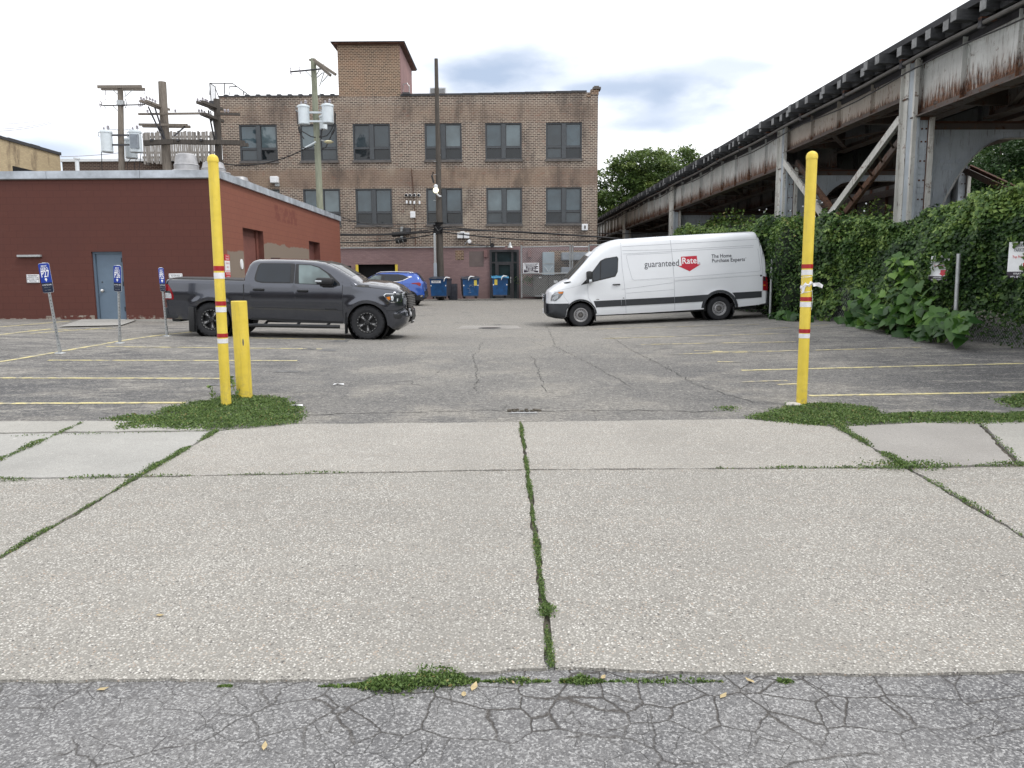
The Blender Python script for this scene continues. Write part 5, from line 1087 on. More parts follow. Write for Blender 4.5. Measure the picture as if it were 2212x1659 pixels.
wire('upper black cable from the tall pole running right across the facade', P(950, 490, Y5-.2), P(1300, 511, 46.5), .05, .035)
wire('middle black cable from the tall pole running right across the facade', P(950, 496, Y5-.2), P(1340, 516, 46), -.1, .05)
wire('lower black cable drooping right of the tall pole over the white cabinets', P(950, 500, Y5-.2), P(1340, 519, 46), .25, .04)
wire('thin cable from the right edge of the facade under the railway', P(1290, 503, 46), P(1430, 500, 60), .1, .03)
wire('service cable dropping from the greenish pole left to the dark pole', P(665, 318, Y4-.5), P(474, 352, Y2), .45, .035)
wire('grey insulated end of the cable beside the greenish pole', P(682, 306, Y4-.5), P(654, 321, Y4-.5), .02, .05, 'transformer_grey')
for i, (a, b) in enumerate((((-40, 266), (100, 257)), ((-40, 279), (110, 263)), ((-40, 284), (110, 266)))):
    wire(('top', 'middle', 'lowest')[i]+' of three thin cables in the sky at the far left', P(*a, 60), P(*b, 75), .2, .022, 'porcelain')
wire('thin cable from the yellow building to the left transformer pole', P(131, 338, 50), P(258, 330, 46), .05, .02, 'porcelain')
# ================================================================== DUMPSTERS
def dumpster(x0, x1, y0, y1, lab, lidm, yaw, k, side):
    Y = 46.5; c = P((x0+x1)/2, y1, Y); wd = (P(x1, 600, Y).x-P(x0, 600, Y).x); h = P(x0, y0, Y).z-P(x0, y1, Y).z; g = c.z
    W_ = wd*.86/2; D_ = .55; e = empty('dumpster', lab, 'dumpster', 'blue wheeled dumpsters by the pink wall', loc=(c.x, Y, g), rot=(0, 0, yaw)); inv = dict(inv=False)
    zb, zt = .16, h-.09; tb = .90
    mb = MB(); v = [(-W_*tb, -D_*.86, zb), (W_*tb, -D_*.86, zb), (W_*tb, D_*.86, zb), (-W_*tb, D_*.86, zb), (-W_, -D_, zt), (W_, -D_, zt), (W_, D_, zt), (-W_, D_, zt)]
    mb.add(v, [(0, 1, 5, 4), (2, 3, 7, 6), (0, 3, 2, 1), (4, 5, 6, 7)], 'dumpster_blue'); mb.add(v, [(1, 2, 6, 5), (3, 0, 4, 7)], 'dumpster_dark'); mb.build('body', parent=e, **inv)
    mb = MB(); mb.box(-W_-.03, W_+.03, -D_-.03, -D_+.03, zt-.04, zt+.03, 'dumpster_blue'); mb.box(-W_-.03, -W_+.03, -D_, D_, zt-.04, zt+.03, 'dumpster_dark'); mb.box(W_-.03, W_+.03, -D_, D_, zt-.04, zt+.03, 'dumpster_dark'); mb.box(-W_*.92, W_*.92, -D_*.88-.01, -D_*.8, zb-.03, zb+.03, 'dumpster_dark'); mb.build('rim', parent=e, **inv)
    mb = MB(); vs = []; nx = 8
    for i in range(nx+1):
        for (yy_, zz) in ((-D_-.08, -.03), (-D_-.06, .03), (-D_*.2, .10), (D_, .12)):
            x = -W_-.06+(2*W_+.12)*i/nx; vs.append((x, yy_, zt+.03+zz+.02*sin(i*1.9+k)))
    mb.add(vs, [(4*i+j, 4*i+j+1, 4*i+j+5, 4*i+j+4) for i in range(nx) for j in range(3)], lidm); mb.build('lid', parent=e, fix=False, smooth=30, **inv)
    for sx_ in (-1, 1):
        for sy_ in (-1, 1):
            mb = MB(); M = Matrix.Translation((sx_*W_*.72, sy_*D_*.62, .085)) @ Matrix.Rotation(pi/2, 4, 'Y'); mb.lathe([(0, -.03), (.06, -.03), (.085, -.02), (.085, .02), (.06, .03), (0, .03)], 14, 'tyre', M); mb.box(-.05, .05, -.04, .04, .08, .17, 'dumpster_dark', Matrix.Translation((sx_*W_*.72, sy_*D_*.62, 0))); mb.build('caster_wheel', parent=e, **inv)
    F = lambda x, z: -D_*(.86+.14*(z-zb)/(zt-zb))-.008
    def rect(m, x, z, w_, h_, mt):
        y = F(x, z)-.006; m.add([(x-w_/2, F(x, z-h_/2)-.004, z-h_/2), (x+w_/2, F(x, z-h_/2)-.004, z-h_/2), (x+w_/2, F(x, z+h_/2)-.004, z+h_/2), (x-w_/2, F(x, z+h_/2)-.004, z+h_/2)], [(0, 1, 2, 3)], mt)
    mb = MB()
    for sx_ in (-1, 1): rect(mb, sx_*W_*.86, h*.62, .06, .07, 'sign_white')
    mb.build('reflector', parent=e, fix=False, **inv)
    mb = MB()
    if k == 0:
        rect(mb, -W_*.25, h*.80, .58, .14, 'sign_white'); text_mb(mb, 'Flood Bros.', .085, 'letter_dark', frame((-W_*.25, F(0, h*.8)-.012, h*.80), (1, 0, 0), (0, 0, 1)), bold=.002)
    else:
        sx_ = 1 if k == 1 else -1; rect(mb, sx_*W_*.55, h*.74, .17, .32, 'yellow_sticker'); rect(mb, sx_*W_*.55, h*.74-.01, .15, .012, 'letter_dark'); rect(mb, sx_*W_*.55, h*.66, .12, .012, 'letter_dark')
    if k == 1:
        X = lambda x, z: (x, F(x, z)-.012, z)
        for pts in ([(-.12, .74), (-.02, .86), (-.04, .74), (.08, .88), (.06, .76), (.16, .86)], [(-.1, .72), (.0, .8), (.1, .72), (.2, .78), (.22, .66)], [(-.06, .42), (-.06, .6)], [(-.2, .62), (-.08, .62)], [(-.14, .36), (.02, .37)]): mb.tube([X(*q) for q in pts], .007, 4, 'grey_metal')
    mb.build('sticker', parent=e, fix=False, **inv)
    return e
dumpster(931, 975, 599.5, 645.5, 'blue dumpster with a white sticker and dark lid in front of the tall thin pole', 'lid_black', -.20, 0, 1)
dumpster(994.7, 1036, 599, 645, 'middle blue dumpster with faint graffiti, a dark lid and one yellow sticker at right', 'lid_black', .17, 1, -1)
dumpster(1059.7, 1098.4, 597.5, 643.5, 'blue dumpster with pale blue lid in front of the glass door', 'lid_blue', .10, 2, -1)
for x, y, lab in ((962, 603, 'white plastic strap draped over the lid of the first dumpster'), (1015, 601, 'white knotted bag strip on the lid of the middle dumpster'), (1086, 600, 'pale strap hanging over the pale blue dumpster lid')):
    q = P(x, y-1, 45.85); mb = MB(); mb.tube([q+Vector((.25, .1, .06)), q+Vector((.05, 0, .08)), q+Vector((-.05, -.03, 0)), q+Vector((-.09, -.03, -.16))], [.02, .04, .035, .015], 6, 'sign_white'); tag(mb.build('plastic_strap'), lab, 'strap')
tag(MB().box(P(977, 620, 47.6).x-.2, P(977, 620, 47.6).x+.3, 47.2, 47.9, .5, P(977, 613, 47.6).z, 'dumpster_dark').build('crate_stack'), 'dark stack of crates in the gap behind the first dumpster', 'crates')
# ================================================================== FENCED ENCLOSURE
EY = 46.8
ef = empty('chain_link_enclosure', 'tall galvanised chain-link fence and gate enclosing the air handling units', 'fence', loc=(P(1180, 640, EY).x, EY, .5))
zt, zb, zm = P(1180, 533.5, EY).z, P(1180, 641, EY).z, P(1180, 590.5, EY).z
for x in (1126.5, 1231.5, 1236.5, 1272):
    q = P(x, 590, EY); mb = MB(); mb.tube([(q.x, EY, zb-.05), (q.x, EY, zt+.12)], .05, 8, 'galvanised'); mb.build('post', parent=ef)
mb = MB(); xa, xb, xc = P(1126.5, 590, EY).x, P(1300, 590, EY).x, P(1231.5, 590, EY).x
mb.tube([(xa, EY, zt), (xc, EY, zt+.05)], .035, 6, 'galvanised'); mb.tube([(xc+.2, EY, zt), (P(1270, 590, EY).x, EY, zt)], .04, 6, 'white_metal'); mb.tube([(xa, EY, zm), (xc, EY, zm)], .03, 6, 'galvanised'); mb.tube([(P(1272, 590, EY).x, EY, zt+.1), (xb, EY, zt+.1)], .03, 6, 'galvanised'); mb.build('rail', parent=ef)
def mesh_wire(mb, x0, x1, z0, z1, st, r, mk, m='galvanised'):
    h = z1-z0; x = x0-h
    while x < x1:
        for s in (1, -1):
            a, b = (x, x+h) if s > 0 else (x+h, x); pa, pb = max(0, 0), 1
            # clip to x0..x1
            t0, t1 = 0.0, 1.0; d_ = b-a
            for lim, sg in ((x0, 1), (x1, -1)):
                t = (lim-a)/d_
                if (d_ > 0) == (sg > 0): t0 = max(t0, t)
                else: t1 = min(t1, t)
            if t1-t0 > .01:
                A, B = mk(a+d_*t0, z0+h*t0), mk(a+d_*t1, z0+h*t1); mb.tube([A, B], r, 3, m, cap=False)
        x += st
mb = MB(); mesh_wire(mb, xa, P(1272, 590, EY).x, zb, zt, .135, .0065, lambda x, z: Vector((x, EY, z))); tag(mb.build('wire_mesh', parent=ef, fix=False), 'chain-link wire')
q = P(1147, 579, EY-.08); es = empty('warning_sign', 'white bordered dark sign with a phone number on the chain-link fence', 'sign', loc=q); w_ = (P(1164.5, 579, EY).x-P(1130, 579, EY).x)/2; h_ = (P(1147, 568, EY).z-P(1147, 590, EY).z)/2
mb = MB(); mb.box(q.x-w_, q.x+w_, EY-.09, EY-.07, q.z-h_, q.z+h_, 'sign_white'); mb.box(q.x-w_*.9, q.x+w_*.9, EY-.096, EY-.09, q.z-h_*.87, q.z+h_*.88, 'sign_maroon'); mb.build('panel', parent=es)
mb = MB()
for s, z, sz, sxx in (('WARNING', .68, .12, 1.0), ('UNAUTHORIZED', .42, .08, .95), ('VEHICLES WILL', .20, .075, .85), ('BE TOWED AWAY', -.02, .075, .85), ('773-561-4433', -.36, .15, .92), ('OWNER RISK', -.64, .06, .95), ('TOWING SERVICE CHICAGO', -.79, .035, 1.2)): text_mb(mb, s, sz, 'letter_white', frame((q.x, EY-.099, q.z+z*h_), (1, 0, 0), (0, 0, 1)), sx_=sxx, bold=.0015)
for dx, dz, r in ((-.76, .6, .05), (-.76, .2, .055), (-.76, -.15, .05), (.78, .55, .055), (.78, -.35, .05)): mb.prism([(q.x+dx*w_+r*cos(a_)*1.1, EY-.0985, q.z+dz*h_+r*sin(a_)) for a_ in lin(0, 2*pi, 8)[:-1]], (0, -.001, 0), 'letter_white')
for dz in (.12, 0): mb.box(q.x+w_*.68, q.x+w_*.88, EY-.0985, EY-.0975, q.z+dz*h_-.02, q.z+dz*h_+.01, 'letter_white')
mb.build('lettering', parent=es, fix=False)
def airbox(name, lab, cat, x0, x1, y0, y1, Ya, Yb, m, extra=None):
    a, b = P(x0, (y0+y1)/2, Ya), P(x1, (y0+y1)/2, Ya); zt_, zb_ = P((x0+x1)/2, y0, Ya).z, P((x0+x1)/2, y1, Ya).z; mb = MB(); mb.bbox(a.x, b.x, Ya, Yb, zb_, zt_, .02, m)
    if extra: extra(mb, a.x, b.x, zb_, zt_, Ya)
    return tag(mb.build(name), lab, cat)
airbox('vertical_duct', 'pale blue-grey sheet metal duct with a V crease on the pink wall', 'duct', 1172.5, 1197.5, 544.5, 600, 48.0, 49, 'white_metal_dull', lambda m, a, b, z0, z1, Y: (m.tube([(a+.1, Y-.01, z1-.85), ((a+b)/2, Y-.02, z0+.35), (b-.1, Y-.01, z1-.85)], .02, 4, 'white_metal'), m.box(a-.02, b+.02, Y-.02, Y, z1-.72, z1-.68, 'galvanised')))
airbox('horizontal_duct', 'upper horizontal grey duct behind the enclosure gate', 'duct', 1214, 1268, 545, 561.5, 48.0, 49, 'grey_metal')
airbox('horizontal_duct', 'lower horizontal grey duct behind the enclosure gate', 'duct', 1213, 1262, 577, 591, 48.0, 49, 'grey_metal')
airbox('air_handling_unit', 'big dark grey air handling unit standing inside the chain-link enclosure', 'air conditioner', 1152, 1240, 593.5, 638, 47.3, 48.8, 'dark_grey_metal', lambda m, a, b, z0, z1, Y: (m.box(a+.9, a+.93, Y-.01, Y, z0, z1, 'seam_dark'), m.box(a+1.7, a+1.73, Y-.01, Y, z0, z1, 'seam_dark'), m.box(a+.05, b, Y-.03, Y, z1-.06, z1-.02, 'seam_dark'), m.box(a+1.25, a+1.5, Y-.01, Y, z0+.75, z0+.9, 'sign_white'), m.box(a+.35, a+.5, Y-.01, Y, z1-.2, z1-.12, 'sign_white'), m.box(a+.5, a+.85, Y-.02, Y, z0+.05, z0+.12, 'galvanised'), m.box(a+.1, b, Y-.06, Y, z0-.06, z0, 'galvanised')))
airbox('condenser_unit', 'pale boxy unit behind the van windscreen inside the enclosure', 'air conditioner', 1232, 1275, 589, 640, 47.5, 48.8, 'grey_metal')
mb = MB(); q = P(1138, 628, 48); mb.prism([(q.x-.4, 47.6, .9), (q.x+.8, 47.6, .55), (q.x+.9, 47.6, 1.0), (q.x-.2, 47.6, 1.45)], (0, .05, 0), 'dark_grey_metal'); tag(mb.build('metal_sheet'), 'tilted grey metal sheet leaning inside the enclosure', 'metal sheet')
c = np.array([(P(1140, 603, 48).x+RN.normal()*.35, 47.9+RN.normal()*.15, P(1140, 603, 48).z+RN.normal()*.13) for _ in range(260)]); tag(leaf_obj('shrub', c, RN.uniform(.06, .14, 260), 'leaf_tree_dark'), 'small dark shrub between the door and the air handling unit', 'shrub')
# ================================================================== ELEVATED RAILWAY
BENTS = [3.0, 19.05, 27.2, 43.4, 58.5, 74, 90, 106]
LG = 10.4; ZG0, ZG1 = 5.45, 6.78    # girder bottom and top; short span bottom is higher
er = empty('elevated_railway', 'rusty steel elevated railway structure with timber ties running along the right side', 'railway viaduct', loc=T(LG, 19.05, .3))
def tbox(mb, l0, l1, y0, y1, z0, z1, m):
    vs = [T(l, y, z) for z in (z0, z1) for y in (y0, y1) for l in (l0, l1)]; mb.add(vs, [(0, 2, 3, 1), (4, 5, 7, 6), (0, 1, 5, 4), (2, 6, 7, 3), (0, 4, 6, 2), (1, 3, 7, 5)], m)
def girder(l, y0, y1, z0, z1, m, mf, outer):
    mb = MB(); tbox(mb, l-.012, l+.012, y0+.12, y1-.12, z0, z1, m)
    n = max(3, int((y1-y0)/1.65)); 
    for i in range(n+1):
        y = y0+.2+(y1-y0-.4)*i/n
        if i % 2 == 0 or not outer:
            tbox(mb, l-.14, l-.012, y-.045, y-.03, z0+.03, z1-.03, m); tbox(mb, l-.026, l-.012, y-.13, y+.06, z0+.03, z1-.03, m)
        else: tbox(mb, l-.10, l-.012, y-.03, y-.015, z0+.03, z1-.03, m); tbox(mb, l-.024, l-.012, y-.07, y+.05, z0+.03, z1-.03, m)
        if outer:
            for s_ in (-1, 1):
                h_ = (z1-z0)*random.uniform(.12, .55); tbox(mb, l-.0145, l-.0125, y+s_*.07-.03, y+s_*.07+random.uniform(.0, .035), z1-h_, z1-.03, 'rust_and_shade')  # dark strips by the stiffeners: rust stains and painted-in shade of the slits
                if random.random() < .6: tbox(mb, l-.015, l-.0125, y+s_*.08-.04, y+s_*.08+random.uniform(.0, .05), z0+.02, z0+random.uniform(.1, .3), 'rust_and_shade')
        if outer and y < 32:
            zz = z0+.12
            while zz < z1-.1:
                q = T(l-.03, y-.085, zz); mb.box(-.014, .0, -.016, .016, -.016, .016, m, Matrix.Translation(q)); zz += .14
    g = mb.build('girder', parent=er)
    mb = MB(); tbox(mb, l-.19, l+.19, y0+.1, y1-.1, z0-.03, z0, mf); tbox(mb, l-.03, l-.012, y0+.1, y1-.1, z0, z0+.14, mf); tbox(mb, l-.19, l+.19, y0+.1, y1-.1, z1, z1+.03, 'dark_steel'); tbox(mb, l-.03, l-.012, y0+.1, y1-.1, z1-.14, z1, 'dark_steel'); mb.build('flange', parent=g)
LATS = [LG, 12.2, 14.6, 16.4]
for i in range(len(BENTS)-1):
    y0, y1 = BENTS[i], BENTS[i+1]; short = (i == 1)
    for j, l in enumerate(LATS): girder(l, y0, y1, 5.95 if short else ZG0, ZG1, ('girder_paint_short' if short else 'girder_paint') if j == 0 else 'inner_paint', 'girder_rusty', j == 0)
# columns, built-up H sections
def column(l, y, far):
    mb = MB(); m, mw = 'column_paint', 'column_white'; z1 = ZG1-.02
    w2, d2 = .19, .31
    for s in (-1, 1):
        tbox(mb, l-w2, l+w2, y+s*d2-.012, y+s*d2+.012, 0, ZG0-.04 if s > 0 else ZG0-.04, m)       # flanges facing along the track
    tbox(mb, l-.015, l+.015, y-d2+.012, y+d2-.012, 0, ZG0-.04, m)
    if l < 11:
        for s in (-1, 1):     # angle strips on the lot side
            tbox(mb, l-w2-.02, l-w2+.0, y+s*.22-.12, y+s*.22+.10, 0, z1, mw); tbox(mb, l-w2-.10, l-w2-.02, y+s*.22-.125 if s < 0 else y+s*.22+.085, y+s*.22-.105 if s < 0 else y+s*.22+.105, 0, z1, mw)
        tbox(mb, l-w2, l-w2+.015, y-.1, y+.1, 0, z1, m)
    tbox(mb, l-.19, l-.13, y-d2-.05, y-d2-.012, 0, ZG0-.04, m); tbox(mb, l+.10, l+.21, y-d2-.10, y-d2-.012, 0, ZG0-.04, mw); tbox(mb, l+.085, l+.10, y-d2-.03, y-d2-.012, 0, ZG0-.04, 'rust_and_shade')
    zz = .5
    while zz < 5.3 and y < 40:
        for s in (-.05, .05): mb.box(-.018, .018, -.016, 0, -.018, .018, 'rust_and_shade' if (int(zz*7) % 3 == 0) else m, Matrix.Translation(T(l+s, y-d2-.012, zz)))
        zz += .15
    tbox(mb, l-w2+.05, l+w2+.02, y-d2-.05, y+d2+.05, ZG0-.10, ZG0-.035, 'rust_and_shade')
    c = mb.build('column', parent=er)
    return c
for y in BENTS[1:]:
    for l in (LG+.05, 16.5): column(l, y, y > 40)
    # portal cross girder with arched haunches
    mb = MB(); a0, a1 = LG+.28, 16.27; cx = (a0+a1)/2; top = ZG0-.12; pts = []
    n = 28; prof = []
    for i in range(n+1):
        t = i/n; l = a0+(a1-a0)*t; u_ = abs(2*t-1); z = 4.98-2.9*(max(0, (u_-.25)/.75))**2.3; prof.append((l, z))
    for i in range(n):
        (l0, z0), (l1, z1) = prof[i], prof[i+1]; mb.add([T(l0, y, z0), T(l1, y, z1), T(l1, y, top), T(l0, y, top)], [(0, 1, 2, 3)], 'column_paint'); mb.add([T(l0, y-.12, z0), T(l1, y-.12, z1), T(l1, y+.12, z1), T(l0, y+.12, z0)], [(0, 1, 2, 3)], 'column_white' if y < 30 else 'column_paint')
        if y < 30: mb.add([T(l0, y-.02, z0), T(l1, y-.02, z1), T(l1, y-.02, z1+.16), T(l0, y-.02, z0+.16)], [(0, 1, 2, 3)], 'column_paint'); 
    tbox(mb, a0, a1, y-.14, y+.14, top, top+.03, 'rust_and_shade'); tbox(mb, a0, a1, y-.03, y, top-.14, top, 'girder_rusty')
    pb = mb.build('portal_girder', parent=er, fix=False)
mb = MB()
for (dx, z, w_, h_) in ((.72, 4.45, .10, .09), (.9, 4.43, .16, .08), (.62, 4.3, .07, .07), (.86, 4.28, .26, .11), (1.12, 4.45, .14, .10), (1.2, 4.28, .10, .09), (.75, 4.95, .22, .14), (.6, 3.65, .12, .12), (.7, 3.4, .08, .06), (1.35, 4.3, .05, .07)):
    mb = MB(); tbox(mb, LG+dx-w_/2, LG+dx+w_/2, 19.05-.014, 19.05-.008, z-h_/2, z+h_/2, 'grey_metal'); mb.build('number_plate', parent=er)
def bar2(a, b, gap, m1, m2, nm):
    mb = MB(); A, B = T(*a), T(*b); off = T(gap, 0, 0)
    mb.beam(A, B, .16, .03, m1); mb.beam(A+Vector((-.07, 0, 0)), B+Vector((-.07, 0, 0)), .03, .20, m1); mb.beam(A+off, B+off, .10, .18, m2); n = 9
    for i in range(n): p = A.lerp(B, (i+.2)/n); q = A.lerp(B, (i+.9)/n); mb.beam(p, q+off, .05, .02, m2)
    mb.build(nm, parent=er)
bar2((LG-.15, 19.4, 5.5), (LG-.1, 24.3, 2.95), .38, 'column_white', 'girder_rusty', 'diagonal_brace'); bar2((LG-.15, 26.9, 5.6), (LG-.1, 23.2, 3.2), .38, 'column_white', 'girder_rusty', 'diagonal_brace')
bar2((16.4, 26.9, 5.4), (16.4, 20.8, 2.9), .3, 'girder_rusty', 'rust_and_shade', 'diagonal_brace')
# lateral bracing under the deck
for i in range(len(BENTS)-1):
    y0, y1 = BENTS[i], BENTS[i+1]; mb = MB(); n = 3 if i != 1 else 2; zb = ZG0+.12 if i != 1 else 5.98
    for k in range(n):
        a, b = y0+(y1-y0)*(k+.15)/n, y0+(y1-y0)*(k+.85)/n
        for (l0, l1) in ((LG, 12.2), (14.6, 16.4)): mb.beam(T(l0, a, zb), T(l1, b, zb), .14, .05, 'girder_rusty'); mb.beam(T(l1, a, zb+.06), T(l0, b, zb+.06), .14, .05, 'girder_rusty'); tbox(mb, l0, l1, b+.1, b+.22, zb+.05, ZG1-.15, 'girder_rusty')
    mb.build('lateral_bracing', parent=er)
# deck, ties, rails, footwalk edge
mb = MB(); tbox(mb, 9.92, 17.0, 1, 112, ZG1+.285, ZG1+.33, 'deck_dark'); tbox(mb, 9.80, 9.92, 1, 112, ZG1+.26, ZG1+.40, 'deck_dark'); tbox(mb, 16.95, 17.1, 1, 112, ZG1+.26, ZG1+.44, 'deck_dark'); mb.build('footwalk_deck', parent=er)
mb = MB(); z = ZG1+.33
for l in (11.0, 12.45, 14.4, 15.85): tbox(mb, l-.035, l+.035, 1, 112, z, z+.15, 'rust_and_shade')
mb.build('rail', parent=er)
tie0 = None; y = 7.0; stuff = MB(); k = 0; RT2 = random.Random(5)
while y < 110:
    ext = RT2.choice((0, .0, .05, .22, .26, .3)); o_ = -ext
    mbt = MB() if k < 100 else stuff
    L0 = 9.78+o_*.9; 
    tbox(mbt, L0, 17.0, y-.11, y+.11, ZG1+.04, ZG1+.26+RT2.uniform(-.01, .02), 'tie_dark'); tbox(mbt, L0-.006, L0, y-.10, y+.10, ZG1+.05, ZG1+.25, 'tie_end')
    if k < 100: mbt.build('tie', parent=er)
    y += RT2.uniform(.56, .68) if y < 60 else .62; k += 1
tag(stuff.build('tie', parent=er), kind='stuff')
mb = MB(); tbox(mb, 10.05, 10.13, 1, 112, ZG1+.04, ZG1+.26, 'tie_dark'); tbox(mb, 12.9, 13.9, 1, 112, ZG1+.1, ZG1+.2, 'deck_dark'); mb.build('stringer', parent=er)
mb = MB(); zc_ = ZG1-.10
mb.tube([T(LG-.42, y_, zc_+.02*sin(y_*.8)) for y_ in lin(2, 110, 80)], .045, 8, 'dark_grey_metal'); mb.tube([T(LG-.40, y_, zc_-.20-.12*sin((y_-2)*.40)**2) for y_ in lin(2, 110, 90)], .018, 5, 'wire')
for b_ in lin(4, 106, 34): tbox(mb, LG-.47, LG-.15, b_-.05, b_+.05, zc_+.05, zc_+.12, 'rust_and_shade'); tbox(mb, LG-.47, LG-.37, b_-.06, b_+.06, zc_-.08, zc_+.08, 'dark_steel')
mb.build('power_cable', parent=er)
# ================================================================== CHAIN-LINK FENCE AND IVY
FL = 9.35
def top(y): return 2.92+.22*max(0, min(1, (15.5-y)/2.5))+.040*(y-13)+.10*sin(y*1.3)+.13*sin(y*.55+1)+.06*sin(y*3.1)
def bulge(y, z): return .24+.19*sin(y*1.1+z*1.7)+.13*sin(y*2.9-z*2.3)+.12*sin(z*1.5+y*.4)+.05*sin(y*6+z*5)
GZf = lambda y: G(T(FL, y).x, T(FL, y).y)
ef2 = empty('chain_link_fence', 'long galvanised chain-link fence buried in ivy along the railway', 'fence', loc=T(FL, 20, .4))
def fpost(px0, py0, px1, py1, r, lat):
    a, b = PLat(px0, py0, lat), PLat(px1, py1, lat); b = Vector((b.x, b.y, b.z)); mb = MB(); mb.tube([a, b], r, 10, 'galvanised'); mb.build('post', parent=ef2, smooth=True)
fpost(2063, 700, 2071, 548, .036, FL-.66); fpost(1663, 688, 1668, 560, .04, FL-.60); fpost(1740.5, 690, 1743, 640, .035, FL-.1); fpost(1745, 690, 1747, 630, .03, FL-.05)
for y in (11.5, 17.5, 29, 33): mb = MB(); mb.tube([T(FL, y, GZf(y)-.1), T(FL, y, 2.4)], .035, 8, 'galvanised'); mb.build('post', parent=ef2)
mb = MB()
def mk_(x, z): return T(FL-.04, x, GZf(x)+z)
mesh_wire(mb, 10.5, 17.6, .02, 1.1, .075, .0028, mk_); mesh_wire(mb, 17.6, 24, .02, .9, .10, .0028, mk_)
mb.build('wire_mesh', parent=ef2, fix=False)
# dark backing sheet added behind the ivy leaves to stop see-through
iv = empty('ivy_hedge', 'dense dark green ivy covering the fence and the bank below the railway', 'climbing plant', loc=T(FL, 18, .4))
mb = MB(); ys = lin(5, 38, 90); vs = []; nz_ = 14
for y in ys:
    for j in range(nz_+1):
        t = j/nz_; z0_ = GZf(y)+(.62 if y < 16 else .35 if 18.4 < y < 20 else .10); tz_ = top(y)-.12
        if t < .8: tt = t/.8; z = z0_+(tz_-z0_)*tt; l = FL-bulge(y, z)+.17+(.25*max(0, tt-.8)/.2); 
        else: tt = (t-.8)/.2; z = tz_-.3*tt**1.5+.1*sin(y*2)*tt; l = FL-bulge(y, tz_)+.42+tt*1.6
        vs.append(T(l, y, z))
mb.add(vs, [(i*(nz_+1)+j, i*(nz_+1)+j+1, (i+1)*(nz_+1)+j+1, (i+1)*(nz_+1)+j) for i in range(90) for j in range(nz_)], 'ivy_core'); mb.build('leaf_backing', parent=iv, fix=False, smooth=80)
def ivy(n, y0, y1, s0, s1, low):
    c = np.zeros((n, 3)); k = 0; up = np.zeros((n, 3)); r = np.zeros(n)
    while k < n:
        y = RN.uniform(y0, y1); z0_ = GZf(y)+(low if y < 16.2 else .28 if 18.3 < y < 20.3 else .03); t_ = top(y)
        q = RN.random()
        if q < .80:
            z = z0_+(t_-z0_)*RN.random()**.85
            if z < z0_+.35 and RN.random() < .35: continue
            b_ = bulge(y, z); clump = sin(y*4.3+z*3.7)*sin(z*5.1-y*2.2)
            l = FL-b_+.02*clump-abs(RN.normal())*.05+.10*(z > t_-.25)*RN.random(); u_ = (-.85, -.25, .35)
        else:
            z = t_-.05+RN.normal()*.07-.12*RN.random(); l = FL-bulge(y, t_)+RN.random()**1.2*1.7; z -= .16*(l-FL); u_ = (-.2, -.2, .9); clump = sin(y*3+l*4)
        p = T(l, y, z); c[k] = p; up[k] = u_; r[k] = min(.93, max(0, .34+.20*clump+.22*sin(y*.9+2)*sin(z*1.6+y*.6)+RN.normal()*.22+(.20 if z > t_-.6 else -.04)))+(.07 if RN.random() < .012 else 0); k += 1  # leaves near the top lightened: highlights put into the leaf colour
    return leaf_obj('leaves', c, RN.uniform(s0, s1, n), 'leaf_ivy', iv, up=up, flat=.45, rnd=r, aspect=.85)
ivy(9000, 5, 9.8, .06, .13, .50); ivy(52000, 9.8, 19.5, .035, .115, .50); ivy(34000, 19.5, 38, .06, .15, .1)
# trailing strands at the bottom right and flowers
c = []; 
for _ in range(2600):
    y = RN.uniform(10.5, 17.5); c.append(T(FL-.08-RN.random()*.15, y, GZf(y)+RN.random()**.6*.75))
leaf_obj('leaves', np.array(c), RN.uniform(.04, .08, len(c)), 'leaf_ivy', iv, rnd=RN.random(len(c))*.45)
mb = MB()
for x, y in ((1764, 432), (1775, 438), (1640, 454), (1650, 458), (1655, 452), (1734, 446), (1747, 460), (1707, 455), (1680, 447), (1760, 468), (1800, 450), (1866, 456), (1870, 440)):
    p = PLat(x, y, FL-.30); mb.lathe([(0, 0), (.014, .005), (.022, .02)], 7, 'sign_white', Matrix.Translation(p) @ Matrix.Rotation(1.3, 4, 'X'))
mb.build('white_flowers', parent=iv)
# mounded vines climbing behind, around the braces
def bush(name, lab, cat, blobs, n, s0, s1, mat='leaf_ivy', grp=None, lo=.2, core=True):
    e = empty(name, lab, cat, grp, loc=blobs[0][:3]); tot = sum(b[3]*b[4]*b[5] for b in blobs)**1; c = []; rr = []; up = []
    for b in blobs:
        m = int(n*(b[3]*b[4]*b[5])/tot)
        d = RN.normal(size=(m, 3)); d /= np.linalg.norm(d, axis=1)[:, None]; rad = RN.random(m)**.28*(1+.16*np.sin(d[:, 0]*7+b[0])*np.sin(d[:, 2]*6+b[1]))
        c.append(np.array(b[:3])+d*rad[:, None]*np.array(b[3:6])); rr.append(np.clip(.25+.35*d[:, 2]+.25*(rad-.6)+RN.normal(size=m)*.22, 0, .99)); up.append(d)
    leaf_obj('leaves', np.concatenate(c), RN.uniform(s0, s1, sum(len(q) for q in c)), mat, e, up=np.concatenate(up), flat=.3, rnd=np.concatenate(rr))
    if core:
        mb = MB()
        for b in blobs:
            bm = bmesh.new(); bmesh.ops.create_icosphere(bm, subdivisions=2, radius=.68); mb.bm(bm, 'ivy_core', Matrix.Translation(b[:3]) @ Matrix.Diagonal((b[3], b[4], b[5], 1)))
        mb.build('leaf_backing', parent=e)  # dark cores added inside the leaves to stop see-through
    return e
def TB(l, y, z, a, b, c_): p = T(l, y, z); return (p.x, p.y, p.z, a, b, c_)
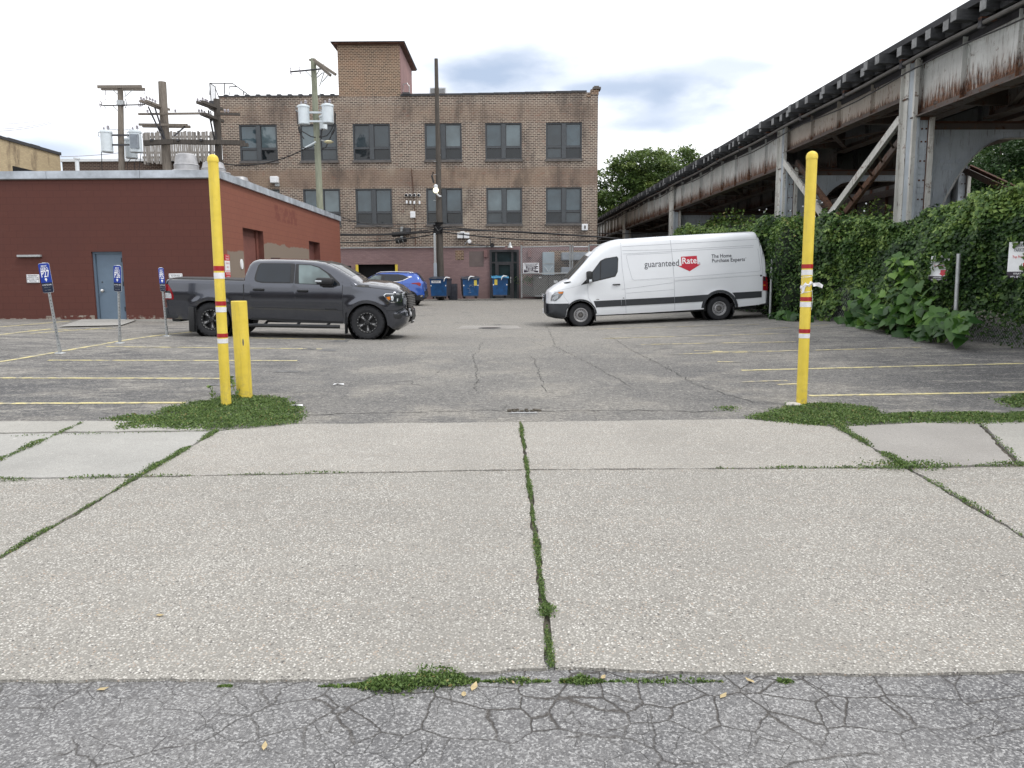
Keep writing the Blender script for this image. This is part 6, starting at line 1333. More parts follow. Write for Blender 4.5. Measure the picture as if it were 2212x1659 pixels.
bush('vine_mound', 'mound of vines climbing up between the railway braces', 'climbing plant', [TB(10.9, 24, 2.3, .9, 1.6, 1.3), TB(10.6, 21.5, 2.1, .8, 1.2, 1.3), TB(11.5, 25.5, 2.6, 1, 1.6, 1.5), TB(10.4, 19.8, 2.3, .6, .7, 1.15), TB(11.2, 22.4, 2.6, .6, .8, 1.3)], 12000, .06, .13)
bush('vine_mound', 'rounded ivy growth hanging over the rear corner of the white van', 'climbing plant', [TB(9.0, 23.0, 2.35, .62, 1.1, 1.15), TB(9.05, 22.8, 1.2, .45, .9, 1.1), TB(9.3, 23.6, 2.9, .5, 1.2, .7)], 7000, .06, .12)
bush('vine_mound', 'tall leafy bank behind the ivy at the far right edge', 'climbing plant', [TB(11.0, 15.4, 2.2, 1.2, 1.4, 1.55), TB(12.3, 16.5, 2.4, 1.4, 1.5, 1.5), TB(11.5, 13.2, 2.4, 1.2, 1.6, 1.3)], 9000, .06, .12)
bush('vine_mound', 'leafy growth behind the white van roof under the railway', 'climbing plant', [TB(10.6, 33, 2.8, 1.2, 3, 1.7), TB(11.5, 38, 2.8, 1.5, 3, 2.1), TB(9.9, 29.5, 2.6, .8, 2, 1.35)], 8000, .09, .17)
# reserved parking signs in the ivy
def ivy_sign(px, py, w_, h_, lab, tilt, mode):
    c = PLat(px, py, FL-.50 if mode == 0 else FL-.70); e = empty('fence_sign', lab, 'sign', 'reserved parking signs overgrown by the ivy', loc=c); yd = T(0, 1)-T(0, 0); xv = (-yd).normalized(); xv = (xv+Vector((.0, 0, 0)))
    ca = R(-48); xv = Vector((cos(ca), sin(ca), 0)); yv = Vector((sin(tilt)*.3, 0, 1)).normalized()
    F = frame(c, xv, yv); mb = MB(); mb.box(-w_/2, w_/2, -h_/2, h_/2, -.012, 0, 'sign_white', F); mb.box(-w_/2, w_/2, -h_/2, -h_/2+h_*.21, .001, .004, 'sign_maroon', F); mb.build('panel', parent=e)
    mb = MB(); q_ = h_/.82; tl = lambda s, dy, sz, m, sx_=.62, dx=0: text_mb(mb, s, sz*q_, m, F @ Matrix.Translation((dx, dy*h_, .006)), sx_=sx_*.9, bold=.0005)
    tl('RESERVED', .40, .105, 'letter_dark'); tl('PARKING', .28, .115, 'letter_dark'); tl('Top Producer', .10, .08, 'sign_red', .75); tl('VIOLATORS', -.345, .055, 'letter_white', .9); tl('WILL BE TOWED', -.43, .055, 'letter_white', .9)
    mb.box(w_*.12, w_*.40, -h_*.22, -h_*.06, .004, .006, 'van_red', F); mb.prism([F @ Vector(q) for q in ((w_*.05, -h_*.20, .005), (w_*.47, -h_*.20, .005), (w_*.26, -h_*.29, .005))], (0, -.001, 0), 'van_red'); mb.build('lettering', parent=e, fix=False)
    # leaves overlapping the sign edge
    m = 110; cc = []
    for _ in range(m):
        a, b = RN.uniform(-.62, .62), RN.uniform(-.6, .6)
        if (mode == 0 and a < .12 and abs(b) < .42 and RN.random() < .97) or (mode == 1 and (abs(a) < .3 and -.45 < b < .15) and RN.random() < .85): continue
        cc.append(F @ Vector((a*w_, b*h_, .03+RN.random()*.06)))
    leaf_obj('ivy_sprig', np.array([tuple(q) for q in cc]), RN.uniform(.09, .14, len(cc)), 'leaf_ivy', e, rnd=RN.random(len(cc))*.8)
ivy_sign(2204, 563, .36, .62, 'white reserved parking sign half covered by ivy at the right edge', 0, 0)
ivy_sign(2028, 580, .34, .50, 'faded bent sign with a dark lower strip in the ivy above the big-leaved plant', .4, 1)
# ================================================================== BIG LEAF PLANTS
def heart(M, s, bend):
    pr = [(0, -.12), (.22, -.30), (.44, -.26), (.55, -.02), (.48, .28), (.30, .56), (.10, .84), (0, 1.0)]
    L_, vs, fs = len(pr), [], []
    mid = [(0, -.12), (0, -.05), (0, .02), (0, .12), (0, .30), (0, .55), (0, .80), (0, 1.0)]
    for (x, y) in mid: vs.append(M @ Vector((0, y*s, -bend*s*y*y*.5)))
    for sg in (1, -1):
        for i, (x, y) in enumerate(pr): vs.append(M @ Vector((sg*x*s, y*s, .16*abs(x)*s-bend*s*y*y*.5-.10*s*x*x*4+.03*s*sin(9*y+sg))))
    for k, o_ in enumerate((8, 16)):
        for i in range(7): f = (i, i+1, o_+i+1, o_+i); fs.append(f if k else f[::-1])
    return vs, fs
def bigplant(name, lab, spots, n, s0, s1):
    base = Gp(*spots[0][:2]); e = empty(name, lab, 'plant', 'large-leaved plants at the foot of the ivy', loc=base); mb = MB(); st = MB(); rr = []
    for k in range(n):
        x, y, sx_, sy_, ll = random.choices(spots, [q[2]*q[3] for q in spots])[0]
        a, b = random.gauss(0, .5), random.gauss(0, .5); px, py = x+max(-1, min(1, a))*sx_, y+max(-1, min(1, b))*sy_
        p = PLat(px, py, ll+random.uniform(-.25, .2)); g = G(p.x, p.y)
        if p.z < g+.06: p.z = g+random.uniform(.05, .25)
        s = random.uniform(s0, s1)*(1-.25*max(0, (p.z-1.4))); yaw = random.uniform(-pi, pi)
        M = Matrix.Translation(p) @ Matrix.Rotation(-.6+random.gauss(0, .8), 4, 'Z') @ Matrix.Rotation(R(random.uniform(20, 62)), 4, 'X') @ Matrix.Rotation(pi+random.gauss(0, .7), 4, 'Z') @ Matrix.Rotation(random.gauss(0, .2), 4, 'Y')
        vs, fs = heart(M, s, random.uniform(.2, .6)); mb.add(vs, fs, 'leaf_big'); rr += [min(1, max(0, random.gauss(.30, .22)+.34*(p.z-g-.6)))]*len(vs)
        if random.random() < .5: q = PLat(x+sx_*.2*a, min(y+sy_, 748), ll+.15); q.z = max(q.z-.1, G(q.x, q.y)); st.tube([q, q.lerp(p, .6)+Vector((0, 0, .08)), p], [.010, .007, .004], 5, 'stem_green')
    o = mb.build('leaves', parent=e, fix=False, smooth=60); at = o.data.attributes.new('rnd', 'FLOAT', 'POINT'); at.data.foreach_set('value', np.array(rr, dtype='f'))
    st.build('stalks', parent=e)
bigplant('big_leaf_plant', 'tall big-leaved green plant spilling out of the ivy onto the asphalt', [(1920, 690, 75, 38, 8.55), (1960, 600, 40, 48, 8.95), (1870, 650, 35, 28, 8.75), (1960, 665, 70, 40, 8.65), (2030, 700, 45, 34, 8.4), (2060, 698, 40, 24, 8.35), (1850, 700, 38, 30, 8.75), (1945, 565, 22, 20, 9.0), (1985, 720, 60, 14, 8.5)], 520, .11, .26)
bigplant('big_leaf_plant', 'small low big-leaved plant by the fence just left of the right post', [(1690, 702, 28, 12, 8.7), (1715, 706, 35, 10, 8.7), (1680, 710, 20, 6, 8.6)], 70, .14, .24)
# ================================================================== TREES
def tree(lab, base, h, crown, n, s0, s1, mat, grp='trees beyond the railway'):
    e = empty('tree', lab, 'tree', grp, loc=base); b = Vector(base); mb = MB(); zt_ = h*.45
    mb.tube([b, b+Vector((.1, 0, zt_*.5)), b+Vector((-.1, .1, zt_))], [h*.028, h*.022, h*.018], 9, 'bark')
    limbs = []
    for bl in crown:
        c = b+Vector(bl[:3]); s = b+Vector((-.1, .1, zt_*random.uniform(.6, 1))); m_ = s.lerp(c, .5)+Vector((0, 0, .3)); mb.tube([s, m_, c], [h*.012, h*.008, h*.003], 6, 'bark')
        for _ in range(4): d_ = Vector((random.gauss(0, 1), random.gauss(0, 1), random.gauss(.3, 1))).normalized(); mb.tube([c-Vector((0, 0, bl[5]*.3)), c+Vector((d_.x*bl[3], d_.y*bl[4], d_.z*bl[5]))*.85], [h*.005, h*.0015], 5, 'bark')
    mb.build('trunk', parent=e)
    cs, rr, ups = [], [], []; tot = sum(q[3]*q[4]*q[5] for q in crown)
    for bl in crown:
        m_ = int(n*bl[3]*bl[4]*bl[5]/tot); nc = max(10, m_//70); d = RN.normal(size=(nc, 3)); d /= np.linalg.norm(d, axis=1)[:, None]
        cc = d*(RN.random(nc)**.38)[:, None]; k = RN.integers(0, nc, m_); p = cc[k]+RN.normal(size=(m_, 3))*np.array((.13, .13, .07)); p[:, 2] += .04*np.sin(p[:, 0]*9)
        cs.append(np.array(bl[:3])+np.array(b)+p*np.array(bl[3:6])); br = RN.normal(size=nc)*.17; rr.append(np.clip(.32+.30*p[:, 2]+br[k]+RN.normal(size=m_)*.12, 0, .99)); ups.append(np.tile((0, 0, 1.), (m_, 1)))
    leaf_obj('crown', np.concatenate(cs), RN.uniform(s0, s1, sum(len(q) for q in cs)), mat, e, up=np.concatenate(ups), flat=.25, rnd=np.concatenate(rr))
def tp(px, Y): p = P(px, 600, Y); return (p.x, Y, 0)
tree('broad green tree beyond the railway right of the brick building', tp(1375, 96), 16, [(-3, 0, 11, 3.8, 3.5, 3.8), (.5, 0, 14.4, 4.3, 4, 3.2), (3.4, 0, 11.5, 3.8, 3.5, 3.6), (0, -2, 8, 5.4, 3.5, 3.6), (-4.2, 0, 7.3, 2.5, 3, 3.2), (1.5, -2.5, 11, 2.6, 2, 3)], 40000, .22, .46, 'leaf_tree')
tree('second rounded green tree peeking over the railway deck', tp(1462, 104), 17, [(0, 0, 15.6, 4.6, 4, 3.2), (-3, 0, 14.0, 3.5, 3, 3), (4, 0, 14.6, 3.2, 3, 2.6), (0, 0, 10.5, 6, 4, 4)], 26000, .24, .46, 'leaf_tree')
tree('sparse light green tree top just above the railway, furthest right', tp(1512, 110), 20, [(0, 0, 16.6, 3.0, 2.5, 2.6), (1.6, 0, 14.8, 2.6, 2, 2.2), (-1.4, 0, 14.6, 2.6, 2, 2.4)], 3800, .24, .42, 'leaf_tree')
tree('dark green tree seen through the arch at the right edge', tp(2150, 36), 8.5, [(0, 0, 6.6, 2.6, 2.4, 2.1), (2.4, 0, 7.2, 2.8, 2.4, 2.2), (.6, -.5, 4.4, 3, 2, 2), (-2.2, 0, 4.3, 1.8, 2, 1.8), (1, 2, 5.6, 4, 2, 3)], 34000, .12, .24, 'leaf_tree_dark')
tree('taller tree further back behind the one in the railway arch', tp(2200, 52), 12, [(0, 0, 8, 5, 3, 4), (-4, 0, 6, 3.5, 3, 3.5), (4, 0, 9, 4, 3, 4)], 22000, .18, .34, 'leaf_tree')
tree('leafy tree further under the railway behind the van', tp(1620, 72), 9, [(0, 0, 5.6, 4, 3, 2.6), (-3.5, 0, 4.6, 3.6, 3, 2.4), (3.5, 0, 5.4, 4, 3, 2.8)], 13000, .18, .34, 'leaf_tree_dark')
if 0: tree('dark tree filling the gap beyond the near railway columns', tp(1860, 42), 8, [(0, 0, 4.6, 3.5, 2.4, 2.4), (-3.6, 0, 4.0, 3.2, 2.4, 2.2), (3.6, 0, 5.0, 3.2, 2.4, 2.4)], 14000, .12, .24, 'leaf_tree_dark')
mb = MB(); tbox(mb, 18.3, 18.7, 30.5, 62, 0, 6.9, 'dark_grey_metal')
for y in lin(31, 61, 20): tbox(mb, 18.22, 18.3, y-.06, y+.06, 0, 6.9, 'rust_and_shade')
tbox(mb, 18.15, 18.3, 30.5, 62, 5.3, 5.6, 'girder_rusty'); tag(mb.build('plate_wall'), 'long dark riveted metal wall behind the far railway columns', 'wall')
# unseen building added behind the camera to darken what windows and car paint reflect
e = empty('brick_building', 'low dark brick building across the street behind the viewer', 'building', loc=(0, -26, 0)); mb = MB(); mb.box(-45, 9, -38, -26, 0, 6.5, 'brick_dark_low'); mb.box(-45, 9, -38.1, -25.9, 6.5, 6.8, 'sill_stone')
for x in range(-42, 8, 4): mb.box(x, x+2, -26, -25.96, 1, 3.2, 'window_glass_dark')
mb.build('wall', parent=e)
# ================================================================== VEHICLES
class Car:
    """local frame: x forward, y left, z up. top: outline (x, z, a, b) from the rear foot over the roof to the front foot;
    bottom: outline from the front foot back to the rear foot. a, b: how far and how much the side rounds off at that edge"""
    def __init__(s, top, bottom, wz, ww, bulges=(), taper=None):
        s.top = top; s.bot = bottom; s.wz, s.ww = wz, ww; s.bul = bulges; s.taper = taper
        s.T = np.array([t[:2] for t in top], float); s.AB = np.array([t[2:4] for t in top], float)
    def W(s, x, z):
        w = itp(z, s.wz, s.ww)
        if s.taper: w += itp(x, *s.taper)
        for (bx, bz, br, bb) in s.bul: w += bb*math.exp(-((hypot(x-bx, z-bz)-br)/.10)**2)
        A, B = s.T[:-1], s.T[1:]; d = B-A; p = np.array((x, z)); l2 = (d**2).sum(1)+1e-12
        t = np.clip(((p-A)*d).sum(1)/l2, 0, 1); q = A+d*t[:, None]; ds = np.hypot(*(p-q).T); a = s.AB[:-1, 0]*(1-t)+s.AB[1:, 0]*t; b = s.AB[:-1, 1]*(1-t)+s.AB[1:, 1]*t
        r = 1-np.minimum(1, ds/np.maximum(a, 1e-3)); red = b*(1-np.sqrt(np.maximum(0, 1-r*r))); return w-float(red.max())
    def side(s, poly, off, step, skirt=0, sgn=-1, mb=None, m=None, x_=None):
        bm = bmesh.new(); vs = []
        for (x, z) in poly:
            if vs and abs(vs[-1].co.x-x)+abs(vs[-1].co.z-z) < 1e-5: continue
            vs.append(bm.verts.new((x, 0, z)))
        if len(vs) < 3: bm.free(); return mb or MB()
        bm.faces.new(vs); xs = [p[0] for p in poly]; zs = [p[1] for p in poly]
        for k in range(math.floor(min(xs)/step)+1, math.ceil(max(xs)/step)): bmesh.ops.bisect_plane(bm, geom=bm.verts[:]+bm.edges[:]+bm.faces[:], plane_co=(k*step, 0, 0), plane_no=(1, 0, 0), dist=1e-5)
        for k in range(math.floor(min(zs)/step)+1, math.ceil(max(zs)/step)): bmesh.ops.bisect_plane(bm, geom=bm.verts[:]+bm.edges[:]+bm.faces[:], plane_co=(0, 0, k*step), plane_no=(0, 0, 1), dist=1e-5)
        bmesh.ops.triangulate(bm, faces=[f for f in bm.faces if len(f.verts) > 4])
        if skirt:
            be = [e for e in bm.edges if len(e.link_faces) == 1]
            r = bmesh.ops.extrude_edge_only(bm, edges=be); ex = {v for v in r['geom'] if isinstance(v, bmesh.types.BMVert)}
        else: ex = set()
        for v in bm.verts: x, z = v.co.x, v.co.z; v.co.y = sgn*(s.W(x, z)+(off-skirt if v in ex else off))
        if mb is None: mb = MB()
        mb.bm(bm, m); return mb
    def strip(s, i0, i1, off, m, f0=-1, f1=1, n=12, crown=.03, step=.06, mb=None, inset=0.0):
        pts = []
        for i in range(i0, i1):
            a, b = s.T[i], s.T[i+1]; k = max(1, int(np.hypot(*(b-a))/step))
            for j in range(k): pts.append(a+(b-a)*j/k)
        pts.append(s.T[i1]); mb = mb or MB(); vs = []
        for i, p in enumerate(pts):
            d = pts[min(i+1, len(pts)-1)]-pts[max(i-1, 0)]; d = d/np.hypot(*d); nn = np.array((-d[1], d[0])); w = s.W(p[0], p[1])-inset; cr_ = crown(p[0]) if callable(crown) else crown
            for j in range(n+1):
                f = f0+(f1-f0)*j/n; c = cr_*(1-f*f)+off; vs.append((p[0]+nn[0]*c, f*w, p[1]+nn[1]*c))
        mb.add(vs, [(i*(n+1)+j, i*(n+1)+j+1, (i+1)*(n+1)+j+1, (i+1)*(n+1)+j) for i in range(len(pts)-1) for j in range(n)], m); return mb
    def outline(s): return [tuple(p) for p in s.T]+list(s.bot)
    def line(s, pts, wd, off, m, mb=None, sides=(-1, 1), step=.08):
        mb = mb or MB()
        for sg in sides:
            P_ = []
            for i in range(len(pts)-1):
                a, b = np.array(pts[i], float), np.array(pts[i+1], float); k = max(1, int(np.hypot(*(b-a))/step)); P_ += [a+(b-a)*j/k for j in range(k)]
            P_.append(np.array(pts[-1], float)); vs = []
            for i, p in enumerate(P_):
                d = P_[min(i+1, len(P_)-1)]-P_[max(i-1, 0)]; d = d/(np.hypot(*d)+1e-9); nn = np.array((-d[1], d[0]))*wd/2
                for q in (p-nn, p+nn): vs.append((q[0], sg*(s.W(q[0], q[1])+off), q[1]))
            mb.add(vs, [(2*i, 2*i+1, 2*i+3, 2*i+2) for i in range(len(P_)-1)], m)
        return mb
def arc(cx, cz, r, a0, a1, n=14, sq=1): return [(cx+r*cos(R(a0+(a1-a0)*i/n)), cz+sq*r*sin(R(a0+(a1-a0)*i/n))) for i in range(n+1)]
def rpoly(pts, r=.05, n=4):
    out = []; N_ = len(pts)
    for i in range(N_):
        p, a, b = Vector(pts[i]), Vector(pts[i-1]), Vector(pts[(i+1) % N_]); da, db = (a-p), (b-p); ra = min(r, da.length*.45); rb = min(r, db.length*.45); A, B = p+da.normalized()*ra, p+db.normalized()*rb
        for j in range(n+1): t = j/n; q = A*(1-t)**2+p*2*t*(1-t)+B*t*t; out.append((q.x, q.y))
    return out
def wheel(root, x, yc, z, r, wd, kind, sg, nm='wheel'):
    """sg = -1 for the right-hand side"""
    M = Matrix.Translation((x, yc, z)) @ Matrix.Rotation(-sg*pi/2, 4, 'X'); h = wd/2; rr = r*(.60 if kind == 'truck' else .57 if kind == 'van' else .66)   # local +z points outward
    mb = MB(); mb.lathe([(rr, -h*.9), (rr*1.08, -h), (r*.9, -h), (r*.975, -h*.8), (r, -h*.5), (r, h*.5), (r*.975, h*.8), (r*.90, h*1.0), (r*.78, h*1.03), (rr*1.06, h*.97), (rr, h*.88), (rr*.97, h*.5)], 48, 'tyre', M)
    if kind == 'truck':
        for i in range(44):
            a = 2*pi*i/44; Q = M @ Matrix.Rotation(a, 4, 'Z')
            for k_, zz in enumerate((-.62, -.2, .22, .64)): mb.box(r*.99, r*1.006, -.017, .017, h*(zz-.15), h*(zz+.15), 'tyre', Q @ Matrix.Rotation(.05*(k_ % 2), 4, 'Z'))
            if i % 2 == 0: mb.box(r*.90, r*.98, -.010, .012, h*.96, h*1.02, 'tyre', Q)
    w = mb.build(nm, parent=root, inv=False, smooth=35)
    mb = MB(); 
    if kind == 'truck':
        mb.lathe([(0, h*.30), (rr*.9, h*.22), (rr*.97, h*.5), (rr*1.0, h*.93), (rr*1.03, h*.99), (rr*.93, h*1.0), (rr*.86, h*.90), (rr*.84, h*.6)], 40, 'black_plastic', M)
        mb.lathe([(0, h*.95), (rr*.16, h*.95), (rr*.22, h*.88), (rr*.28, h*.6), (rr*.3, h*.3)], 20, 'black_plastic', M)
        for i in range(10):
            Q = M @ Matrix.Rotation(2*pi*i/10+.16*(1 if i % 2 else -1)+.1, 4, 'Z'); vs = [(rr*.20, -.016, h*.80), (rr*.88, -.022, h*.82), (rr*.88, .022, h*.82), (rr*.20, .016, h*.80), (rr*.20, -.02, h*.45), (rr*.88, -.026, h*.5), (rr*.88, .026, h*.5), (rr*.20, .02, h*.45)]
            mb.add([Q @ Vector(v) for v in vs], [(0, 1, 2, 3), (0, 1, 5, 4), (2, 3, 7, 6), (1, 2, 6, 5)], 'black_plastic')
            s_ = 1 if i % 2 else -1; y0, y1 = sorted((s_*.021, s_*.009)); mb.box(rr*.30, rr*.80, y0, y1, h*.80, h*.842, 'milled', Q)
        for i in range(20): Q = M @ Matrix.Rotation(2*pi*i/20, 4, 'Z'); mb.lathe([(0, h*1.03), (.008, h*1.03), (.008, h*.95)], 6, 'silver_metal', Q @ Matrix.Translation((rr*.93, 0, 0)))
        for i in range(6): mb.lathe([(0, h*.92), (.010, h*.92), (.010, h*.8)], 6, 'dark_steel', M @ Matrix.Rotation(2*pi*i/6, 4, 'Z') @ Matrix.Translation((rr*.24, 0, 0)))
    elif kind == 'van':
        mb.lathe([(0, -h*.2), (rr*.9, -h*.2), (rr*.95, h*.5), (rr*1.0, h*.9), (rr*1.04, h*.96), (rr*.96, h*.98), (rr*.90, h*.85), (rr*.86, h*.55), (rr*.78, h*.42), (rr*.60, h*.52), (rr*.52, h*.62), (rr*.44, h*.62), (rr*.38, h*.4), (0, h*.38)], 40, 'aluminium', M)
        for i in range(16): Q = M @ Matrix.Rotation(2*pi*i/16, 4, 'Z'); mb.lathe([(0, h*.475), (rr*.052, h*.47)], 8, 'black_void', Q @ Matrix.Translation((rr*.70, 0, .012)))
        mb.lathe([(rr*.40, h*.42), (rr*.38, h*.50), (rr*.22, h*.58), (rr*.2, h*.66), (0, h*.66)], 18, 'rust_and_shade' if 0 else 'dark_grey_metal', M)
        for i in range(6): mb.lathe([(0, h*.62), (.013, h*.62), (.014, h*.45)], 6, 'dark_steel', M @ Matrix.Rotation(2*pi*i/6, 4, 'Z') @ Matrix.Translation((rr*.30, 0, 0)))
    else:
        mb.lathe([(0, h*.1), (rr*.9, h*.1), (rr*.97, h*.6), (rr*1.0, h*.95), (rr*.94, h*.98), (rr*.9, h*.8)], 32, 'dark_steel', M)
        for i in range(5):
            for s_ in (-.12, .12): mb.box(rr*.12, rr*.92, -.018, .018, h*.6, h*.82, 'silver_metal', M @ Matrix.Rotation(2*pi*i/5+s_, 4, 'Z'))
        mb.lathe([(0, h*.85), (rr*.2, h*.85), (rr*.22, h*.6)], 12, 'silver_metal', M)
    mb.build('rim', parent=w, inv=False, smooth=30); return w
def well(root, x, z, r, W_, sg, nm='wheel_arch_liner'):
    mb = MB(); M = Matrix.Translation((x, sg*(W_-.03), z)) @ Matrix.Rotation(sg*pi/2, 4, 'X')     # +z points inward
    mb.lathe([(r, 0), (r, .42), (0, .42)], 28, 'black_void', M); return mb.build(nm, parent=root, inv=False)
I_ = dict(inv=False)
# ---------------- pickup ------------------------------------------------------------
ks = .00296; gx = lambda x: (x-95)*ks; gz = lambda x, y: (757+(x-465)*.01467-y)*ks
Z = lambda x, y: (gx(x), gz(x, y))
NOSE = lambda x: x-34*min(1, max(0, (x-1900)/110))
tp_ = [(118, 522, .05, .03), (108, 490, .06, .05), (106, 345, .06, .06), (118, 312, .05, .06), (140, 303, .05, .05), (430, 306, .05, .05), (722, 314, .04, .04), (732, 250, .10, .10), (746, 190, .14, .14), (772, 158, .14, .18), (812, 148, .12, .18), (950, 146, .12, .18), (1120, 149, .12, .18), (1260, 158, .12, .18), (1342, 170, .12, .18),
       (1440, 212, .09, .13), (1560, 282, .09, .13), (1628, 322, .16, .22), (1720, 332, .22, .32), (1830, 345, .22, .32), (1920, 362, .24, .32), (1975, 386, .26, .30), (2002, 412, .34, .38), (2014, 450, .36, .42), (2018, 500, .36, .42), (2016, 535, .34, .40), (2030, 548, .34, .38), (2036, 600, .34, .38), (2020, 650, .3, .34), (1985, 672, .25, .28), (1890, 690, .10, .06)]
top_ = [Z(NOSE(x), y)+(a, b) for x, y, a, b in tp_]
cf, cr = Z(1692, 652), Z(465, 632); Ra = 158*ks
bot_ = [Z(1868, 668)]+arc(cf[0], cf[1]+.02, Ra, -4, 184, 18)+[Z(1530, 645), Z(1100, 640), Z(770, 616)]+[Z(640, 614)]+arc(cr[0], cr[1]+.02, Ra*.98, 0, 180, 18)+[Z(300, 622), Z(180, 618), Z(125, 600)]
truck = Car(top_, bot_, [.35, .55, .8, 1.0, 1.28, 1.42, 1.83], [.96, .985, 1.015, 1.02, 1.0, .955, .80], bulges=((cf[0], cf[1], Ra+.06, .022), (cr[0], cr[1], Ra+.06, .022)))
TZ0 = G(-3.48, 17.2); TZ1 = G(-7.15, 17.2)
tr = empty('pickup_truck', 'dark grey crew cab pickup with black off-road wheels parked across the stalls', 'pickup truck', loc=(P(355, 700, 18.0).x, 18.55+.45, 0), rot=(0, 0, 0))
mb = MB()
for sg in (-1, 1): truck.side(truck.outline(), 0, .035, sgn=sg, mb=mb, m='paint_granite')
CRW = lambda x: .035+.045*min(1, max(0, (x-gx(1330))/.18))*min(1, max(0, (gx(1630)-x)/.1))+.055*min(1, max(0, (x-gx(1600))/.25))*min(1, max(0, (gx(1960)-x)/.25))
truck.strip(0, len(top_)-1, 0, 'paint_granite', crown=CRW, mb=mb); mb.box(gx(300), gx(1900), -.8, .8, .42, .62, 'black_plastic')
body = mb.build('body', parent=tr, smooth=32, **I_)
# belt shoulders: bed cover
n5, n6 = 4, 6
mb = truck.strip(4, 6, .012, 'black_plastic', crown=.045, inset=.05, n=8); mb.build('bed_cover', parent=tr, smooth=True, fix=False, **I_)
mb = truck.line([Z(135, 304), Z(430, 307), Z(720, 315)], .018, .004, 'black_plastic'); mb.build('bed_rail', parent=tr, fix=False, **I_)
mb = truck.strip(14, 16, .004, 'windshield_glass', f0=-.94, f1=.94, crown=lambda x: CRW(x)+.003, n=12); mb.build('windshield', parent=tr, smooth=True, fix=False, **I_)
mb = truck.strip(7, 8, .012, 'car_glass_dark', f0=-.8, f1=.8, crown=.035); mb.build('rear_window', parent=tr, smooth=True, fix=False, **I_)
mb = truck.strip(22, 25, .014, 'black_plastic', f0=-.80, f1=.80, crown=.05, n=10)
for i in range(7):
    for f in (-.66, -.33, 0, .33, .66):
        xx, zz = np.interp(i, [0, 6], [gx(1974), gx(1984)]), gz(2000, 430+i*14); mb.bbox(xx+.02, xx+.085, f*.62-.09, f*.62+.09, zz-.012, zz+.010, .008, 'dark_grey_metal')
mb.build('grille', parent=tr, smooth=30, fix=False, **I_)
mb = truck.strip(25, 27, .016, 'paint_granite', f0=-.98, f1=.98, crown=.05); mb.build('front_bumper', parent=tr, smooth=True, fix=False, **I_)
mb = truck.strip(26, 28, .020, 'black_plastic', f0=-.55, f1=.55, crown=.05); mb.box(gx(2012), gx(2012)+.012, -.16, .16, gz(2040, 640), gz(2040, 585), 'sign_white'); mb.build('lower_grille', parent=tr, fix=False, **I_)
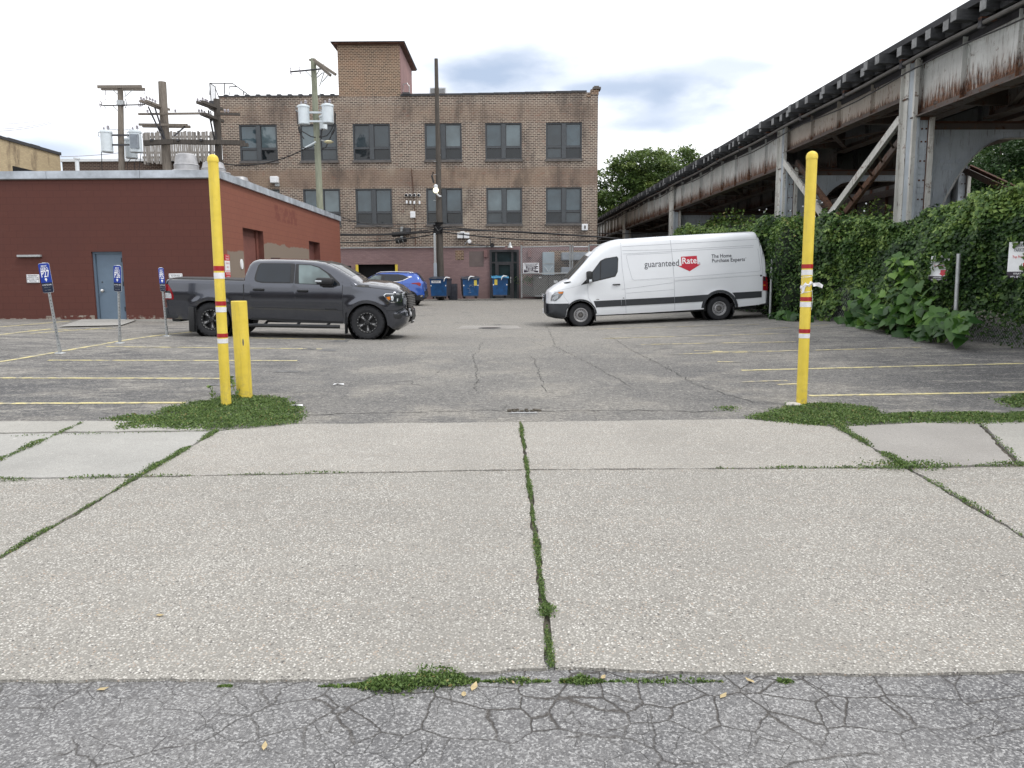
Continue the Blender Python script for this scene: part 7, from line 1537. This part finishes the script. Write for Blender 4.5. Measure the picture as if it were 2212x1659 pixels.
# rear bumper
mb = MB(); bx0 = gx(95)
mb.bbox(bx0, gx(205), -.98, .98, gz(120, 612), gz(120, 528), .03, 'trim_grey'); mb.bbox(gx(130), gx(200), -.85, .85, gz(150, 640), gz(150, 600), .03, 'trim_grey'); mb.build('rear_bumper', parent=tr, smooth=True, **I_)
for sg in (-1, 1):
    T_ = lambda pts, off, m, nm, step=.09, par=tr, skirt=.004, r=0, label=None: truck.side(rpoly([Z(*q) for q in pts], r) if r else [Z(*q) for q in pts], off, step, skirt, sgn=sg, m=m).build(nm, parent=par, smooth=30, **I_)
    d1 = T_([(822, 176), (1113, 168), (1118, 330), (1132, 600), (835, 603), (800, 590), (775, 440), (772, 330), (800, 215)], .005, 'paint_granite', 'rear_door', r=.04)
    d2 = T_([(1127, 170), (1250, 176), (1330, 195), (1420, 250), (1490, 305), (1498, 360), (1497, 560), (1480, 607), (1143, 601), (1128, 340)], .005, 'paint_granite', 'front_door', r=.04)
    fr1 = T_([(845, 177), (1095, 178), (1118, 182), (1118, 334), (870, 332), (822, 322), (808, 305), (812, 270), (828, 200)], .008, 'black_plastic', 'window_frame', par=d1, r=.03)
    T_([(858, 182), (1086, 184), (1090, 326), (870, 324), (830, 314), (822, 300), (828, 255), (840, 200)], .013, 'car_glass_dark', 'window', par=fr1, r=.03)
    fr2 = T_([(1124, 182), (1240, 186), (1310, 205), (1400, 260), (1478, 330), (1484, 352), (1124, 336)], .008, 'black_plastic', 'window_frame', par=d2, r=.02)
    T_([(1148, 189), (1240, 193), (1305, 212), (1375, 258), (1400, 286), (1403, 343), (1160, 334)], .013, 'car_glass_clear', 'window', par=fr2, r=.02)
    T_([(1410, 290), (1470, 342), (1475, 348), (1412, 344)], .0135, 'car_glass_dark', 'quarter_window', par=fr2)
    for (a, b, y, par) in ((800, 888, 383, d1), (1145, 1232, 392, d2)):
        cx, cz = Z((a+b)/2, y); w_ = (b-a)*ks/2; yy_ = sg*(truck.W(cx, cz)+.025); mb = MB(); mb.bbox(cx-w_, cx+w_, min(yy_, yy_-sg*.0)-.018, yy_+.018, cz-.018, cz+.022, .012, 'black_plastic'); mb.bbox(cx-w_*.9, cx+w_*.9, yy_-.03, yy_+.008, cz-.032, cz-.018, .005, 'black_void'); mb.build('door_handle', parent=par, smooth=True, **I_)
    # mirror
    cx, cz = Z(1375, 318); yy_ = sg*(truck.W(*Z(1375, 345))+.16); mb = MB(); mb.bbox(cx-.19, cx+.20, yy_-.11, yy_+.11, cz-.075, cz+.085, .05, 'black_plastic'); mb.bbox(cx-.12, cx+.15, min(yy_, yy_-sg*.22), max(yy_, yy_-sg*.22), cz-.12, cz-.04, .02, 'black_plastic'); mi = mb.build('mirror', parent=tr, smooth=True, **I_)
    mb = MB(); mb.bbox(cx-.20, cx-.05, yy_+sg*.08 if sg > 0 else yy_-.115, yy_+.115 if sg > 0 else yy_-.08, cz-.02, cz+.02, .008, 'lens_clear'); mb.build('turn_signal', parent=mi, smooth=True, **I_)
    hl = T_([(1822, 424), (1838, 410), (1960, 412), (1966, 425), (1956, 478), (1880, 482), (1850, 460)], .006, 'chrome', 'headlight', step=.05, r=.015)
    T_([(1828, 426), (1842, 414), (1956, 416), (1961, 426), (1950, 474), (1878, 477), (1856, 457)], .012, 'lens_dark', 'lens', step=.05, par=hl, r=.01)
    T_([(1845, 438), (1874, 434), (1876, 460), (1858, 458)], .017, 'amber', 'turn_signal', par=hl, r=.01)
    T_([(1880, 432), (1894, 425), (1903, 445), (1895, 468), (1884, 462)], .017, 'lens_clear', 'projector', par=hl, r=.01)
    T_([(1925, 450), (1935, 448), (1932, 470), (1925, 472)], .017, 'lens_clear', 'projector', par=hl)
    tl_ = T_([(108, 343), (135, 345), (160, 385), (177, 430), (176, 464), (112, 462), (107, 400)], .010, 'tail_red', 'tail_light', step=.05, r=.02)
    T_([(109, 395), (150, 398), (160, 425), (162, 455), (113, 454)], .015, 'lens_clear', 'reverse_lamp', step=.05, par=tl_, r=.01); T_([(109, 395), (152, 398), (157, 414), (111, 412)], .019, 'lens_dark', 'reflector', step=.05, par=tl_)
    mb = MB(); A_, B_ = Z(690, 662), Z(1478, 672); yb = sg*1.04; mb.tube([(A_[0], yb, A_[1]), (B_[0], yb, B_[1])], .042, 12, 'black_plastic')
    for x0, x1 in ((800, 890), (1020, 1165), (1225, 1370)): mb.bbox(gx(x0), gx(x1), yb-.04, yb+.04, gz(1000, 661), gz(1000, 651), .01, 'trim_grey')
    for x in (880, 1140, 1380): mb.tube([(gx(x), yb, gz(x, 665)), (gx(x)+.02, sg*.85, gz(x, 640))], .03, 8, 'black_plastic')
    mb.build('side_step', parent=tr, smooth=True, **I_)
    fl = MB()
    for c_, r_ in ((cf, Ra), (cr, Ra*.98)):
        o_ = arc(c_[0], c_[1]+.02, r_+.075, -2, 182, 18); i_ = arc(c_[0], c_[1]+.02, r_+.004, 182, -2, 18); truck.side(o_+i_, .012, .12, .012, sgn=sg, mb=fl, m='paint_granite')
    fl.build('fender_flare', parent=tr, smooth=40, **I_)
    for (a, b, c_, d_) in ((1523, 1540, 560, 728), (302, 350, 520, 716)):
        mb = MB(); yy_ = sg*.97; mb.bbox(gx(a), gx(a)+.02 if a > 1000 else gx(b)-.02, yy_-.15 if sg < 0 else yy_-.13, yy_+.13 if sg < 0 else yy_+.15, gz(a, d_), gz(a, c_), .008, 'black_plastic'); 
        if a < 1000: mb.bbox(gx(302), gx(350), sg*1.0-.01, sg*1.0+.01, gz(a, d_), gz(a, c_), .008, 'black_plastic')
        mb.build('mud_flap', parent=tr, smooth=True, **I_)
    for c_ in (cf, cr): well(tr, c_[0], c_[1]+.02, Ra+.0, 1.0, sg)
mb = MB()
truck.line([Z(1628, 322), Z(1560, 330), Z(1575, 352), Z(1700, 362), Z(1900, 385), Z(1960, 400)], .010, .002, 'seam_dark', mb=mb)
truck.line([Z(724, 316), Z(728, 460)], .022, .003, 'seam_dark', mb=mb); truck.line([Z(780, 520), Z(1128, 530), Z(1500, 545)], .008, .0075, 'seam_dark', mb=mb); truck.line([Z(770, 612), Z(1500, 640)], .05, .004, 'black_plastic', mb=mb); truck.line([Z(1830, 545), Z(1990, 541)], .012, .006, 'seam_dark', mb=mb)
truck.line([Z(1502, 320), Z(1500, 380), Z(1503, 600)], .010, .002, 'seam_dark', mb=mb); mb.build('panel_gap', parent=tr, fix=False, **I_)
for sg in (-1, 1): truck.side(rpoly([Z(*q) for q in ((1612, 350), (1625, 342), (1700, 346), (1706, 354), (1700, 362), (1620, 359))], .01), .006, .08, .003, sgn=sg, m='black_plastic').build('hood_vent', parent=tr, **I_)
for sg in (-1, 1): truck.side(rpoly([Z(*q) for q in ((1895, 572), (1955, 568), (1965, 590), (1950, 610), (1905, 605))], .02), .008, .06, .004, sgn=sg, m='black_plastic').build('fog_light', parent=tr, **I_)
mb = MB(); q = Z(1410, 536); text_mb(mb, 'BIG HORN', .052, 'black_plastic', None, sx_=1.15, bold=.002, mapf=lambda v: Vector((q[0]+v.x, -(truck.W(q[0]+v.x, q[1]+v.y)+.0085), q[1]+v.y))); q2 = Z(1660, 353); text_mb(mb, 'HEMI', .03, 'dark_grey_metal', None, bold=.001, mapf=lambda v: Vector((q2[0]+v.x, -(truck.W(q2[0]+v.x, q2[1]+v.y)+.010), q2[1]+v.y))); mb.build('badge', parent=tr, fix=False, **I_)
mb = MB(); q = gx(870), gz(870, 146); mb.add([(q[0]-.09, 0, q[1]), (q[0]+.14, 0, q[1]), (q[0]+.05, 0, q[1]+.045), (q[0]-.07, 0, q[1]+.05), (q[0]-.09, .03, q[1]), (q[0]+.14, .02, q[1]), (q[0]-.09, -.03, q[1]), (q[0]+.14, -.02, q[1])], [(0, 1, 2, 3), (4, 5, 2, 3), (6, 7, 2, 3)], 'black_plastic'); mb.box(q[0]-.09, q[0]+.14, -.012, .012, q[1], q[1]+.055, 'black_plastic'); mb.build('roof_antenna', parent=tr, **I_)
mb = MB(); a_ = Z(1600, 312); mb.tube([(a_[0]-.0, -.5, a_[1]+.05), (a_[0]-.15, .1, a_[1]+.15)], .012, 6, 'black_plastic'); mb.tube([(a_[0]-.0, .1, a_[1]+.05), (a_[0]-.15, .6, a_[1]+.15)], .012, 6, 'black_plastic'); mb.build('wiper', parent=tr, **I_)
for (x, z) in (cf, cr):
    for sg in (-1, 1): wheel(tr, x, sg*.87, .40+.0, .40, .28, 'truck', sg)
tilt = atan2(TZ0-TZ1, (cf[0]-cr[0])); tr.rotation_euler = (0, -tilt, 0); tr.location.z = TZ1-tan(tilt)*cr[0]*1.0+0.0
# ---------------- van -----------------------------------------------------------------
kv = .00390; vx = lambda x: (2065-x)*kv; vz = lambda x, y: (877-(x-567)*.0432-y)*kv
V = lambda x, y: (vx(x), vz(x, y))
tp_ = [(2052, 690, .04, .03), (2062, 600, .05, .05), (2060, 440, .06, .07), (2044, 300, .08, .09), (2012, 190, .09, .12), (1992, 140, .10, .16), (1978, 128, .14, .20), (1600, 146, .16, .22), (1250, 165, .16, .22), (905, 187, .16, .22), (850, 197, .16, .24), (790, 218, .18, .26), (735, 250, .20, .28), (690, 290, .18, .24), (655, 322, .14, .20), (570, 412, .12, .16), (484, 500, .14, .18),
       (430, 526, .20, .24), (375, 556, .26, .32), (325, 592, .32, .40), (312, 616, .36, .46), (308, 645, .38, .50), (305, 688, .38, .48), (302, 720, .34, .42), (304, 765, .3, .38), (322, 786, .26, .3), (380, 800, .15, .12), (440, 804, .06, .04)]
top_ = [V(x, y)+(a, b) for x, y, a, b in tp_]
vf, vr = V(567, 787), V(1677, 738); Rv = 118*kv
bot_ = [(V(452, 790))]+arc(vf[0], vf[1]+.01, Rv*.98, 2, 178, 16)+[V(690, 785), V(1120, 764), V(1545, 740)]+arc(vr[0], vr[1]+.02, Rv*1.06, 0, 178, 16)+[V(1812, 724), V(1990, 705)]
van = Car(top_, bot_, [.25, .5, .9, 1.35, 1.7, 2.2, 2.72], [.95, .985, .995, .99, .965, .91, .84], bulges=((vf[0], vf[1], Rv+.05, .02), (vr[0], vr[1], Rv+.05, .02)))
YV = 24.1; xr = P(1097.2+2065*.2728, 650, YV).x
vn = empty('cargo_van', 'white high-roof cargo van with red arrow logo and lettering on its side', 'van', loc=(xr, YV+.98, 0))
mb = MB()
for sg in (-1, 1): van.side(van.outline(), 0, .08, sgn=sg, mb=mb, m='paint_white')
van.strip(0, len(top_)-1, 0, 'paint_white', crown=.05, mb=mb); mb.box(vx(1990), vx(460), -.75, .75, .30, .50, 'black_plastic'); mb.build('body', parent=vn, smooth=34, **I_)
mb = van.strip(14, 16, .006, 'windshield_glass', f0=-.96, f1=.96, crown=.12, n=20); mb.build('windshield', parent=vn, smooth=True, fix=False, **I_)
mb = van.strip(13, 14, .020, 'paint_white', f0=-.9, f1=.9, crown=.09); mb.build('visor', parent=vn, smooth=True, fix=False, **I_)
mb = van.strip(20, 22, .016, 'black_plastic', f0=-.62, f1=.62, crown=.06)
for i in range(4): a_ = V(302-i*2.6, 622+i*17); mb.bbox(a_[0]+.045, a_[0]+.075, -.36, .36, a_[1]-.012, a_[1]+.012, .006, 'grey_metal')
a_ = V(298, 645); mb.lathe([(.085, 0), (.10, .012), (.115, 0)], 24, 'chrome', frame((a_[0]+.085, 0, a_[1]), (0, 1, 0), (0, 0, 1)))
for an in (90, 210, 330): mb.box(0, .1, -.008, .008, 0, .008, 'chrome', frame((a_[0]+.087, 0, a_[1]), (0, 1, 0), (0, 0, 1)) @ Matrix.Rotation(R(an), 4, 'Z'))
mb.build('grille', parent=vn, smooth=30, fix=False, **I_)
mb = van.strip(22, 27, .016, 'trim_grey', f0=-1.0, f1=1.0, crown=.06)
for sg in (-1, 1): van.side([V(294, 692), V(478, 690), V(472, 700), V(455, 745), V(448, 790), V(440, 803), V(380, 799), V(312, 785), V(293, 764)], .016, .07, .012, sgn=sg, mb=mb, m='trim_grey')
fb = mb.build('front_bumper', parent=vn, smooth=30, fix=False, **I_)
mb = MB(); mb.bbox(vx(300)+.075, vx(300)+.10, -.17, .17, vz(300, 775), vz(300, 735), .006, 'sign_white'); mb.build('licence_plate', parent=fb, **I_)
mb = MB(); mb.bbox(vx(2078), vx(2030), -.93, .93, vz(2050, 700), vz(2050, 600), .03, 'trim_grey'); mb.bbox(vx(2072), vx(2040), -.9, .9, vz(2050, 712), vz(2050, 690), .02, 'trim_grey'); mb.build('rear_bumper', parent=vn, smooth=True, **I_)
for sg in (-1, 1):
    V_ = lambda pts, off, m, nm, step=.09, par=vn, skirt=.004, r=0: van.side(rpoly([V(*q) for q in pts], r) if r else [V(*q) for q in pts], off, step, skirt, sgn=sg, m=m).build(nm, parent=par, smooth=30, **I_)
    dv = V_([(630, 534), (668, 450), (712, 365), (760, 320), (810, 305), (898, 300), (902, 400), (895, 600), (885, 700), (876, 770), (700, 778), (682, 730), (634, 640)], .005, 'paint_white', 'front_door', r=.03)
    gl_ = V_([(574, 545), (636, 485), (672, 436), (738, 352), (775, 334), (872, 318), (881, 335), (872, 440), (852, 478), (665, 522)], .010, 'black_plastic', 'window_frame', par=dv, r=.02)
    V_([(745, 356), (780, 340), (868, 324), (874, 338), (866, 436), (848, 470), (733, 499)], .015, 'car_glass_dark', 'window', par=gl_, r=.02)
    V_([(668, 516), (674, 442), (733, 366), (728, 500)], .015, 'car_glass_dark', 'window', par=gl_, r=.01)
    cx, cz = V(857, 540); yy_ = sg*(van.W(cx, cz)+.03); mb = MB(); mb.bbox(cx-.12, cx+.12, yy_-.015, yy_+.015, cz-.022, cz+.016, .012, 'black_plastic'); mb.build('door_handle', parent=dv, smooth=True, **I_)
    cx, cz = V(648, 478); yy_ = sg*(van.W(cx, cz)+.20); mb = MB(); mb.bbox(cx-.06, cx+.12, yy_-.12, yy_+.12, cz-.19, cz+.17, .05, 'black_plastic'); mb.bbox(cx-.10, cx+.04, min(yy_, yy_-sg*.25), max(yy_, yy_-sg*.25), cz-.16, cz-.06, .03, 'black_plastic'); mi = mb.build('mirror', parent=vn, smooth=True, **I_)
    mb = MB(); mb.bbox(cx-.04, cx+.06, yy_-.125, yy_+.125, cz-.18, cz-.08, .02, 'lens_clear'); mb.build('turn_signal', parent=mi, smooth=True, **I_)
    hl = V_([(330, 672), (338, 630), (362, 603), (400, 592), (437, 593), (432, 612), (405, 645), (372, 670)], .006, 'lens_mid', 'headlight', step=.05, r=.02)
    V_([(392, 598), (434, 596), (426, 612), (396, 610)], .012, 'amber', 'turn_signal', par=hl, r=.01); V_([(350, 645), (368, 625), (396, 622), (388, 648), (360, 664)], .011, 'lens_clear', 'projector', par=hl, r=.02)
    tl_ = V_([(2024, 478), (2062, 486), (2064, 592), (2022, 592)], .010, 'tail_red', 'tail_light', step=.05, r=.01); V_([(2026, 482), (2061, 488), (2061, 518), (2026, 516)], .014, 'lens_dark', 'lens', par=tl_); V_([(2024, 545), (2062, 548), (2062, 556), (2024, 553)], .014, 'amber', 'turn_signal', par=tl_)
    for pts in ([(672, 671), (892, 661), (892, 711), (690, 722), (682, 700)], [(895, 661), (926, 659), (928, 710), (893, 712)], [(929, 659), (1316, 640), (1318, 690), (930, 709)], [(1319, 640), (1585, 622), (1566, 655), (1560, 676), (1320, 690)], [(1778, 608), (2013, 596), (2013, 645), (1806, 660), (1795, 630)]): V_(pts, .014, 'trim_grey', 'rubbing_strip', skirt=.012)
    mb = MB(); o_ = arc(vr[0], vr[1]+.02, Rv*1.06+.085, 4, 178, 18); i_ = arc(vr[0], vr[1]+.02, Rv*1.06+.004, 178, 4, 18); van.side(o_+i_, .016, .12, .014, sgn=sg, mb=mb, m='trim_grey')
    o_ = arc(vf[0], vf[1]+.01, Rv*.98+.05, 30, 176, 18); i_ = arc(vf[0], vf[1]+.01, Rv*.98+.003, 176, 30, 18); van.side(o_+i_, .012, .12, .010, sgn=sg, mb=mb, m='trim_grey'); mb.build('wheel_arch_trim', parent=vn, smooth=40, **I_)
    for (a, b, c_) in ((684, 740, 830), (1792, 722, 768)): mb = MB(); mb.bbox(vx(a)-.015, vx(a)+.02, sg*.92-.13, sg*.92+.07 if sg > 0 else sg*.92+.13, vz(a, c_), vz(a, b), .008, 'black_plastic'); mb.build('mud_flap', parent=vn, smooth=True, **I_)
    for c_ in (vf, vr): well(vn, c_[0], c_[1]+.015, Rv*(.98 if c_ is vf else 1.06), .985, sg)
    V_([(905, 650), (918, 650), (918, 645), (905, 645)], .012, 'black_plastic', 'side_marker')
    V_([(2002, 468), (2014, 468), (2016, 476), (2010, 482), (2002, 480)], .008, 'black_plastic', 'fuel_cap')
mb = MB(); g1 = 'seam'
van.line([V(905, 190), V(908, 400), V(925, 580), V(930, 770)], .010, .003, g1, mb=mb); van.line([V(1298, 165), V(1308, 300), V(1318, 500), V(1320, 745)], .014, .003, g1, mb=mb); van.line([V(628, 540), V(630, 640), V(678, 724)], .008, .003, g1, mb=mb)
van.line([V(900, 578), V(928, 576)], .008, .007, g1, mb=mb); van.line([V(478, 688), V(440, 640), V(435, 615)], .007, .003, g1, mb=mb); van.line([V(310, 610), V(400, 585), V(520, 560), V(570, 545)], .007, .003, g1, mb=mb)
for pts in ([(915, 242), (1300, 222), (1985, 188)], [(915, 273), (1300, 268), (1960, 236)], [(920, 300), (1300, 281), (1955, 250)], [(1985, 135), (2010, 260), (2022, 460), (2020, 600)]): van.line([V(*q) for q in pts], .010, .003, g1, mb=mb)
for pts in ([(945, 320), (960, 400), (985, 498), (1000, 506), (1306, 488)], [(945, 320), (950, 308), (1300, 292)], [(1325, 488), (1990, 440), (2008, 430), (1990, 262)], [(932, 575), (1310, 527)], [(1325, 515), (2018, 470)], [(930, 610), (1316, 582)], [(700, 606), (890, 572)]): van.line([V(*q) for q in pts], .009, .003, g1, mb=mb)
for pts in ([(1325, 505), (2010, 458)], [(960, 512), (1300, 494)]): van.line([V(*q) for q in pts], .016, .004, 'sign_white', mb=mb)
mb.build('panel_gap', parent=vn, fix=False, **I_)
mb = MB(); van.side([V(440, 522), V(492, 514), V(500, 520), V(462, 532), V(445, 531)], .008, .08, .003, sgn=1, mb=mb, m='black_plastic'); mb.build('hood_vent', parent=vn, **I_)
mb = MB(); up_ = V(1300, 350); tan_ = -.047
def vmap(px_, py_):
    c_ = V(px_, py_)
    def f(v): x = c_[0]-v.x; z = c_[1]+v.y; return Vector((x, van.W(x, z)+.006+v.z, z))
    return f
# shear so that the words stay level with the tilted van sides, both sides of the van read left to right for the near side
vz_tilt = lambda f: f
text_mb(mb, 'guaranteed', .285, 'letter_dark', None, align='RIGHT', sx_=.85, mapf=vmap(1364, 372))
a0 = V(1378, 320); q_ = lambda x, y, e=.0055: (V(x, y)[0], van.W(*V(x, y))+e, V(x, y)[1])
for pts in ([(1378, 323), (1505, 316), (1507, 384), (1382, 396)], [(1352, 396), (1382, 394), (1507, 383), (1532, 384), (1443, 438)]):
    van.side([V(*p) for p in pts], .004, .10, 0, sgn=1, mb=mb, m='van_red')
text_mb(mb, 'Rate', .275, 'letter_white', None, sx_=.92, bold=.003, mapf=vmap(1443, 356)); text_mb(mb, '®', .07, 'letter_dark', None, mapf=vmap(1523, 376))
text_mb(mb, 'The Home', .158, 'letter_dark', None, align='LEFT', sx_=.90, bold=.002, mapf=vmap(1620, 322)); text_mb(mb, 'Purchase Experts', .158, 'letter_dark', None, align='LEFT', sx_=.93, bold=.002, mapf=vmap(1622, 357)); text_mb(mb, 'SM', .035, 'letter_dark', None, mapf=vmap(1891, 336)); text_mb(mb, '2500', .045, 'dark_grey_metal', None, sx_=1.2, bold=.002, mapf=vmap(703, 659))
mb.build('lettering', parent=vn, fix=False, **I_)
for (x, z) in (vf, vr):
    for sg in (-1, 1): wheel(vn, x, sg*.85, .37, .372, .24, 'van', sg)
vt = atan2(G(6.4, 24.3)-G(2.1, 24.3), vf[0]-vr[0])
# rotate half a turn so that it faces -X, then tilt nose-down
vn.rotation_euler = (0, 0, pi); gr = G(6.4, 24.2); vn.rotation_euler = (Matrix.Rotation(vt*-1, 3, 'Y') @ Matrix.Rotation(pi, 3, 'Z')).to_euler(); vn.location.z = gr+tan(vt)*vr[0]
# ---------------- blue suv ---------------------------------------------------------------
kb = .00184; bx = lambda x: (2010-x)*kb; bz = lambda y: (1150-y)*kb
B_ = lambda x, y: (bx(x), bz(y))
tp_ = [(1985, 930, .1, .06), (2012, 860, .12, .1), (2005, 760, .14, .12), (1992, 640, .14, .14), (1988, 530, .14, .16), (1960, 495, .12, .14), (1850, 340, .10, .14), (1800, 300, .08, .12), (1740, 282, .10, .14), (1500, 262, .10, .16), (1150, 252, .10, .16), (850, 256, .10, .16), (680, 285, .10, .14), (560, 345, .08, .12), (420, 430, .10, .14), (300, 490, .14, .16), (100, 520, .16, .18), (-150, 575, .2, .24), (-300, 640, .28, .34), (-350, 730, .3, .36), (-362, 900, .26, .3), (-330, 990, .14, .1)]
top_ = [B_(x, y)+(a, b) for x, y, a, b in tp_]; bf, br = B_(170, 985), B_(1600, 985); Rb = .385
suv = Car(top_, [B_(-180, 1010)]+arc(bf[0], bf[1], Rb, 0, 180, 12)+[B_(420, 1030), B_(1350, 1025)]+arc(br[0], br[1], Rb, 0, 180, 12)+[B_(1840, 995)], [.2, .5, .9, 1.1, 1.3, 1.62], [.86, .90, .90, .88, .80, .66], bulges=((bf[0], bf[1], Rb+.05, .02), (br[0], br[1], Rb+.05, .02)))
sv = empty('blue_suv', 'bright blue compact SUV half hidden behind the pickup nose', 'car', loc=(P(757+2010*.07936, 640, 38.5).x, 38.5+.88, 0))
mb = MB()
for sg in (-1, 1): suv.side(suv.outline(), 0, .09, sgn=sg, mb=mb, m='paint_blue')
suv.strip(0, len(top_)-1, 0, 'paint_blue', crown=.04, mb=mb); mb.box(bx(1900), bx(-250), -.7, .7, .22, .4, 'black_plastic'); mb.build('body', parent=sv, smooth=34, **I_)
suv.strip(12, 14, .012, 'windshield_glass', f0=-.9, f1=.9).build('windshield', parent=sv, fix=False, smooth=True, **I_); suv.strip(5, 7, .012, 'car_glass_dark', f0=-.88, f1=.88).build('rear_window', parent=sv, fix=False, smooth=True, **I_)
mb = suv.strip(0, 2, .016, 'black_plastic'); mb.box(bx(2012)-.06, bx(2012)-.03, -.6, .6, bz(905), bz(885), 'chrome'); mb.box(bx(2000)-.05, bx(2000)-.02, -.25, .25, bz(760), bz(700), 'lens_dark'); mb.build('rear_bumper', parent=sv, fix=False, smooth=True, **I_)
mb = suv.strip(7, 8, .03, 'paint_blue'); mb.build('spoiler', parent=sv, fix=False, smooth=True, **I_)
for sg in (-1, 1):
    U_ = lambda pts, off, m, nm, par=sv, r=0, skirt=.004: suv.side(rpoly([B_(*q) for q in pts], r) if r else [B_(*q) for q in pts], off, .1, skirt, sgn=sg, m=m).build(nm, parent=par, smooth=30, **I_)
    wf = U_([(420, 450), (560, 360), (640, 300), (700, 290), (1300, 296), (1440, 320), (1600, 388), (1480, 445), (1300, 486), (940, 506), (430, 470)], .006, 'black_plastic', 'window_trim', r=.01)
    U_([(470, 452), (600, 365), (680, 328), (858, 330), (826, 490), (480, 470)], .011, 'car_glass_clear', 'window', par=wf, r=.01); U_([(942, 328), (1310, 332), (1318, 474), (940, 496)], .011, 'car_glass_dark', 'window', par=wf, r=.01); U_([(1365, 335), (1430, 340), (1575, 388), (1480, 430), (1370, 462)], .011, 'car_glass_dark', 'quarter_window', par=wf, r=.01)
    U_([(945, 505), (1300, 486), (1420, 466), (1560, 400), (1610, 380), (1550, 352), (1660, 350), (1685, 378), (1600, 402), (1470, 462), (1340, 496), (960, 520)], .012, 'sign_white', 'chrome_trim'); U_([(1655, 555), (1700, 535), (1880, 522), (1925, 545), (1930, 600), (1880, 620), (1800, 570)], .014, 'tail_red', 'tail_light', r=.01)
    U_([(1850, 860), (1990, 860), (1975, 950), (1960, 975), (1800, 1000), (1730, 1010), (1700, 900), (1800, 880)], .012, 'black_plastic', 'lower_cladding'); U_([(1915, 870), (1975, 862), (1960, 900), (1905, 915)], .018, 'chrome', 'reflector')
    mb = MB(); suv.side(arc(br[0], br[1], Rb+.08, 0, 180, 14)+arc(br[0], br[1], Rb+.003, 180, 0, 14), .012, .14, .01, sgn=sg, mb=mb, m='black_plastic'); suv.side(arc(bf[0], bf[1], Rb+.08, 0, 180, 14)+arc(bf[0], bf[1], Rb+.003, 180, 0, 14), .012, .14, .01, sgn=sg, mb=mb, m='black_plastic'); suv.side([B_(420, 1032), B_(1350, 1027), B_(1360, 960), B_(410, 965)], .010, .14, .01, sgn=sg, mb=mb, m='black_plastic'); mb.build('wheel_arch_trim', parent=sv, **I_)
    mb = MB(); mb.tube([(bx(700), sg*.56, bz(275)), (bx(820), sg*.60, bz(236)), (bx(1100), sg*.60, bz(228)), (bx(1600), sg*.58, bz(242)), (bx(1640), sg*.58, bz(262))], .022, 6, 'silver_metal'); mb.build('roof_rail', parent=sv, **I_)
    U_([(-270, 650), (-160, 620), (-150, 650), (-260, 700)], .01, 'lens_clear', 'headlight')
    cx, cz = B_(1370, 575); mb = MB(); mb.bbox(cx-.1, cx+.1, sg*(suv.W(cx, cz)+.02)-.015, sg*(suv.W(cx, cz)+.02)+.015, cz-.015, cz+.015, .01, 'chrome'); mb.build('door_handle', parent=sv, **I_)
    for c_ in (bf, br): well(sv, c_[0], c_[1], Rb, .89, sg)
    cx, cz = B_(400, 460); mb = MB(); mb.bbox(cx-.08, cx+.1, sg*.98-.08, sg*.98+.08, cz-.07, cz+.08, .03, 'paint_blue'); mb.build('mirror', parent=sv, **I_)
mb = MB()
for pts in ([(1430, 480), (1440, 600), (1480, 660)], [(880, 510), (890, 1000)], [(430, 480), (440, 1000)], [(1480, 560), (1620, 560), (1620, 645), (1500, 650), (1480, 600)]): suv.line([B_(*q) for q in pts], .008, .003, 'seam_dark', mb=mb)
mb.build('panel_gap', parent=sv, fix=False, **I_)
for (x, z) in (bf, br):
    for sg in (-1, 1): wheel(sv, x, sg*.79, .335, .335, .22, 'suv', sg)
sv.rotation_euler = (0, 0, pi); sv.location.z = G(sv.location.x-1, 38.6)
